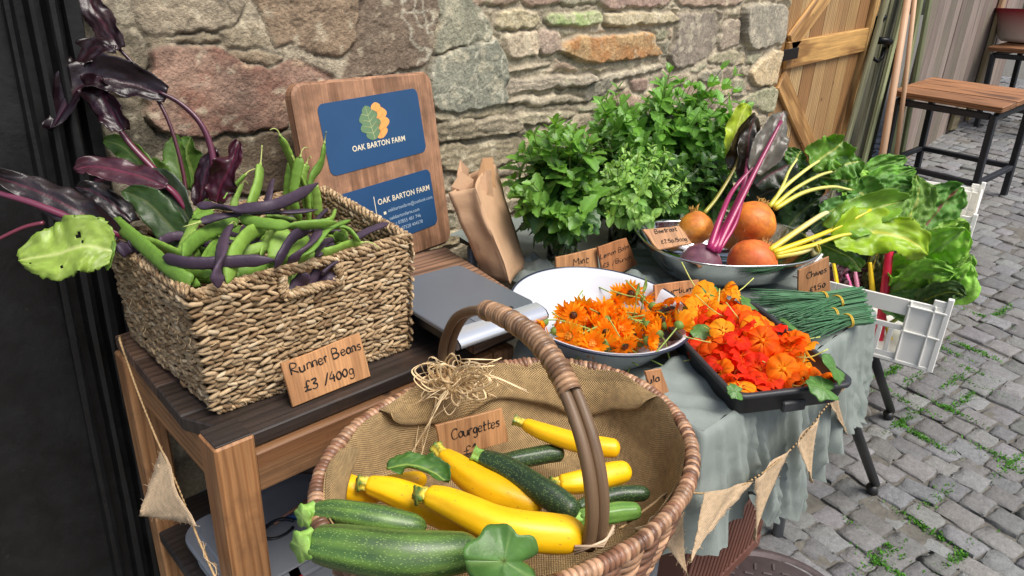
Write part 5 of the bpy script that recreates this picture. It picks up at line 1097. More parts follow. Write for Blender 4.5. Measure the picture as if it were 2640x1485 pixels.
# ================================================================ PRODUCE
FWD = RC[:, 2]
def D(x, y, d): return P(x, y, pl=(CAM + FWD * d, FWD))
DL = lambda d: .60 * d + .285
def depth(p): return float((np.asarray(p) - CAM) @ FWD)
def px(n_, p): return n_ / (FPX * VS) * depth(p)
pr_ = np.random.default_rng(23)
M_leaf = mat('leaf', (1, 1, 1), .38, .16, 26, bump=.0012, bscale=60, trans=.28, spec=.5)
M_dleaf = mat('dark beet leaf', (.62, .52, .52), .30, .25, 30, bump=.0016, bscale=55, trans=.08)
M_stalk = mat('leaf stalk', (1, 1, 1), .35, .15, 18, stretch=(.1, 1, 1), bump=.0005, coat=.15)
def leaf_mesh(bbm, mid, hw, N0, col, vein, ruf=.15, fold=.25, nf=5.0, nu=34, nv=17, shape=1.0, seed=0, pucker=.02, holes=False, edge=None, curl=0.0, thick=.0006):
    m_ = spline(mid, nu); T_ = np.gradient(m_, axis=0); G_ = np.zeros((nu, nv, 3)); C_ = np.zeros((nu, nv, 3)); col, vein = np.asarray(col), np.asarray(vein)
    o = pr_.uniform(0, 50, 6); ns = lambda x, y, q: float(vnoise(np.array(x + o[q]), np.array(y + o[5 - q]), 5 + q)) - .5
    for i in range(nu):
        s_ = i / (nu - 1); t = nrm(T_[i]); sd = nrm(np.cross(t, N0)); n = nrm(np.cross(sd, t))
        env = math.sin(math.pi * min(1, (s_ * .955 + .04)) ** (shape * .86)) ** .55
        for j in range(nv):
            c = 2 * j / (nv - 1) - 1; a = abs(c); sg = 1 if c > 0 else -1
            w_ = hw * env * (1 + .34 * ns(s_ * 3.2, sg * 3, 0) + .16 * ns(s_ * 11, sg * 3, 1))
            rf = 2.6 * ruf * hw * a ** 1.8 * (ns(s_ * 4.5, sg * 2.0 + a * .6, 2) * 1.5 + .9 * ns(s_ * 11, sg * 2.0 + a, 3))
            vp = abs(((s_ * 6.5 - a * 1.9 + .35 * ns(s_ * 5, c * 2, 4) + .25 * sg) % 1) - .5) * 2
            pk = hw * (pucker * 2.4 * ns(s_ * 12, c * 6, 1) + .012 * vp ** .5) * (1 - a ** 4) * (1 if a > .05 else 0)
            G_[i, j] = m_[i] + sd * c * w_ * (1 - .25 * fold * a) + n * (fold * w_ * a ** 1.3 + rf + pk + curl * hw * s_ * s_ * a)
            mv = 1 if a < .075 * (1.3 - s_) else .42 * max(0, 1 - vp * 7) * (1 - .6 * a)
            cc = col * (.86 + .45 * (ns(s_ * 8, c * 4, 2) + .3)) * (1 + .3 * ns(s_ * 26, c * 13, 0))
            if edge is not None and a > .8: cc = cc * (1 - (a - .8) * 4) + np.asarray(edge) * (a - .8) * 4
            C_[i, j] = cc * (1 - mv) + vein * mv
    mk = None
    if holes is not False:
        mk = np.ones((nu - 1, nv - 1), bool)
        for (i, j) in holes: mk[int(i * (nu - 1)), int(j * (nv - 1))] = False
    G_[:, 0] += pr_.normal(size=(nu, 3)) * hw * .02; G_[:, -1] += pr_.normal(size=(nu, 3)) * hw * .02
    bbm.grid(G_, C_, thick=thick, mask=mk)
def stalk_mesh(bbm, pts, r0, r1, col, col2=None, n=20):
    p = spline(pts, n); c0 = np.asarray(col); c1 = c0 if col2 is None else np.asarray(col2)
    bbm.tube(p, np.linspace(r0, r1, n), 8, flat=(.75, 1), colf=lambda t, a: (c0 + (c1 - c0) * t[:, None]) * (1 + .16 * np.sin(3 * a)[:, None]))
TOCAM = -FWD
def leaf_part(root, name, mid, hwpx, d, col, vein, mt=None, tilt=(0, 0, 0), **k):
    pts = np.array([D(x, y, d if np.isscalar(d) else d[i]) for i, (x, y) in enumerate(mid)]); bb = MB()
    leaf_mesh(bb, pts, px(hwpx, pts[len(pts) // 2]), nrm(TOCAM + np.array(tilt)), col, vein, **k); return bb.build(name, mt or M_leaf, root)
def stalk_part(root, pts, d, w0, w1, col, col2=None, name='stalk'):
    q = np.array([D(x, y, d if np.isscalar(d) else d[i]) for i, (x, y) in enumerate(pts)]); bb = MB(); stalk_mesh(bb, q, px(w0, q[0]) / 2, px(w1, q[-1]) / 2, col, col2); return bb.build(name, M_stalk, root)

# ---------------------------------------------------------------- runner beans
Z10 = lambda l: [(x * .3098 + 292.7, y * .3098 + 331.8) for x, y in l]
M_bean = mat('runner bean skin', (1, 1, 1), .52, .2, 60, bump=.0007, bscale=200, spec=.4, stain=(60, .64, .5, L(96, 96, 50)))
GREEN = [L(118, 152, 60), L(106, 142, 54), L(128, 160, 72), L(98, 134, 50)]; PURP = [L(62, 48, 64), L(54, 42, 58), L(70, 54, 70)]
def bean(pts3, w_, col, stem, label, group, upv=None):
    w_ = w_ * 1.1; n = 40; p = spline(pts3, n); s_ = np.linspace(0, 1, n); ln = np.linalg.norm(np.diff(p, axis=0), axis=1).sum()
    r = w_ * np.clip(np.minimum((s_ / .07) ** .6, ((1 - s_) / .13) ** .7), .12, 1) * (1 + .035 * np.sin(s_ * ln / .019 * 6.283)) ; r[0] = w_ * .16; r[-1] = w_ * .1
    bb = MB(); up = nrm(pr_.normal(size=3)) if upv is None else upv
    bb.tube(p, r, 10, flat=(.46, 1.08), up=up, colf=lambda t, a: col * (1 + .20 * np.clip(np.abs(np.sin(a)) - .93, 0, 1)[:, None] * 8) * (.92 + .16 * vnoise(t * 9, a, 3))[:, None])
    if stem:
        T_ = nrm(p[0] - p[2]); e = nrm(pr_.normal(size=3)); bb.tube(spline([p[0] - T_ * .002, p[0] + T_ * .012, p[0] + T_ * .022 + e * .006, p[0] + T_ * .026 + e * .016], 8), [.0028, .0016, .0015, .0014, .0013, .0013, .0012, .0012], 6, col=L(168, 176, 104)); bb.tube([p[0] - T_ * .003, p[0] + T_ * .004], [.004, .0022], 6, col=L(150, 170, 90))
    o = bb.build('runner_bean', M_bean); c = p.mean(0)
    tag(o, label, 'bean', group); return o
gb, gp = 'green runner bean in the heap filling the seagrass basket', 'purple podded bean lying among the green runner beans'
YB = lambda l, Y: [P(x, y, Y=Y) for x, y in Z10(l)]
ZB = lambda l, z: [P(x, y, z=(z if np.isscalar(z) else z[i])) for i, (x, y) in enumerate(Z10(l))]
G_UP = [([(1330, 30), (1400, 180), (1450, 330), (1430, 520), (1410, 720)], 1.43), ([(1495, 200), (1455, 380), (1440, 560), (1500, 760)], 1.40), ([(1545, 260), (1520, 350), (1530, 500), (1570, 720)], 1.44), ([(1690, 90), (1665, 240), (1590, 370), (1570, 480), (1600, 640)], 1.42), ([(1480, 330), (1540, 480), (1560, 620), (1560, 760)], 1.42), ([(1430, 240), (1400, 420), (1390, 640)], 1.45), ([(1600, 420), (1630, 560), (1640, 700)], 1.43)]
for k, (l, Y) in enumerate(G_UP): bean(YB(l, Y), .0095, GREEN[k % 4], k != 5, ['slim green bean standing tallest at the back of the heap', 'broad green bean standing upright before the sign board', gb, 'green bean curving upright across the blue name panel', gb, gb, gb][k], 'green runner beans')
G_ZZ = [([(1170, 265), (1150, 420), (1095, 580), (1030, 720)], (1.12, 1.09, 1.06, 1.03), .0125), ([(1000, 700), (1150, 735), (1400, 762), (1600, 752), (1790, 735)], 1.065, .0088), ([(1210, 690), (1320, 690), (1460, 715)], 1.05, .008), ([(990, 700), (850, 770), (700, 840), (600, 920), (540, 1010)], 1.045, .011), ([(1220, 770), (1090, 820), (1000, 920), (940, 1050), (900, 1230)], (1.05, 1.05, 1.045, 1.03, 1.005), .0115),
 ([(1045, 350), (930, 470), (860, 580)], (1.08, 1.06, 1.04), .0075), ([(1020, 430), (965, 560), (950, 650)], (1.06, 1.04, 1.02), .007), ([(-30, 710), (60, 790), (170, 880), (290, 985), (420, 1095), (560, 1195), (690, 1250)], (1.04, 1.035, 1.03, 1.025, 1.02, 1.01, 1.0), .0115), ([(165, 870), (330, 915), (480, 980), (620, 1040)], 1.025, .010), ([(390, 1060), (560, 1115), (790, 1155)], 1.012, .0095), ([(650, 690), (610, 790), (560, 900), (545, 960)], 1.03, .010),
 ([(1900, 715), (1720, 790), (1630, 890), (1550, 990), (1480, 1070)], (1.05, 1.05, 1.04, 1.03, 1.01), .009), ([(1990, 900), (1880, 915), (1750, 965), (1650, 985)], 1.012, .0085), ([(1975, 895), (1890, 795), (1790, 758), (1700, 795), (1640, 860)], (1.02, 1.04, 1.05, 1.045, 1.03), .0075), ([(1290, 1040), (1305, 910), (1390, 790)], (1.01, 1.03, 1.04), .0115), ([(770, 640), (690, 680), (620, 700)], 1.04, .008), ([(1770, 650), (1740, 720), (1650, 760)], 1.04, .0085), ([(830, 870), (740, 990), (690, 1080)], 1.02, .009), ([(900, 980), (1060, 965), (1270, 915)], 1.022, .0085), ([(970, 1150), (1090, 1115), (1220, 1080)], 1.005, .009), ([(1560, 850), (1450, 955), (1390, 1010)], 1.02, .008), ([(1385, 1140), (1360, 1240), (1345, 1330)], (.985, .965, .945), .009), ([(1300, 770), (1215, 890), (1170, 1000)], 1.015, .0105), ([(860, 880), (790, 990), (740, 1080)], 1.02, .008), ([(1830, 790), (1860, 860), (1760, 830)], 1.02, .0075), ([(760, 560), (690, 640), (640, 700)], 1.03, .008), ([(1130, 990), (1030, 1100), (980, 1190)], 1.0, .009), ([(470, 1120), (620, 1170), (800, 1190)], .995, .009), ([(1480, 1130), (1430, 1180), (1400, 1240)], (.97, .965, .955), .008)]
glab = {0: 'widest green bean standing in the middle of the heap', 1: 'long straight green bean lying level across the top of the heap', 3: 'fat green bean curving down from the centre of the heap', 4: 'broad green bean curving down beside the upright purple bean', 7: 'long green bean hanging over the near left rim of the basket', 11: 'thin green bean slanting to the slot handle', 13: 'sharply bent green bean at the far right of the heap', 21: 'green bean seen through the slot handle'}
for k, (l, z, w_) in enumerate(G_ZZ): bean(ZB(l, z), w_, GREEN[k % 4], k in (0, 1, 3, 5, 6, 7, 8, 12, 15), glab.get(k, gb), 'green runner beans')
P_ZZ = [([(650, 590), (800, 605), (1000, 622), (1250, 600), (1450, 525), (1640, 415)], (1.08, 1.08, 1.085, 1.09, 1.09, 1.09), .0095), ([(670, 735), (850, 685), (1100, 660), (1400, 652), (1640, 632)], 1.07, .0075), ([(930, 755), (875, 860), (850, 1000), (822, 1130), (828, 1270)], (1.06, 1.055, 1.05, 1.035, 1.01), .0105), ([(375, 1020), (550, 1060), (750, 1065), (1000, 1050), (1290, 1040)], 1.035, .0095), ([(1570, 780), (1440, 850), (1365, 960), (1285, 1110)], (1.05, 1.05, 1.04, 1.015), .0105), ([(1660, 780), (1600, 880), (1500, 980), (1390, 1070)], (1.05, 1.045, 1.035, 1.015), .0085), ([(1265, 395), (1245, 480), (1225, 590)], (1.06, 1.05, 1.03), .0095), ([(20, 975), (100, 930), (210, 945)], 1.015, .012), ([(350, 900), (450, 855), (570, 845)], 1.01, .0085), ([(1940, 860), (2050, 800), (2215, 735)], 1.015, .0065), ([(1700, 640), (1625, 720), (1570, 810)], 1.035, .010), ([(1400, 1340), (1480, 1225), (1560, 1150)], (.945, .965, .985), .011), ([(1630, 1215), (1710, 1175), (1800, 1185)], (.955, .965, .96), .0095), ([(1660, 1160), (1740, 1090), (1800, 1050)], (.975, .985, .99), .0085), ([(1640, 1010), (1680, 920), (1760, 860)], 1.01, .0075), ([(1180, 810), (1120, 890), (1090, 950)], 1.02, .010), ([(760, 760), (700, 800), (660, 850)], 1.01, .009), ([(1560, 1290), (1600, 1190), (1640, 1110)], (.945, .965, .98), .009)]
plab = {0: 'long curved purple bean lying highest across the heap', 1: 'thin straight purple bean just below the long curved purple one', 2: 'purple bean hanging down in the middle of the near side', 3: 'level purple bean along the near side of the heap', 7: 'dark purple bean poking out over the left rim', 9: 'thin purple bean resting on the far right rim', 11: 'purple bean poking into the slot handle'}
for k, (l, z, w_) in enumerate(P_ZZ): bean(ZB(l, z), w_ * .95, PURP[k % 3], k in (1, 2), plab.get(k, gp), 'purple beans')
for k in range(34):      # the beans underneath
    x, y = pr_.uniform(.40, .75), pr_.uniform(1.10, 1.39); a = pr_.uniform(0, 6.28); d = np.array([math.cos(a), math.sin(a), pr_.normal() * .08]) * pr_.uniform(.05, .09); c = np.array([x, y, .965 + .02 * pr_.uniform() - (.03 if x > .70 else 0)])
    lo_, hi_ = np.array([.385, 1.085, .8]), np.array([.755, 1.38, 1.1])
    bean([np.clip(c - d, lo_, hi_), c + pr_.normal(size=3) * .006, np.clip(c + d, lo_, hi_)], .0095, GREEN[k % 4] * .9 if k % 3 else PURP[k % 3], False, gb if k % 3 else gp, 'green runner beans' if k % 3 else 'purple beans')

# ---------------------------------------------------------------- dark beetroot tops on the left
def leaf_l(root, name, mid, hw, d, *a_, **k_):
    if k_.get('mt') is M_dleaf: hw *= .86; k_['pucker'] = .07; k_['ruf'] = k_.get('ruf', .2) * 1.5
    return leaf_part(root, name, mid, hw, DL(d) if np.isscalar(d) else [DL(q) for q in d], *a_, **k_)
def stalk_l(root, pts, d, *a_, **k_): return stalk_part(root, pts, DL(d) if np.isscalar(d) else [DL(q) for q in d], *a_, **k_)
root = empty('beetroot_tops', P(400, 600, Y=1.40), 'bunch of dark purple and green beetroot tops drooping behind the seagrass basket', 'leaves')
MAR, MAR2, DG = L(104, 34, 60), L(70, 30, 44), L(50, 34, 42)
stalk_l(root, [(500, 600), (470, 530), (400, 440), (330, 365), (285, 305)], [1.86, 1.86, 1.84, 1.82, 1.80], 26, 13, L(122, 34, 66), L(66, 28, 44))
stalk_l(root, [(470, 580), (466, 470), (448, 380), (415, 285), (350, 180), (290, 112)], [1.88, 1.88, 1.86, 1.84, 1.82, 1.80], 15, 11, L(88, 40, 50), L(56, 34, 42))
stalk_l(root, [(545, 480), (530, 370), (500, 305), (450, 258), (400, 232)], [1.9, 1.88, 1.86, 1.84, 1.82], 24, 12, L(100, 44, 66), L(60, 32, 46))
stalk_l(root, [(340, 600), (270, 578), (180, 548), (80, 510), (-30, 478)], [1.62, 1.60, 1.58, 1.56, 1.55], 32, 18, L(110, 30, 60), L(100, 50, 70))
stalk_l(root, [(110, 560), (60, 572), (0, 600), (-30, 615)], 1.58, 14, 12, L(112, 50, 66))
stalk_l(root, [(480, 540), (420, 470), (330, 450), (240, 452)], [1.8, 1.76, 1.74, 1.72], 22, 14, L(104, 34, 60))
kk = dict(mt=M_dleaf)
leaf_l(root, 'leaf', [(300, 125), (268, 70), (235, 20), (215, -50)], 44, 1.79, L(62, 50, 56), L(80, 40, 54), ruf=.2, **kk)
leaf_l(root, 'leaf', [(290, 120), (240, 120), (190, 165), (170, 190)], 34, 1.78, L(42, 28, 34), L(60, 30, 40), ruf=.3, **kk)
leaf_l(root, 'leaf', [(420, 240), (340, 215), (255, 200), (185, 235), (130, 330)], 58, [1.83, 1.81, 1.78, 1.76, 1.75], L(38, 26, 34), L(70, 30, 48), ruf=.22, fold=.35, tilt=(0, 0, .4), **kk)
leaf_l(root, 'leaf', [(310, 330), (285, 285), (255, 235), (250, 190)], 46, 1.775, L(50, 28, 40), L(90, 34, 56), ruf=.25, **kk)
leaf_l(root, 'leaf', [(420, 470), (340, 440), (250, 420), (185, 425)], 42, 1.73, L(86, 54, 66), L(130, 60, 84), ruf=.22, tilt=(0, 0, .5), **kk)
leaf_l(root, 'leaf', [(545, 510), (560, 460), (585, 410), (600, 355)], 52, [1.86, 1.85, 1.84, 1.86], L(72, 30, 46), L(112, 40, 66), ruf=.2, fold=.4, shape=.8, **kk)
leaf_l(root, 'leaf', [(500, 520), (515, 450), (530, 400), (540, 370)], 34, 1.9, L(50, 24, 36), L(90, 34, 56), ruf=.2, **kk)
leaf_l(root, 'leaf', [(300, 600), (200, 535), (90, 480), (-30, 440)], 52, [1.60, 1.585, 1.575, 1.57], L(52, 48, 50), L(96, 44, 62), ruf=.28, tilt=(0, 0, .6), pucker=.06, **kk)
leaf_l(root, 'leaf', [(330, 560), (280, 510), (230, 480), (190, 470)], 40, 1.66, L(40, 38, 38), L(80, 40, 54), ruf=.3, pucker=.06, **kk)
gk = dict(ruf=.14, fold=.25)
leaf_l(root, 'leaf', [(470, 620), (420, 560), (370, 510), (310, 480)], 46, 1.70, L(52, 76, 34), L(92, 104, 60), tilt=(0, 0, .3), **gk)
leaf_l(root, 'leaf', [(480, 560), (440, 490), (400, 450), (370, 440)], 34, 1.78, L(50, 66, 46), L(84, 96, 60), **gk)
leaf_l(root, 'leaf', [(400, 470), (350, 410), (310, 370), (262, 352)], 36, 1.86, L(84, 118, 46), L(130, 150, 80), **gk)
leaf_l(root, 'leaf', [(470, 480), (450, 420), (445, 380), (440, 340)], 38, 1.92, L(96, 130, 56), L(140, 160, 90), **gk)
leaf_l(root, 'leaf', [(500, 480), (480, 420), (470, 380), (480, 345)], 44, 1.95, L(84, 116, 48), L(130, 150, 80), **gk)
leaf_l(root, 'leaf', [(430, 480), (390, 440), (360, 430)], 40, 1.88, L(86, 116, 48), L(130, 150, 80), **gk)
leaf_l(root, 'leaf', [(285, 632), (215, 620), (140, 640), (48, 655)], 88, [1.50, 1.48, 1.47, 1.46], L(150, 176, 76), L(196, 208, 130), ruf=.12, fold=.16, nu=44, nv=21, tilt=(0, 0, .35), pucker=.03, holes=[(.90, .30), (.38, .66), (.40, .66), (.39, .72), (.36, .58), (.62, .22)], edge=L(120, 150, 56))
leaf_l(root, 'leaf', [(280, 600), (275, 640), (270, 680)], 16, 1.5, L(110, 146, 60), L(150, 170, 90), **gk)

# ---------------------------------------------------------------- courgettes
M_yel = mat('yellow courgette skin', L(246, 190, 14), .42, .16, 30, bump=.0008, bscale=45, coat=.06, speck=(120, .13, L(170, 130, 50), .75), stain=(44, .62, .6, L(204, 156, 60)), rvar=.05)
M_grn2 = mat('speckled green courgette skin', (1, 1, 1), .42, .34, 30, coat=.08, stain=(34, .66, .4, L(150, 150, 100)), speck=(520, .30, L(140, 168, 88), .7), bump=.0002, bscale=200)
M_cut = mat('courgette stalk', (1, 1, 1), .5, .25, 60, bump=.0008, bscale=120)
def courgette(pts, rad, zs, stalk, kind, label, ridge=.02, z_st=None):
    """pts, radii (photo widths) and heights; stalk = photo position of the cut end"""
    v = Z8(pts); p = np.array([P(x, y, z=z) for (x, y), z in zip(v, zs)]); n = 60; q = spline(p, n); kx = np.linspace(0, 1, len(p)); s_ = np.linspace(0, 1, n)
    r = np.interp(s_, kx, [px(w_ * .4546, c) for w_, c in zip(rad, p)]); r = np.convolve(np.r_[[r[0]] * 4, r, [r[-1]] * 4], np.ones(9) / 9, 'valid')
    e0 = np.clip(1 - (1 - np.clip(s_ / .05, 0, 1)) ** 2, 0, 1) ** .5; e1 = np.clip(1 - (1 - np.clip((1 - s_) / .11, 0, 1)) ** 2, 0, 1) ** .5; r = r * np.maximum(e1, .05) * (.62 + .38 * e0)
    rad = [w * (1.34 if kind == 'yellow' else 1.24) for w in rad]
    ds_ = [L(96, 128, 54), L(46, 76, 36)] if kind == 'green' else [L(56, 80, 44), L(30, 50, 30)] if kind == 'dark' else [L(120, 160, 76), L(84, 128, 52)]
    q = q + np.array([0, 0, .0]); root = empty('courgette', p[0], label, 'courgette', 'courgettes in the willow basket'); bb = MB(); na = 40
    a = np.linspace(0, 2 * np.pi, na, endpoint=False); T_ = np.gradient(q, axis=0); T_ /= np.linalg.norm(T_, axis=1)[:, None]; u = nrm(np.cross(T_[0], [.2, .3, 1])); V, C_, G_ = [], [], []; d = 0
    off = pr_.uniform(0, 6.28)
    for i in range(n):
        if i: d += np.linalg.norm(q[i] - q[i - 1])
        u = nrm(u - np.dot(u, T_[i]) * T_[i]); w_ = np.cross(T_[i], u); rr = r[i] * (1 + ridge * (2.6 - 2.1 * s_[i]) * (np.cos(5 * a + off) * .7 + .3 * np.cos(10 * a)) + .015 * np.sin(s_[i] * 14 + a))
        V.append(q[i] + rr[:, None] * (np.cos(a)[:, None] * u + np.sin(a)[:, None] * w_)); G_.append(np.stack([np.full(na, d * .45), rr * np.cos(a), rr * np.sin(a)], 1))
        if kind == 'yellow': C_.append(np.tile(np.array([1, 1, 1.0]) * (1.0 + .04 * math.sin(d * 60)), (na, 1)) * (1 + .05 * np.cos(5 * a + off))[:, None])
        else:
            f = (.5 + .5 * np.cos(10 * a + off + .3 * math.sin(d * 40))) ** 2 * .6 + .4 * vnoise(np.full(na, d * 40), a * 2.5, 9); C_.append(ds_[1] * (1 - f[:, None]) + ds_[0] * f[:, None])
    F = [[i * na + j, i * na + (j + 1) % na, (i + 1) * na + (j + 1) % na, (i + 1) * na + j] for i in range(n - 1) for j in range(na)]; F += [[na - 1 - j for j in range(na)], [(n - 1) * na + j for j in range(na)]]
    bb.add(np.concatenate(V), F, np.concatenate(C_), 0, np.concatenate(G_) + pr_.uniform(-3, 3, 3)); bb.build('skin', M_yel if kind == 'yellow' else M_grn2, root)
    sv = Z8([stalk[:2]])[0]; st = P(*sv, z=zs[0] + (z_st or .004)); bb = MB(); m_ = 14; path = spline([q[1] - T_[0] * .002, (q[0] * .5 + st * .5) + T_[0] * -.001, st], m_); t_ = np.linspace(0, 1, m_); rs_ = r[2] * (.74 - .10 * np.sin(t_ * 3.0) + .14 * t_ ** 3) * stalk[2] * (1.12 if kind != 'yellow' else 1.0)
    na2 = 30; T2 = np.gradient(path, axis=0); T2 /= np.linalg.norm(T2, axis=1)[:, None]; V, C_ = [], []
    a = np.linspace(0, 2 * np.pi, na2, endpoint=False); u = nrm(np.cross(T2[0], [.2, .3, 1]))
    for i in range(m_):
        u = nrm(u - np.dot(u, T2[i]) * T2[i]); w_ = np.cross(T2[i], u); rr = rs_[i] * (1 + .15 * np.cos(5 * a + off)) * (1 if i < m_ - 1 else .93); V.append(path[i] + rr[:, None] * (np.cos(a)[:, None] * u + np.sin(a)[:, None] * w_) + pr_.normal(size=(na2, 3)) * .0003)
        if kind == 'yellow': f = np.clip((np.cos(5 * a + off) * .5 + .5) * .7 + t_[i] * .9 - .5 + .2 * np.sin(i * 1.7), 0, 1)[:, None]; C_.append(L(226, 200, 70) * (1 - f) + L(64, 108, 44) * f)
        else: f = np.clip(.3 + .5 * np.cos(5 * a + off) + .2 * np.sin(i + a * 3), 0, 1)[:, None]; C_.append(L(150, 190, 92) * (1 - f) + L(108, 152, 62) * f)
    V.append(path[-1][None]); C_.append((L(150, 180, 96) * np.ones((1, 3))))
    F = [[i * na2 + j, i * na2 + (j + 1) % na2, (i + 1) * na2 + (j + 1) % na2, (i + 1) * na2 + j] for i in range(m_ - 1) for j in range(na2)] + [[(m_ - 1) * na2 + j, (m_ - 1) * na2 + (j + 1) % na2, m_ * na2] for j in range(na2)]
    bb.add(np.concatenate(V), F, np.concatenate(C_)); bb.build('stalk', M_cut, root)
    return root
courgette([(1400, 520), (1480, 558), (1580, 592), (1720, 632), (1850, 652), (1930, 655)], [34, 46, 52, 55, 56, 50], [.745, .745, .745, .745, .745, .745], (1340, 497, 1.0), 'yellow', 'small yellow courgette lying alone against the far side of the lining')
courgette([(1590, 850), (1680, 845), (1790, 825), (1890, 798), (1985, 775)], [48, 62, 68, 68, 56], [.735] * 5, (1545, 852, .9), 'yellow', 'short yellow courgette behind the basket handle')
courgette([(1270, 735), (1400, 712), (1520, 690), (1620, 682)], [44, 52, 52, 44], [.715, .715, .715, .715], (1225, 745, .8), 'dark', 'dark green courgette half hidden below the small yellow one')
courgette([(1690, 985), (1800, 940), (1930, 910), (2095, 905)], [36, 44, 48, 42], [.725] * 4, (1660, 1000, .8), 'dark', 'dark green courgette at the right end of the basket')
courgette([(1700, 1042), (1800, 1030), (1920, 1012), (2045, 1000)], [40, 52, 56, 46], [.75] * 4, (1650, 1052, 1.15), 'pale', 'pale green ridged courgette beside the foot of the handle', ridge=.05)
courgette([(350, 800), (420, 870), (520, 895), (680, 865), (860, 820)], [50, 72, 70, 62, 52], [.755, .75, .745, .74, .735], (330, 740, 1.1), 'yellow', 'yellow courgette with a bent green stalk at the left end of the basket', z_st=.02)
courgette([(530, 855), (640, 885), (760, 930), (900, 990), (1050, 1060), (1180, 1100)], [50, 72, 86, 90, 86, 70], [.775, .772, .768, .765, .76, .755], (475, 850, 1.0), 'yellow', 'yellow courgette lying directly behind the largest yellow one')
courgette([(950, 695), (1010, 745), (1100, 815), (1230, 890), (1370, 945), (1500, 985)], [46, 66, 84, 94, 92, 76], [.765, .765, .762, .76, .755, .75], (908, 648, 1.0), 'yellow', 'yellow courgette in front of the price tag with its stalk upward')
courgette([(1160, 705), (1260, 745), (1380, 815), (1500, 895), (1610, 970), (1690, 1030)], [46, 62, 70, 76, 78, 66], [.785, .785, .782, .778, .77, .765], (1112, 683, 1.0), 'dark', 'long dark green courgette slanting across the middle of the basket')
courgette([(860, 915), (960, 950), (1090, 1010), (1240, 1075), (1400, 1115), (1560, 1130), (1740, 1135)], [56, 78, 92, 102, 108, 112, 96], [.805, .805, .805, .80, .795, .79, .785], (800, 915, 1.05), 'yellow', 'largest yellow courgette across the near side of the basket')
courgette([(240, 1010), (340, 1015), (480, 1035), (650, 1065), (860, 1095)], [58, 76, 84, 84, 60], [.80, .80, .80, .795, .785], (170, 1035, 1.15), 'green', 'speckled green marrow behind the biggest one', ridge=.03)
courgette([(235, 1175), (340, 1195), (520, 1222), (750, 1248), (960, 1240), (1160, 1215)], [94, 116, 130, 134, 124, 96], [.825, .825, .825, .82, .815, .81], (160, 1205, .95), 'green', 'biggest speckled green marrow lying over the near rim', ridge=.03)
# nasturtium leaf on the courgettes, courgette leaf behind
def round_leaf(name, c, n, r, label, col, group=None, cat='leaf', wave=.12):
    n = nrm(n); u = nrm(np.cross(n, [.3, .2, 1])); w_ = np.cross(n, u); na_, nr2 = 54, 9; G_ = np.zeros((na_ + 1, nr2, 3)); C_ = np.zeros((na_ + 1, nr2, 3)); ph = pr_.uniform(0, 6.28)
    for i in range(na_ + 1):
        a = i / na_ * 2 * np.pi
        for j in range(nr2):
            t = j / (nr2 - 1); rr = r * t * (1 + .10 * math.sin(a * 2 + ph) + .07 * math.sin(a * 5 + ph) + .05 * math.sin(a * 9 + 2 * ph) - .5 * math.exp(-((a - 3.14) / .16) ** 2) * t); G_[i, j] = c + u * rr * math.cos(a) + w_ * rr * math.sin(a) + n * r * (wave * t * t * math.sin(3 * a + ph) + .10 * t * math.sin(a + ph) - .10 * (t * t) + .05 * math.sin(a * 7 + ph) * t * t)
            v_ = max(0, 1 - abs((((a + .5 * math.sin(2 * a + ph)) * 7 / 6.283) % 1) - .5) * 2 * 16 * t) * .32 if t > .05 else .7; C_[i, j] = np.asarray(col) * (.85 + .3 * float(vnoise(np.array(a * 3), np.array(t * 4), 4))) * (1 - v_) + L(170, 196, 120) * v_
    bb = MB(); bb.grid(G_, C_, thick=.0006); o = bb.build(name, M_leaf); tag(o, label, cat, group); return o
c = P(1268, 1412, z=.855); round_leaf('nasturtium_leaf', c, nrm(TOCAM + [.15, -.1, .35]), px(92, c), 'round green leaf lying on the near rim against the biggest yellow courgette', L(84, 126, 58), wave=.2)
bb = MB(); leaf_mesh(bb, [P(*v, z=z) for v, z in zip(Z8([(640, 770), (760, 750), (880, 785), (980, 850)]), (.785, .79, .785, .775))], .026, nrm([0, -.3, 1]), L(76, 118, 48), L(160, 186, 90), ruf=.2, fold=.5)
tag(bb.build('courgette_leaf', M_leaf), 'folded green courgette leaf tucked behind the left yellow courgettes', 'leaf')
# ================================================================ FLOWERS, HERBS, BEETROOT, CHARD
M_pet = mat('petal', (1, 1, 1), .7, .12, 60, trans=.4, spec=.2)
M_gr = mat('flower green', (1, 1, 1), .55, .2, 60, trans=.1)
def R_to(n, spin):
    n = nrm(n); u = nrm(np.cross(n, [.31, .17, .9])); R = np.stack([u, np.cross(n, u), n], 1); return R @ rz(spin)
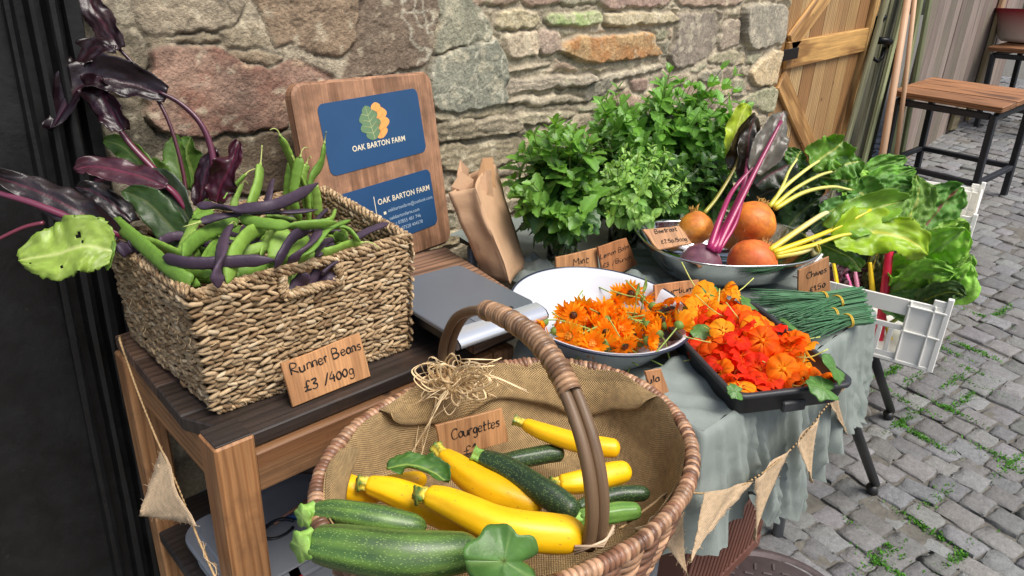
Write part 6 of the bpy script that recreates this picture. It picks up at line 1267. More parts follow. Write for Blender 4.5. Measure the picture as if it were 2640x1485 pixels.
# ---- calendula
def calendula(seed, close, dark):
    r_ = np.random.default_rng(seed); root = empty('calendula_flower', (0, 0, 0)); bb = MB()
    for ring, (n, ln, tl) in enumerate(((17, .023, close), (13, .019, close + .35))):
        for k in range(n):
            a = k / n * 6.283 + ring * .2 + r_.normal() * .06; t0 = tl + r_.normal() * .12; d = np.array([math.cos(a), math.sin(a), 0]); e = np.array([-d[1], d[0], 0]); G_ = []
            for s_ in np.linspace(0, 1, 6):
                th_ = t0 - .35 * s_ * (1 if close < .6 else .2); q = d * (.004 + ln * s_ * math.cos(th_)) + np.array([0, 0, ln * s_ * math.sin(th_)]); w_ = .0036 * (math.sin(math.pi * min(.97, s_ * .75 + .2)) ** .7) * (1 if s_ < .95 else .6)
                G_.append([q - e * w_, q + np.array([0, 0, -.0007]), q + e * w_])
            col = (L(238, 142, 8) if r_.uniform() < .65 else L(240, 166, 26)) * r_.uniform(.88, 1.06); bb.grid(np.array(G_), col)
    bb.build('petals', M_pet, root)
    bb = MB(); bb.lathe([(0, .0055), (.004, .005), (.0068, .002), (.006, -.002)], 12, col=L(70, 34, 22) if dark else L(226, 140, 30)); 
    for _ in range(40):
        a, q = r_.uniform(0, 6.28), r_.uniform(0, .006); bb.box((q * math.cos(a), q * math.sin(a), .0055), (.0009, .0009, .003), col=L(120, 60, 24) if dark else L(240, 160, 40), bev=.0001)
    bb.build('flower_centre', M_gr, root)
    bb = MB(); bb.lathe([(.0015, -.008), (.006, -.006), (.0085, -.001), (.0075, .003)], 12, col=L(110, 138, 60)); e = r_.normal(size=2) * .012
    bb.tube(spline([(0, 0, -.006), (e[0] * .3, e[1] * .3, -.018), (e[0], e[1], -.034), (e[0] * 1.8, e[1] * 2.2, -.05 - r_.uniform(0, .02))], 10), .0013, 6, col=L(150, 172, 84)); bb.build('stem', M_gr, root)
    return root
cal = [calendula(1, .25, True), calendula(2, .6, False), calendula(3, .95, False), calendula(4, .35, False)]
used = [False] * 4; cr_ = np.random.default_rng(31); lab_c = 'orange calendula flower in the heap inside the white enamel bowl'
pts = []
for k in range(900):
    a, q = cr_.uniform(0, 6.283), math.sqrt(cr_.uniform()) * .15; x, y = q * math.cos(a), q * math.sin(a)
    if all((x - u) ** 2 + (y - v) ** 2 > .027 ** 2 for u, v, _ in pts): pts.append((x, y, .042 + max(0, (q - .10)) * .85 + .016 * (1 - q / .15) + cr_.uniform(0, .008)))
pts = [p for p in pts if not (p[1] > .05)][:52]
for k in range(22): q = cr_.uniform(0, .10); a = cr_.uniform(0, 6.283); pts.append((q * math.cos(a), q * math.sin(a) - .02, .072 + cr_.uniform(0, .012)))
def put(protos, flags, i, loc, R, label, cat, group, scale=1.0):
    o = protos[i] if not flags[i] else copy_tree(protos[i]); flags[i] = True
    place(o, loc, R * scale); tag(o, label, cat, group); return o
for k, (x, y, z) in enumerate(pts):
    i = int(cr_.choice([0, 1, 2, 3], p=[.2, .3, .28, .22])); n = nrm(np.array([cr_.normal() * 1.1 - .15, cr_.normal() * 1.1 - .2, .6]))
    if cr_.uniform() < .3: n[2] *= -.4
    put(cal, used, i, bowl0 + RB @ [x, y, z], R_to(n, cr_.uniform(0, 6.28)), lab_c, 'flower', 'calendula flowers in the bowl', cr_.uniform(1.1, 1.4))
c = D(1712, 812, 1.49); put(cal, used, 2, P(1708, 818, z=.845), R_to([.75, .1, .25], 1.), 'orange calendula flower resting on the right rim of the enamel bowl', 'flower', 'calendula flowers in the bowl', 1.25)
for (x, y, s_, lb_) in ((1600, 745, 1, 'small green calendula bud sticking up at the back of the orange flowers'), (1618, 735, 1.1, 'tallest green calendula bud at the back of the bowl')):
    bb = MB(); p = P(x, y, z=.85); bb.tube(spline([p + [0, 0, -.05], p + [.004, 0, -.02], p, p + [.001, 0, .006]], 8), .0013, 5, col=L(146, 170, 84)); leaf_mesh(bb, [p, p + [.006, 0, .014 * s_], p + [.004, 0, .03 * s_]], .0045, TOCAM, L(128, 160, 70), L(160, 180, 90), nu=8, nv=5)
    tag(bb.build('flower_bud', M_gr), lb_, 'bud', 'calendula buds')
# ---- nasturtium
NCOL = [(L(232, 62, 18), L(238, 120, 20)), (L(236, 124, 10), L(238, 166, 30)), (L(238, 158, 22), L(240, 190, 60)), (L(222, 48, 20), L(232, 90, 18)), (L(230, 96, 12), L(236, 150, 26))]
def nasturtium(seed, ci):
    r_ = np.random.default_rng(seed); root = empty('nasturtium_flower', (0, 0, 0)); bb = MB(); c0, c1 = NCOL[ci]
    for k in range(5):
        a = k / 5 * 6.283 + r_.normal() * .1; d = np.array([math.cos(a), math.sin(a), 0]); e = np.array([-d[1], d[0], 0]); nu, nv = 9, 9; G_ = np.zeros((nu, nv, 3)); C_ = np.zeros((nu, nv, 3)); el = .75 + r_.normal() * .15; ph = r_.uniform(0, 6.28, 2)
        for i in range(nu):
            s_ = i / (nu - 1); ln = .026; w_ = .0016 + .0148 * np.clip((s_ - .22) / .55, 0, 1) ** .8; bend = el - .9 * s_ ** 1.3
            for j in range(nv):
                t = 2 * j / (nv - 1) - 1; rr = ln * (s_ - .16 * t * t * s_ * s_); q = d * (.002 + rr * math.cos(bend)) + np.array([0, 0, rr * math.sin(bend) * .9]) + e * t * w_; q[2] += .0034 * s_ ** 2 * math.sin(t * 4.4 + ph[0]) + .0016 * s_ * s_ * math.sin(t * 9 + ph[1])
                G_[i, j] = q; st = 1.0 if abs(math.sin(t * 9)) < .35 and s_ < .8 else 0; m_ = np.clip(1.2 - 2.2 * s_, 0, 1); C_[i, j] = c0 * (1 - m_) + c1 * m_; C_[i, j] = C_[i, j] * (1 - st * .4) * (.9 + .2 * r_.uniform())
        bb.grid(G_, C_)
    bb.build('petals', M_pet, root); bb = MB()
    bb.tube(spline([(0, 0, .004), (.002, 0, -.006), (.006, .002, -.018), (.012, .004, -.03)], 9), np.linspace(.0042, .0008, 9), 8, col=c1 * .95); bb.build('spur', M_pet, root); bb = MB()
    e = r_.normal(size=2) * .018; bb.tube(spline([(0, 0, -.002), (e[0] * .3, e[1] * .3, -.012), (e[0], e[1], -.02), (e[0] * 2.2, e[1] * 2.2, -.02)], 9), .0012, 5, col=L(200, 206, 110)); bb.build('stem', M_gr, root)
    return root
nas = [nasturtium(40 + k, k % 5) for k in range(10)]; nused = [False] * 10; nr_ = np.random.default_rng(9); NW = ['bright red', 'orange', 'yellow orange', 'deep red', 'flame orange']
def tray_pt(x, y, z): return RT @ np.array([x, y, 0]) + np.array([*tc, tz + z])
pts = []
for k in range(1500):
    x, y = nr_.uniform(-.148, .162), nr_.uniform(-.09, .095)
    if all((x - u) ** 2 + (y - v) ** 2 > .0255 ** 2 for u, v in pts): pts.append((x, y))
allp = [(x, y, .022 + .018 * (1 - (x / .18) ** 2) * (1 - (y / .12) ** 2) + nr_.uniform(0, .008)) for x, y in pts]
for k in range(30): x, y = nr_.normal() * .085 + .015, nr_.normal() * .05; allp.append((float(np.clip(x, -.135, .16)), float(np.clip(y, -.08, .085)), .048 + .026 * math.exp(-(x ** 2) / .02 - y * y / .006) + nr_.uniform(0, .012)))
for k in range(8): allp.append((nr_.uniform(.06, .17), nr_.uniform(-.08, .09), .066 + nr_.uniform(0, .022)))
for k, (x, y, z) in enumerate(allp):
    red = math.exp(-((x - .12) ** 2 + (y - .0) ** 2) / .008) + math.exp(-((x + .08) ** 2 + (y - .06) ** 2) / .008) + math.exp(-((x - .02) ** 2 + (y + .09) ** 2) / .004) + math.exp(-((x + .13) ** 2 + (y - .02) ** 2) / .002)
    i = int(nr_.choice([0, 3, 5, 8], p=[.3, .2, .3, .2])) if nr_.uniform() < red * .6 + .02 else int(nr_.choice([1, 2, 4, 6, 7, 9]))
    n = nrm(np.array([nr_.normal() * .55 - .2, nr_.normal() * .55 - .3, .9])); put(nas, nused, i, tray_pt(x, y, z), R_to(n, nr_.uniform(0, 6.28)), NW[i % 5] + ' nasturtium flower in the heap on the black seed tray', 'flower', NW[i % 5] + ' nasturtium flowers', nr_.uniform(.95, 1.25))
for k, (x, y, z, n, r_, lab) in enumerate([(2100, 925, .84, (.1, -.5, .5), 44, 'large round nasturtium leaf at the near right corner of the tray'), (2070, 975, .815, (-.2, -.4, .9), 40, 'nasturtium leaf lying over the front edge of the tray'), (1795, 735, .83, (0, -.4, .8), 34, 'nasturtium leaf behind the red flowers next to the tag'), (1745, 790, .82, (-.3, -.2, .8), 30, 'nasturtium leaf squeezed between bowl rim and tray'), (1765, 835, .815, (-.3, -.3, .8), 28, 'dark nasturtium leaf under the flowers at the left of the tray'), (1850, 985, .815, (-.2, -.5, .8), 22, 'small nasturtium leaf at the near corner of the tray'), (1880, 760, .83, (.2, -.3, .8), 30, 'nasturtium leaf at the far end of the tray by the chives'), (1985, 815, .83, (.2, -.3, .8), 26, 'nasturtium leaf between flowers and chive bunches')]):
    c = P(x, y, z=z); round_leaf('nasturtium_leaf', c, n, px(r_, c), lab, L(92, 138, 66), 'nasturtium leaves')

# ---- herbs in glass jars
M_glass = glass('jar glass'); M_wat = glass('water', (.86, .95, .86), .0)
def jar(loc, r_, h, label):
    root = empty('glass_jar', loc, label, 'jar', 'glass jars of herbs'); bb = MB(); bb.lathe([(0, 0), (r_ * .92, 0), (r_, .006), (r_, h * .72), (r_ * .84, h * .86), (r_ * .84, h), (r_ * .79, h), (r_ * .79, h * .86), (r_ * .94, h * .71), (r_ * .94, .008), (0, .006)], 36, c=loc); bb.build('jar_body', M_glass, root)
    bb = MB(); bb.tube([np.array(loc) + [r_ * .86 * math.cos(t), r_ * .86 * math.sin(t), h * .97] for t in np.linspace(0, 6.283, 30)], .0028, 6, cap=False); bb.build('jar_rim', M_glass, root); return root
j1, j2, j3 = P(1412, 655, z=CT + .004), P(1565, 620, z=CT + .004), np.array([2.02, 1.36, CT + .004])
jar(j1, .042, .115, 'short glass jar holding the front left mint'); jar(j2, .045, .11, 'glass jar holding the paler lemon balm'); jar(j3, .05, .13, 'glass jar holding the tall mint at the back')
hr2 = np.random.default_rng(77)
M_herb = mat('herb leaf', (1, 1, 1), .34, .14, 80, bump=.0008, bscale=240, trans=.3)
def herb_leaf(bbm, base, d, n, ln, wd, col, serr=.16):
    d = nrm(d); s_ = nrm(np.cross(d, n)); n = np.cross(s_, d); nu = 9; V = []
    for i in range(nu):
        t = i / (nu - 1); w_ = wd * (math.sin(math.pi * min(.985, t * .93 + .04)) ** .8) * (1 + serr * (1 if i % 2 else -1)); z_ = -ln * .22 * t * t
        for c in (-1, -.5, 0, .5, 1): V.append(base + d * ln * t + s_ * w_ * c + n * (z_ + .32 * w_ * abs(c) - (.0 if c else .0006)))
    F = [[i * 5 + j, i * 5 + j + 1, (i + 1) * 5 + j + 1, (i + 1) * 5 + j] for i in range(nu - 1) for j in range(4)]
    cc = np.tile(col, (nu * 5, 1)); cc[2::5] = col * 1.25 + .012; bbm.add(V, F, cc)
def inpoly(x, y, pg):
    r_ = False
    for i in range(len(pg)):
        (x0, y0), (x1, y1) = pg[i], pg[i - 1]
        if (y0 > y) != (y1 > y) and x < (x1 - x0) * (y - y0) / (y1 - y0) + x0: r_ = not r_
    return r_
def herb(name, jarp, poly, dd, ns, ln, cols, label, serr=.16, pairs=9, wr_=.5, tipc=None, lo=.25):
    root = empty(name, jarp, label, 'herbs', 'bunches of herbs in jars'); bs, bl_ = MB(), MB(); xs, ys_ = [p[0] for p in poly], [p[1] for p in poly]; got = 0
    while got < ns:
        x, y = hr2.uniform(min(xs), max(xs)), hr2.uniform(min(ys_), max(ys_))
        if not inpoly(x, y, poly): continue
        got += 1; e = D(x, y, hr2.uniform(*dd)); a = np.array(jarp) + [hr2.normal() * .012, hr2.normal() * .012, .02]; m_ = a + (e - a) * .45 + np.array([0, 0, .04]) + hr2.normal(size=3) * .008; m0 = np.array(jarp) + [hr2.normal() * .012, hr2.normal() * .012, .11]
        p = spline([a, m0, m_, e], 30); bs.tube(p, np.linspace(.0022, .0010, 30), 5, col=L(110, 120, 66) * hr2.uniform(.8, 1.1)); ang = hr2.uniform(0, 6.28)
        for k in range(pairs):
            t = lo + (1 - lo) * (k / (pairs - 1)) ** .85; i = min(28, int(t * 29)); T_ = nrm(p[i + 1] - p[max(0, i - 1)]); u = nrm(np.cross(T_, [math.cos(ang), math.sin(ang), .3])); ang += 1.57 + hr2.normal() * .2; sc = ln * (.55 + .55 * math.sin(math.pi * min(1, (1 - t) * 1.5 + .12))) * hr2.uniform(.75, 1.2)
            if t > .93: sc = ln * .55
            for sg in (-1, 1):
                d = u * sg * (1 if t < .93 else .7) + T_ * (.35 + .8 * max(0, t - .8) * 4) + hr2.normal(size=3) * .22; col = cols[int(hr2.integers(len(cols)))] * hr2.uniform(.75, 1.25)
                if t > .85: col = col * .6 + (tipc if tipc is not None else cols[0]) * .5
                herb_leaf(bl_, p[i], d, T_ + [0, 0, .4], sc, sc * wr_ * .5 * hr2.uniform(.85, 1.15), col, serr)
    bs.build('stems', M_stalk, root); bl_.build('foliage', M_herb, root); return root
mint = [L(64, 104, 38), L(48, 84, 34), L(80, 124, 46), L(56, 94, 42)]
herb('mint_bunch', j1, [(1285, 470), (1295, 370), (1370, 290), (1450, 292), (1500, 350), (1500, 500), (1440, 580), (1320, 560)], (1.70, 1.95), 110, .056, mint, 'bushy bunch of mint in front, nearest the paper bags', lo=.14, tipc=L(130, 180, 70), wr_=.62)
herb('mint_bunch', j3, [(1470, 300), (1500, 235), (1550, 200), (1600, 270), (1660, 190), (1690, 150), (1750, 200), (1830, 150), (1870, 175), (1880, 250), (1930, 290), (1900, 420), (1800, 520), (1640, 480), (1520, 400)], (2.06, 2.34), 210, .060, mint, 'tall bunch of mint standing at the back against the stone wall', tipc=L(130, 186, 70), wr_=.55, pairs=10)
herb('lemon_balm_bunch', j2, [(1500, 450), (1560, 360), (1640, 340), (1690, 380), (1740, 450), (1700, 530), (1600, 560), (1520, 540)], (1.82, 2.0), 60, .031, [L(112, 156, 76), L(98, 144, 66), L(130, 172, 88)], 'paler small leaved lemon balm between the two mint bunches', serr=.06, wr_=.62, pairs=11, tipc=L(160, 196, 100))

j4 = P(1690, 590, z=CT + .004); jar(j4, .045, .11, 'glass jar behind the steel bowl holding dark mint')
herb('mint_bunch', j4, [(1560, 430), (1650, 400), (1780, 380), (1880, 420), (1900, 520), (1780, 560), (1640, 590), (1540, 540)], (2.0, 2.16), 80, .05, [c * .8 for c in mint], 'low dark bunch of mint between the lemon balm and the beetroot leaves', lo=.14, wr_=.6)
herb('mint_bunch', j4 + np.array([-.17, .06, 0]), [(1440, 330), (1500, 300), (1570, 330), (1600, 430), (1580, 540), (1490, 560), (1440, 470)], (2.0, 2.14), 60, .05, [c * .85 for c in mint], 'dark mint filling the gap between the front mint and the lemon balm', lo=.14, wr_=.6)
jar(j4 + np.array([-.17, .06, 0]), .04, .1, 'glass jar in the shadow behind the mint tag')
# ---- beetroots in the steel bowl
M_beet = mat('beet skin', (1, 1, 1), .55, .35, 36, bump=.0016, bscale=80, stain=(26, .57, .6, L(150, 96, 54)), coat=.05, speck=(70, .12, L(130, 90, 60), .7))
def beet(cpx, d, rpx, axis, cols, root, squash=.92, tail=.03):
    c = D(*cpx, d); r_ = px(rpx, c); R = R_to(axis, .3); prof = [(.05, 1.04), (.22, 1.0), (.42, .90), (.68, .70), (.90, .38), (1.0, 0.0), (.94, -.36), (.74, -.68), (.45, -.90), (.22, -1.02), (.10, -1.16), (.045, -1.4), (.015, -1.7)]
    pp = spline([(a, b_, 0) for a, b_ in prof], 44)[:, :2]; bb = MB(); na = 48
    def cf(t, a): 
        f = np.clip(.5 + .9 * (vnoise(t * 26, a * 1.2, 5) - .5) + .7 * (vnoise(t * 6, a * 1.7, 8) - .5), 0, 1)[:, None]; cc = cols[0] * (1 - f) + cols[1] * f; g = np.clip((.16 - t) * 8, 0, 1)[:, None]; return cc * (1 - g) + L(150, 130, 70) * g
    bb.lathe([(a * r_, b_ * r_ * squash) for a, b_ in pp], na, R=R, c=c, colf=cf); v0 = bb.v[0]; dv_ = v0 - c; nl = np.linalg.norm(dv_, axis=1)[:, None]; sc_ = dv_ / r_; bb.v[0] = c + dv_ * (1 + .10 * (fbm(sc_[:, 0] * 1.6 + 3 + cpx[0], sc_[:, 1] * 1.6 + sc_[:, 2], 3)[:, None] - .5) + .03 * (fbm(sc_[:, 0] * 6 + 9, sc_[:, 2] * 6 + sc_[:, 1] * 4, 4)[:, None] - .5))
    for q in range(26):
        a_ = pr_.uniform(0, 6.28); e_ = R @ np.array([math.cos(a_) * .2, math.sin(a_) * .2, .98]); bb.tube(spline([c + e_ * r_ * .9, c + e_ * r_ * 1.08, c + e_ * r_ * 1.16 + pr_.normal(size=3) * .004], 5), [.0022, .0016, .0013, .001, .0006], 5, col=cols[0] * .4 + L(150, 140, 70) * .5)
    for q in range(14):
        e_ = R @ nrm(pr_.normal(size=3) + [0, 0, -.6]); b0_ = c + e_ * r_ * .95; bb.tube(spline([b0_, b0_ + e_ * .004, b0_ + e_ * .008 + pr_.normal(size=3) * .01], 6), np.linspace(.0007, .0003, 6), 4, col=L(170, 120, 80))
    bb.build('root', M_beet, root)
    return c, r_, R
OR, OR2 = L(224, 140, 46), L(190, 82, 32)
root = empty('golden_beetroot', D(1893, 560, 1.90), 'largest golden orange beetroot at the back of the steel bowl with yellow stalks', 'beetroot', 'beetroots in the steel bowl')
beet((1893, 560), 1.92, 58, np.array([.55, -.05, .8]), (OR, OR2), root)
YS, YS2 = L(206, 196, 60), L(190, 200, 110)
for l, w0, w1 in (([(1935, 520), (1975, 470), (2030, 425), (2060, 405)], 13, 8), ([(1945, 520), (2000, 475), (2060, 442), (2100, 430)], 13, 8), ([(1950, 525), (2020, 485), (2090, 470), (2140, 478)], 15, 9), ([(1940, 518), (1970, 465), (1985, 430), (2005, 400)], 9, 6)): stalk_part(root, l, [1.94, 1.97, 2.0, 2.03], w0, w1, YS, L(206, 208, 130))
bg = dict(ruf=.34, fold=.25, nu=44, nv=21, pucker=.06)
GB = [L(112, 160, 54), L(92, 144, 50), L(80, 128, 48), L(130, 172, 60)]; GV = L(196, 204, 110)
leaf_part(root, 'leaf', [(2040, 420), (2070, 395), (2100, 375), (2120, 355)], 48, 2.03, GB[0], GV, **bg)
leaf_part(root, 'leaf', [(2085, 438), (2110, 420), (2140, 410), (2165, 405)], 42, 2.03, GB[1], GV, **bg)
leaf_part(root, 'leaf', [(2060, 445), (2100, 450), (2140, 455), (2160, 450)], 42, 2.06, GB[2], GV, **bg)
leaf_part(root, 'leaf', [(2130, 474), (2165, 485), (2185, 510)], 46, 2.05, GB[1], GV, **bg)
leaf_part(root, 'leaf', [(1990, 425), (2005, 395), (2015, 380)], 34, 2.05, GB[2], GV, **bg)
for l, h in (([(1930, 540), (1970, 500), (2010, 470)], 42), ([(1960, 600), (2010, 540), (2060, 500)], 50), ([(1990, 470), (2030, 470), (2070, 490)], 46), ([(2040, 580), (2090, 540), (2130, 520)], 44)): leaf_part(root, 'leaf', l, h, 2.14, L(46, 76, 38), L(110, 130, 70), **bg)
root = empty('golden_beetroot', D(1895, 660, 1.78), 'golden beetroot in front with its root tail showing and big lime leaves', 'beetroot', 'beetroots in the steel bowl')
cB_, rB_, RB_ = beet((1893, 660), 1.84, 62, np.array([.75, -.05, .55]), (L(226, 122, 48), L(186, 70, 36)), root)
t0 = D(1925, 668, 1.80 - rB_ * .9); bb = MB(); bb.tube(spline([t0, D(1905, 672, 1.80 - rB_ * 1.05), D(1880, 690, 1.80 - rB_ * 1.0)], 8), np.linspace(.003, .0007, 8), 6, col=L(200, 120, 80)); bb.build('root_tail', M_beet, root)
for l, w0, w1, c_ in (([(1935, 630), (2000, 585), (2060, 545), (2080, 535)], 18, 14, L(222, 220, 170)), ([(1945, 635), (2040, 600), (2110, 570), (2190, 528)], 18, 9, L(218, 196, 40)), ([(1950, 640), (2040, 618), (2118, 592), (2200, 584)], 18, 8, L(216, 210, 90)), ([(1950, 645), (2020, 632), (2065, 606)], 20, 17, L(224, 222, 180)), ([(1945, 640), (2010, 612), (2060, 590)], 14, 8, L(214, 190, 40))): stalk_part(root, l, [1.80, 1.83, 1.86, 1.89][:len(l)], w0, w1, L(220, 196, 40), c_)
leaf_part(root, 'leaf', [(2090, 585), (2140, 556), (2200, 525), (2275, 505)], 52, [1.87, 1.88, 1.90, 1.93], L(124, 168, 56), GV, **bg)
leaf_part(root, 'leaf', [(2060, 545), (2090, 530), (2130, 515), (2160, 490)], 32, 1.93, L(98, 150, 72), GV, **bg)
leaf_part(root, 'leaf', [(2090, 598), (2150, 588), (2220, 586), (2290, 606), (2335, 640)], 62, [1.86, 1.87, 1.88, 1.87, 1.86], L(150, 184, 36), L(206, 206, 70), tilt=(0, 0, .35), **bg)
leaf_part(root, 'leaf', [(2050, 610), (2090, 625), (2140, 650), (2165, 680)], 34, 1.90, L(98, 138, 48), GV, **bg)
root = empty('golden_beetroot', D(1745, 578, 1.98), 'smaller golden beetroot at the left behind the beetroot tag', 'beetroot', 'beetroots in the steel bowl')
beet((1750, 572), 1.93, 44, np.array([.1, .3, .9]), (L(214, 140, 44), L(190, 104, 44)), root)
stalk_part(root, [(1772, 536), (1805, 495), (1850, 420), (1865, 370)], [1.95, 1.97, 2.0, 2.02], 12, 7, L(170, 170, 70), L(130, 100, 60))
leaf_part(root, 'leaf', [(1845, 430), (1860, 380), (1880, 330), (1900, 285)], 34, 2.02, L(70, 66, 40), L(130, 120, 60), mt=M_dleaf, ruf=.35, fold=.5)
leaf_part(root, 'leaf', [(1840, 400), (1850, 340), (1865, 290), (1880, 262)], 30, 2.05, L(170, 190, 50), L(200, 210, 90), ruf=.2)
root = empty('purple_beetroot', D(1765, 662, 1.80), 'purple beetroot with magenta stalks at the near left of the steel bowl', 'beetroot', 'beetroots in the steel bowl')
beet((1762, 664), 1.87, 54, np.array([.75, .2, .35]), (L(88, 42, 60), L(126, 84, 98)), root)
MG = L(158, 30, 88)
for l, w0, w1 in (([(1790, 630), (1830, 560), (1870, 470), (1882, 400)], 22, 10), ([(1800, 632), (1845, 540), (1905, 420), (1965, 305)], 22, 9), ([(1785, 625), (1815, 540), (1850, 470), (1930, 385)], 18, 9), ([(1805, 635), (1850, 560), (1872, 480)], 14, 10)): stalk_part(root, l, [1.82, 1.86, 1.92, 1.96][:len(l)], w0, w1, MG, L(130, 40, 80))
leaf_part(root, 'leaf', [(1895, 435), (1925, 385), (1950, 330), (1972, 280)], 44, [1.94, 1.95, 1.97, 2.0], L(120, 126, 112), L(136, 44, 84), mt=M_dleaf, ruf=.25, fold=.2, nu=36, nv=17, pucker=.06)
leaf_part(root, 'leaf', [(1870, 470), (1880, 400), (1885, 340), (1900, 290)], 34, 2.0, L(50, 48, 32), L(110, 60, 60), mt=M_dleaf, ruf=.3, fold=.4)
leaf_part(root, 'leaf', [(1900, 470), (1935, 440), (1975, 420), (2000, 400)], 44, 2.05, L(46, 66, 44), L(110, 60, 70), mt=M_dleaf, ruf=.2, fold=.3)
leaf_part(root, 'leaf', [(1880, 520), (1920, 490), (1960, 470), (1990, 440)], 46, 2.1, L(40, 58, 34), L(90, 80, 60), ruf=.2, fold=.3)

# ---- chive bunches
M_chive = mat('chive', (1, 1, 1), .45, .15, 60); M_band = mat('rubber band', L(226, 186, 60), .5, .08, 20)
ch_r = np.random.default_rng(14)
for k, (e0, bnd, e1, lab) in enumerate([((2160, 738), (2072, 748), (1905, 752), 'bunch of chives with a yellow band, farthest from the nasturtium tray'), ((2168, 748), (2108, 758), (1950, 800), 'bunch of chives with a yellow band lying second from the steel bowl'), ((2178, 782), (2098, 790), (1985, 822), 'third bunch of chives, banded in yellow, lying under the nearest one'), ((2184, 800), (2134, 806), (2015, 834), 'bunch of chives with a yellow band nearest the nasturtium tray')]):
    z0 = CT + .016 + (.012 if k in (1, 3) else 0); A_, B_, C3 = P(*e0, z=z0), P(*bnd, z=z0), P(*e1, z=z0 + .004); root = empty('chive_bunch', B_, lab, 'chives', 'bunches of chives'); bb = MB(); ax = nrm(B_ - A_); sd = np.cross(ax, [0, 0, 1.0])
    for q in range(75):
        a, rr = ch_r.uniform(0, 6.28), math.sqrt(ch_r.uniform()) * .0125; o = sd * rr * math.cos(a) * 1.3 + np.array([0, 0, rr * math.sin(a)]); f = ch_r.normal(size=2); st = A_ + ax * ch_r.uniform(-.008, .012) + o * 1.25 + np.array([0, 0, .002]); en = C3 + o * 1.3 + sd * f[0] * .016 + np.array([0, 0, f[1] * .003 + .002]) + nrm(C3 - B_) * ch_r.uniform(-.05, .03); en[2] = max(en[2], CT + .006)
        bb.tube(spline([st, B_ + o, (B_ + en) / 2 + o * .5 + [0, 0, .002], en], 9), np.linspace(.0016, .0009, 9), 5, col=L(70, 116, 78) * ch_r.uniform(.7, 1.25))
    bb.build('blades', M_chive, root); bb = MB()
    for off in (0, .004): bb.tube([B_ + ax * (off + .001 * math.sin(3 * t)) + sd * .0178 * math.cos(t) + np.array([0, 0, .0142 * math.sin(t)]) for t in np.linspace(0, 6.283, 26)], .0013, 6, cap=False)
    bb.build('rubber_band', M_band, root)

# ---- rainbow chard in the crate
CG = [L(116, 172, 64), L(142, 196, 70), L(164, 212, 84), L(100, 154, 62)]; M_chard = mat('chard leaf', (1, 1, 1), .42, .22, 40, bump=.007, bscale=55, trans=.26)
ck = dict(mt=M_chard, ruf=.22, fold=.2, nu=52, nv=25, pucker=.17)
def chard(label, leaves, stalks):
    d0_ = stalks[0][1]; p0 = D(*stalks[0][0][0], d0_ if np.isscalar(d0_) else d0_[0]); leaves = [(l, h * 1.08, d, c_, v_) for l, h, d, c_, v_ in leaves]; root = empty('rainbow_chard', p0, label, 'chard', 'rainbow chard in the white crates')
    for l, h, d, c_, v_ in leaves: leaf_part(root, 'leaf', l, h, d, c_, v_, **ck)
    for l, h, d, c_, v_ in leaves[:]:
        dy = pr_.uniform(-26, 26); dx = pr_.uniform(-24, 4); dd = .05 + pr_.uniform(0, .06); leaf_part(root, 'leaf', [(x + dx, y + dy) for x, y in l], h * .8, (d + dd) if np.isscalar(d) else [q + dd for q in d], c_ * pr_.uniform(.65, 1.1), v_, **ck)
    for l, d, w0, w1, c_ in stalks: stalk_part(root, l, d, w0, w1, c_)
RED, PINK, YEL = L(206, 26, 62), L(220, 110, 160), L(236, 200, 30)
chard('big leaved chard with a crimson stalk down the near side of the white crate', [([(2240, 690), (2310, 655), (2370, 620), (2430, 575)], 66, [2.28, 2.2, 2.12, 2.08], CG[2], L(150, 186, 110)), ([(2235, 730), (2290, 705), (2340, 690), (2400, 690)], 50, [2.22, 2.15, 2.07, 2.02], CG[1], L(140, 180, 100)), ([(2220, 765), (2270, 765), (2320, 765), (2372, 778)], 38, [2.2, 2.16, 2.1, 2.03], L(84, 134, 66), L(130, 170, 90))], [([(2240, 600), (2232, 680), (2220, 780), (2205, 890)], [2.22, 2.22, 2.22, 2.24], 20, 24, RED), ([(2225, 800), (2240, 850), (2260, 880)], 2.24, 12, 14, YEL)])
chard('glossy dark green chard bunch at the back of the white crate', [([(2150, 560), (2190, 500), (2230, 455), (2300, 425)], 44, 2.44, CG[0], L(120, 150, 80)), ([(2180, 520), (2220, 480), (2270, 470), (2320, 480)], 36, 2.4, CG[3], L(120, 150, 80)), ([(2270, 600), (2290, 540), (2310, 490), (2305, 440)], 42, 2.36, L(116, 158, 66), L(190, 196, 90)), ([(2290, 610), (2335, 560), (2375, 510), (2415, 470)], 56, 2.42, CG[3], L(150, 60, 70)), ([(2130, 500), (2150, 470), (2175, 450), (2200, 440)], 30, 2.44, CG[2], L(150, 180, 90))], [([(2170, 700), (2180, 620), (2200, 540)], 2.44, 14, 10, RED)])
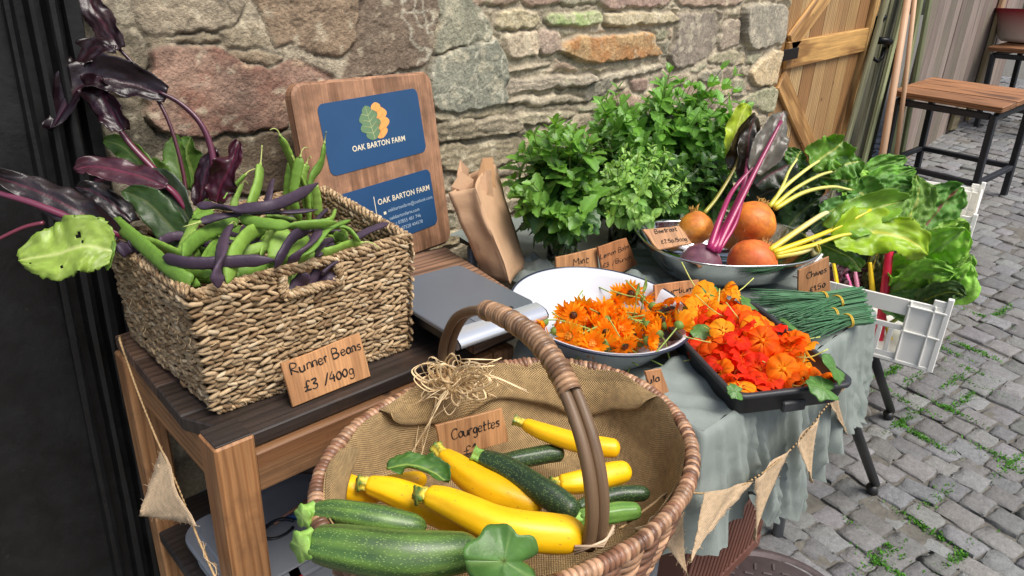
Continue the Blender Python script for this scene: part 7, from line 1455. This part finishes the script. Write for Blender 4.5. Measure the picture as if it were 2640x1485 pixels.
chard('chard bunch with yellow stalks standing by the chive tag', [([(2200, 745), (2193, 700), (2200, 660), (2215, 610)], 24, 2.27, L(70, 80, 34), YEL), ([(2120, 690), (2140, 650), (2170, 620), (2200, 600)], 34, 2.36, L(50, 66, 36), L(120, 110, 60))], [([(2092, 640), (2102, 690), (2112, 760)], 2.22, 10, 13, YEL), ([(2075, 720), (2090, 760)], 2.22, 14, 16, YEL), ([(2188, 660), (2192, 700), (2198, 760)], 2.25, 10, 16, YEL), ([(2180, 830), (2190, 870), (2200, 890)], 2.27, 14, 14, YEL)])
chard('chard bunch with pink stalks and dark maroon leaves beside the crimson stalk', [([(2145, 770), (2150, 730), (2165, 700), (2190, 690)], 32, 2.28, L(70, 40, 44), L(120, 50, 64)), ([(2110, 720), (2120, 690), (2140, 670), (2170, 680)], 28, 2.3, L(66, 36, 48), L(130, 60, 80)), ([(2190, 640), (2215, 620), (2250, 625), (2270, 650)], 32, 2.33, L(60, 34, 42), L(130, 50, 70)), ([(2160, 790), (2170, 755), (2190, 735)], 30, 2.27, L(84, 50, 48), L(130, 60, 70))], [([(2130, 690), (2142, 730), (2150, 790)], 2.28, 10, 14, PINK), ([(2150, 680), (2158, 730), (2165, 790)], 2.27, 10, 14, L(226, 150, 180)), ([(2215, 800), (2218, 850), (2225, 885)], 2.26, 14, 16, RED)])
chard('loose chard with a yellow edged dark leaf hanging over the corner of the crate', [([(2310, 765), (2350, 745), (2395, 735), (2430, 745)], 34, [2.1, 2.05, 2.0, 1.98], L(64, 100, 38), L(150, 160, 60)), ([(2330, 720), (2380, 710), (2420, 700), (2445, 660)], 50, [2.16, 2.1, 2.05, 2.04], CG[1], L(140, 170, 90))], [([(2200, 840), (2260, 800), (2310, 770)], 2.24, 12, 10, L(150, 170, 80))])
cr2 = copy_tree([o for o in bpy.data.objects if o.name == 'white_crate'][0]); cr2.location = cr2.location + Vector([float(v) for v in (fy * .66 + np.array([0, 0, .10]))]); tag(cr2, 'second white plastic crate mostly hidden behind the chard leaves', 'crate')
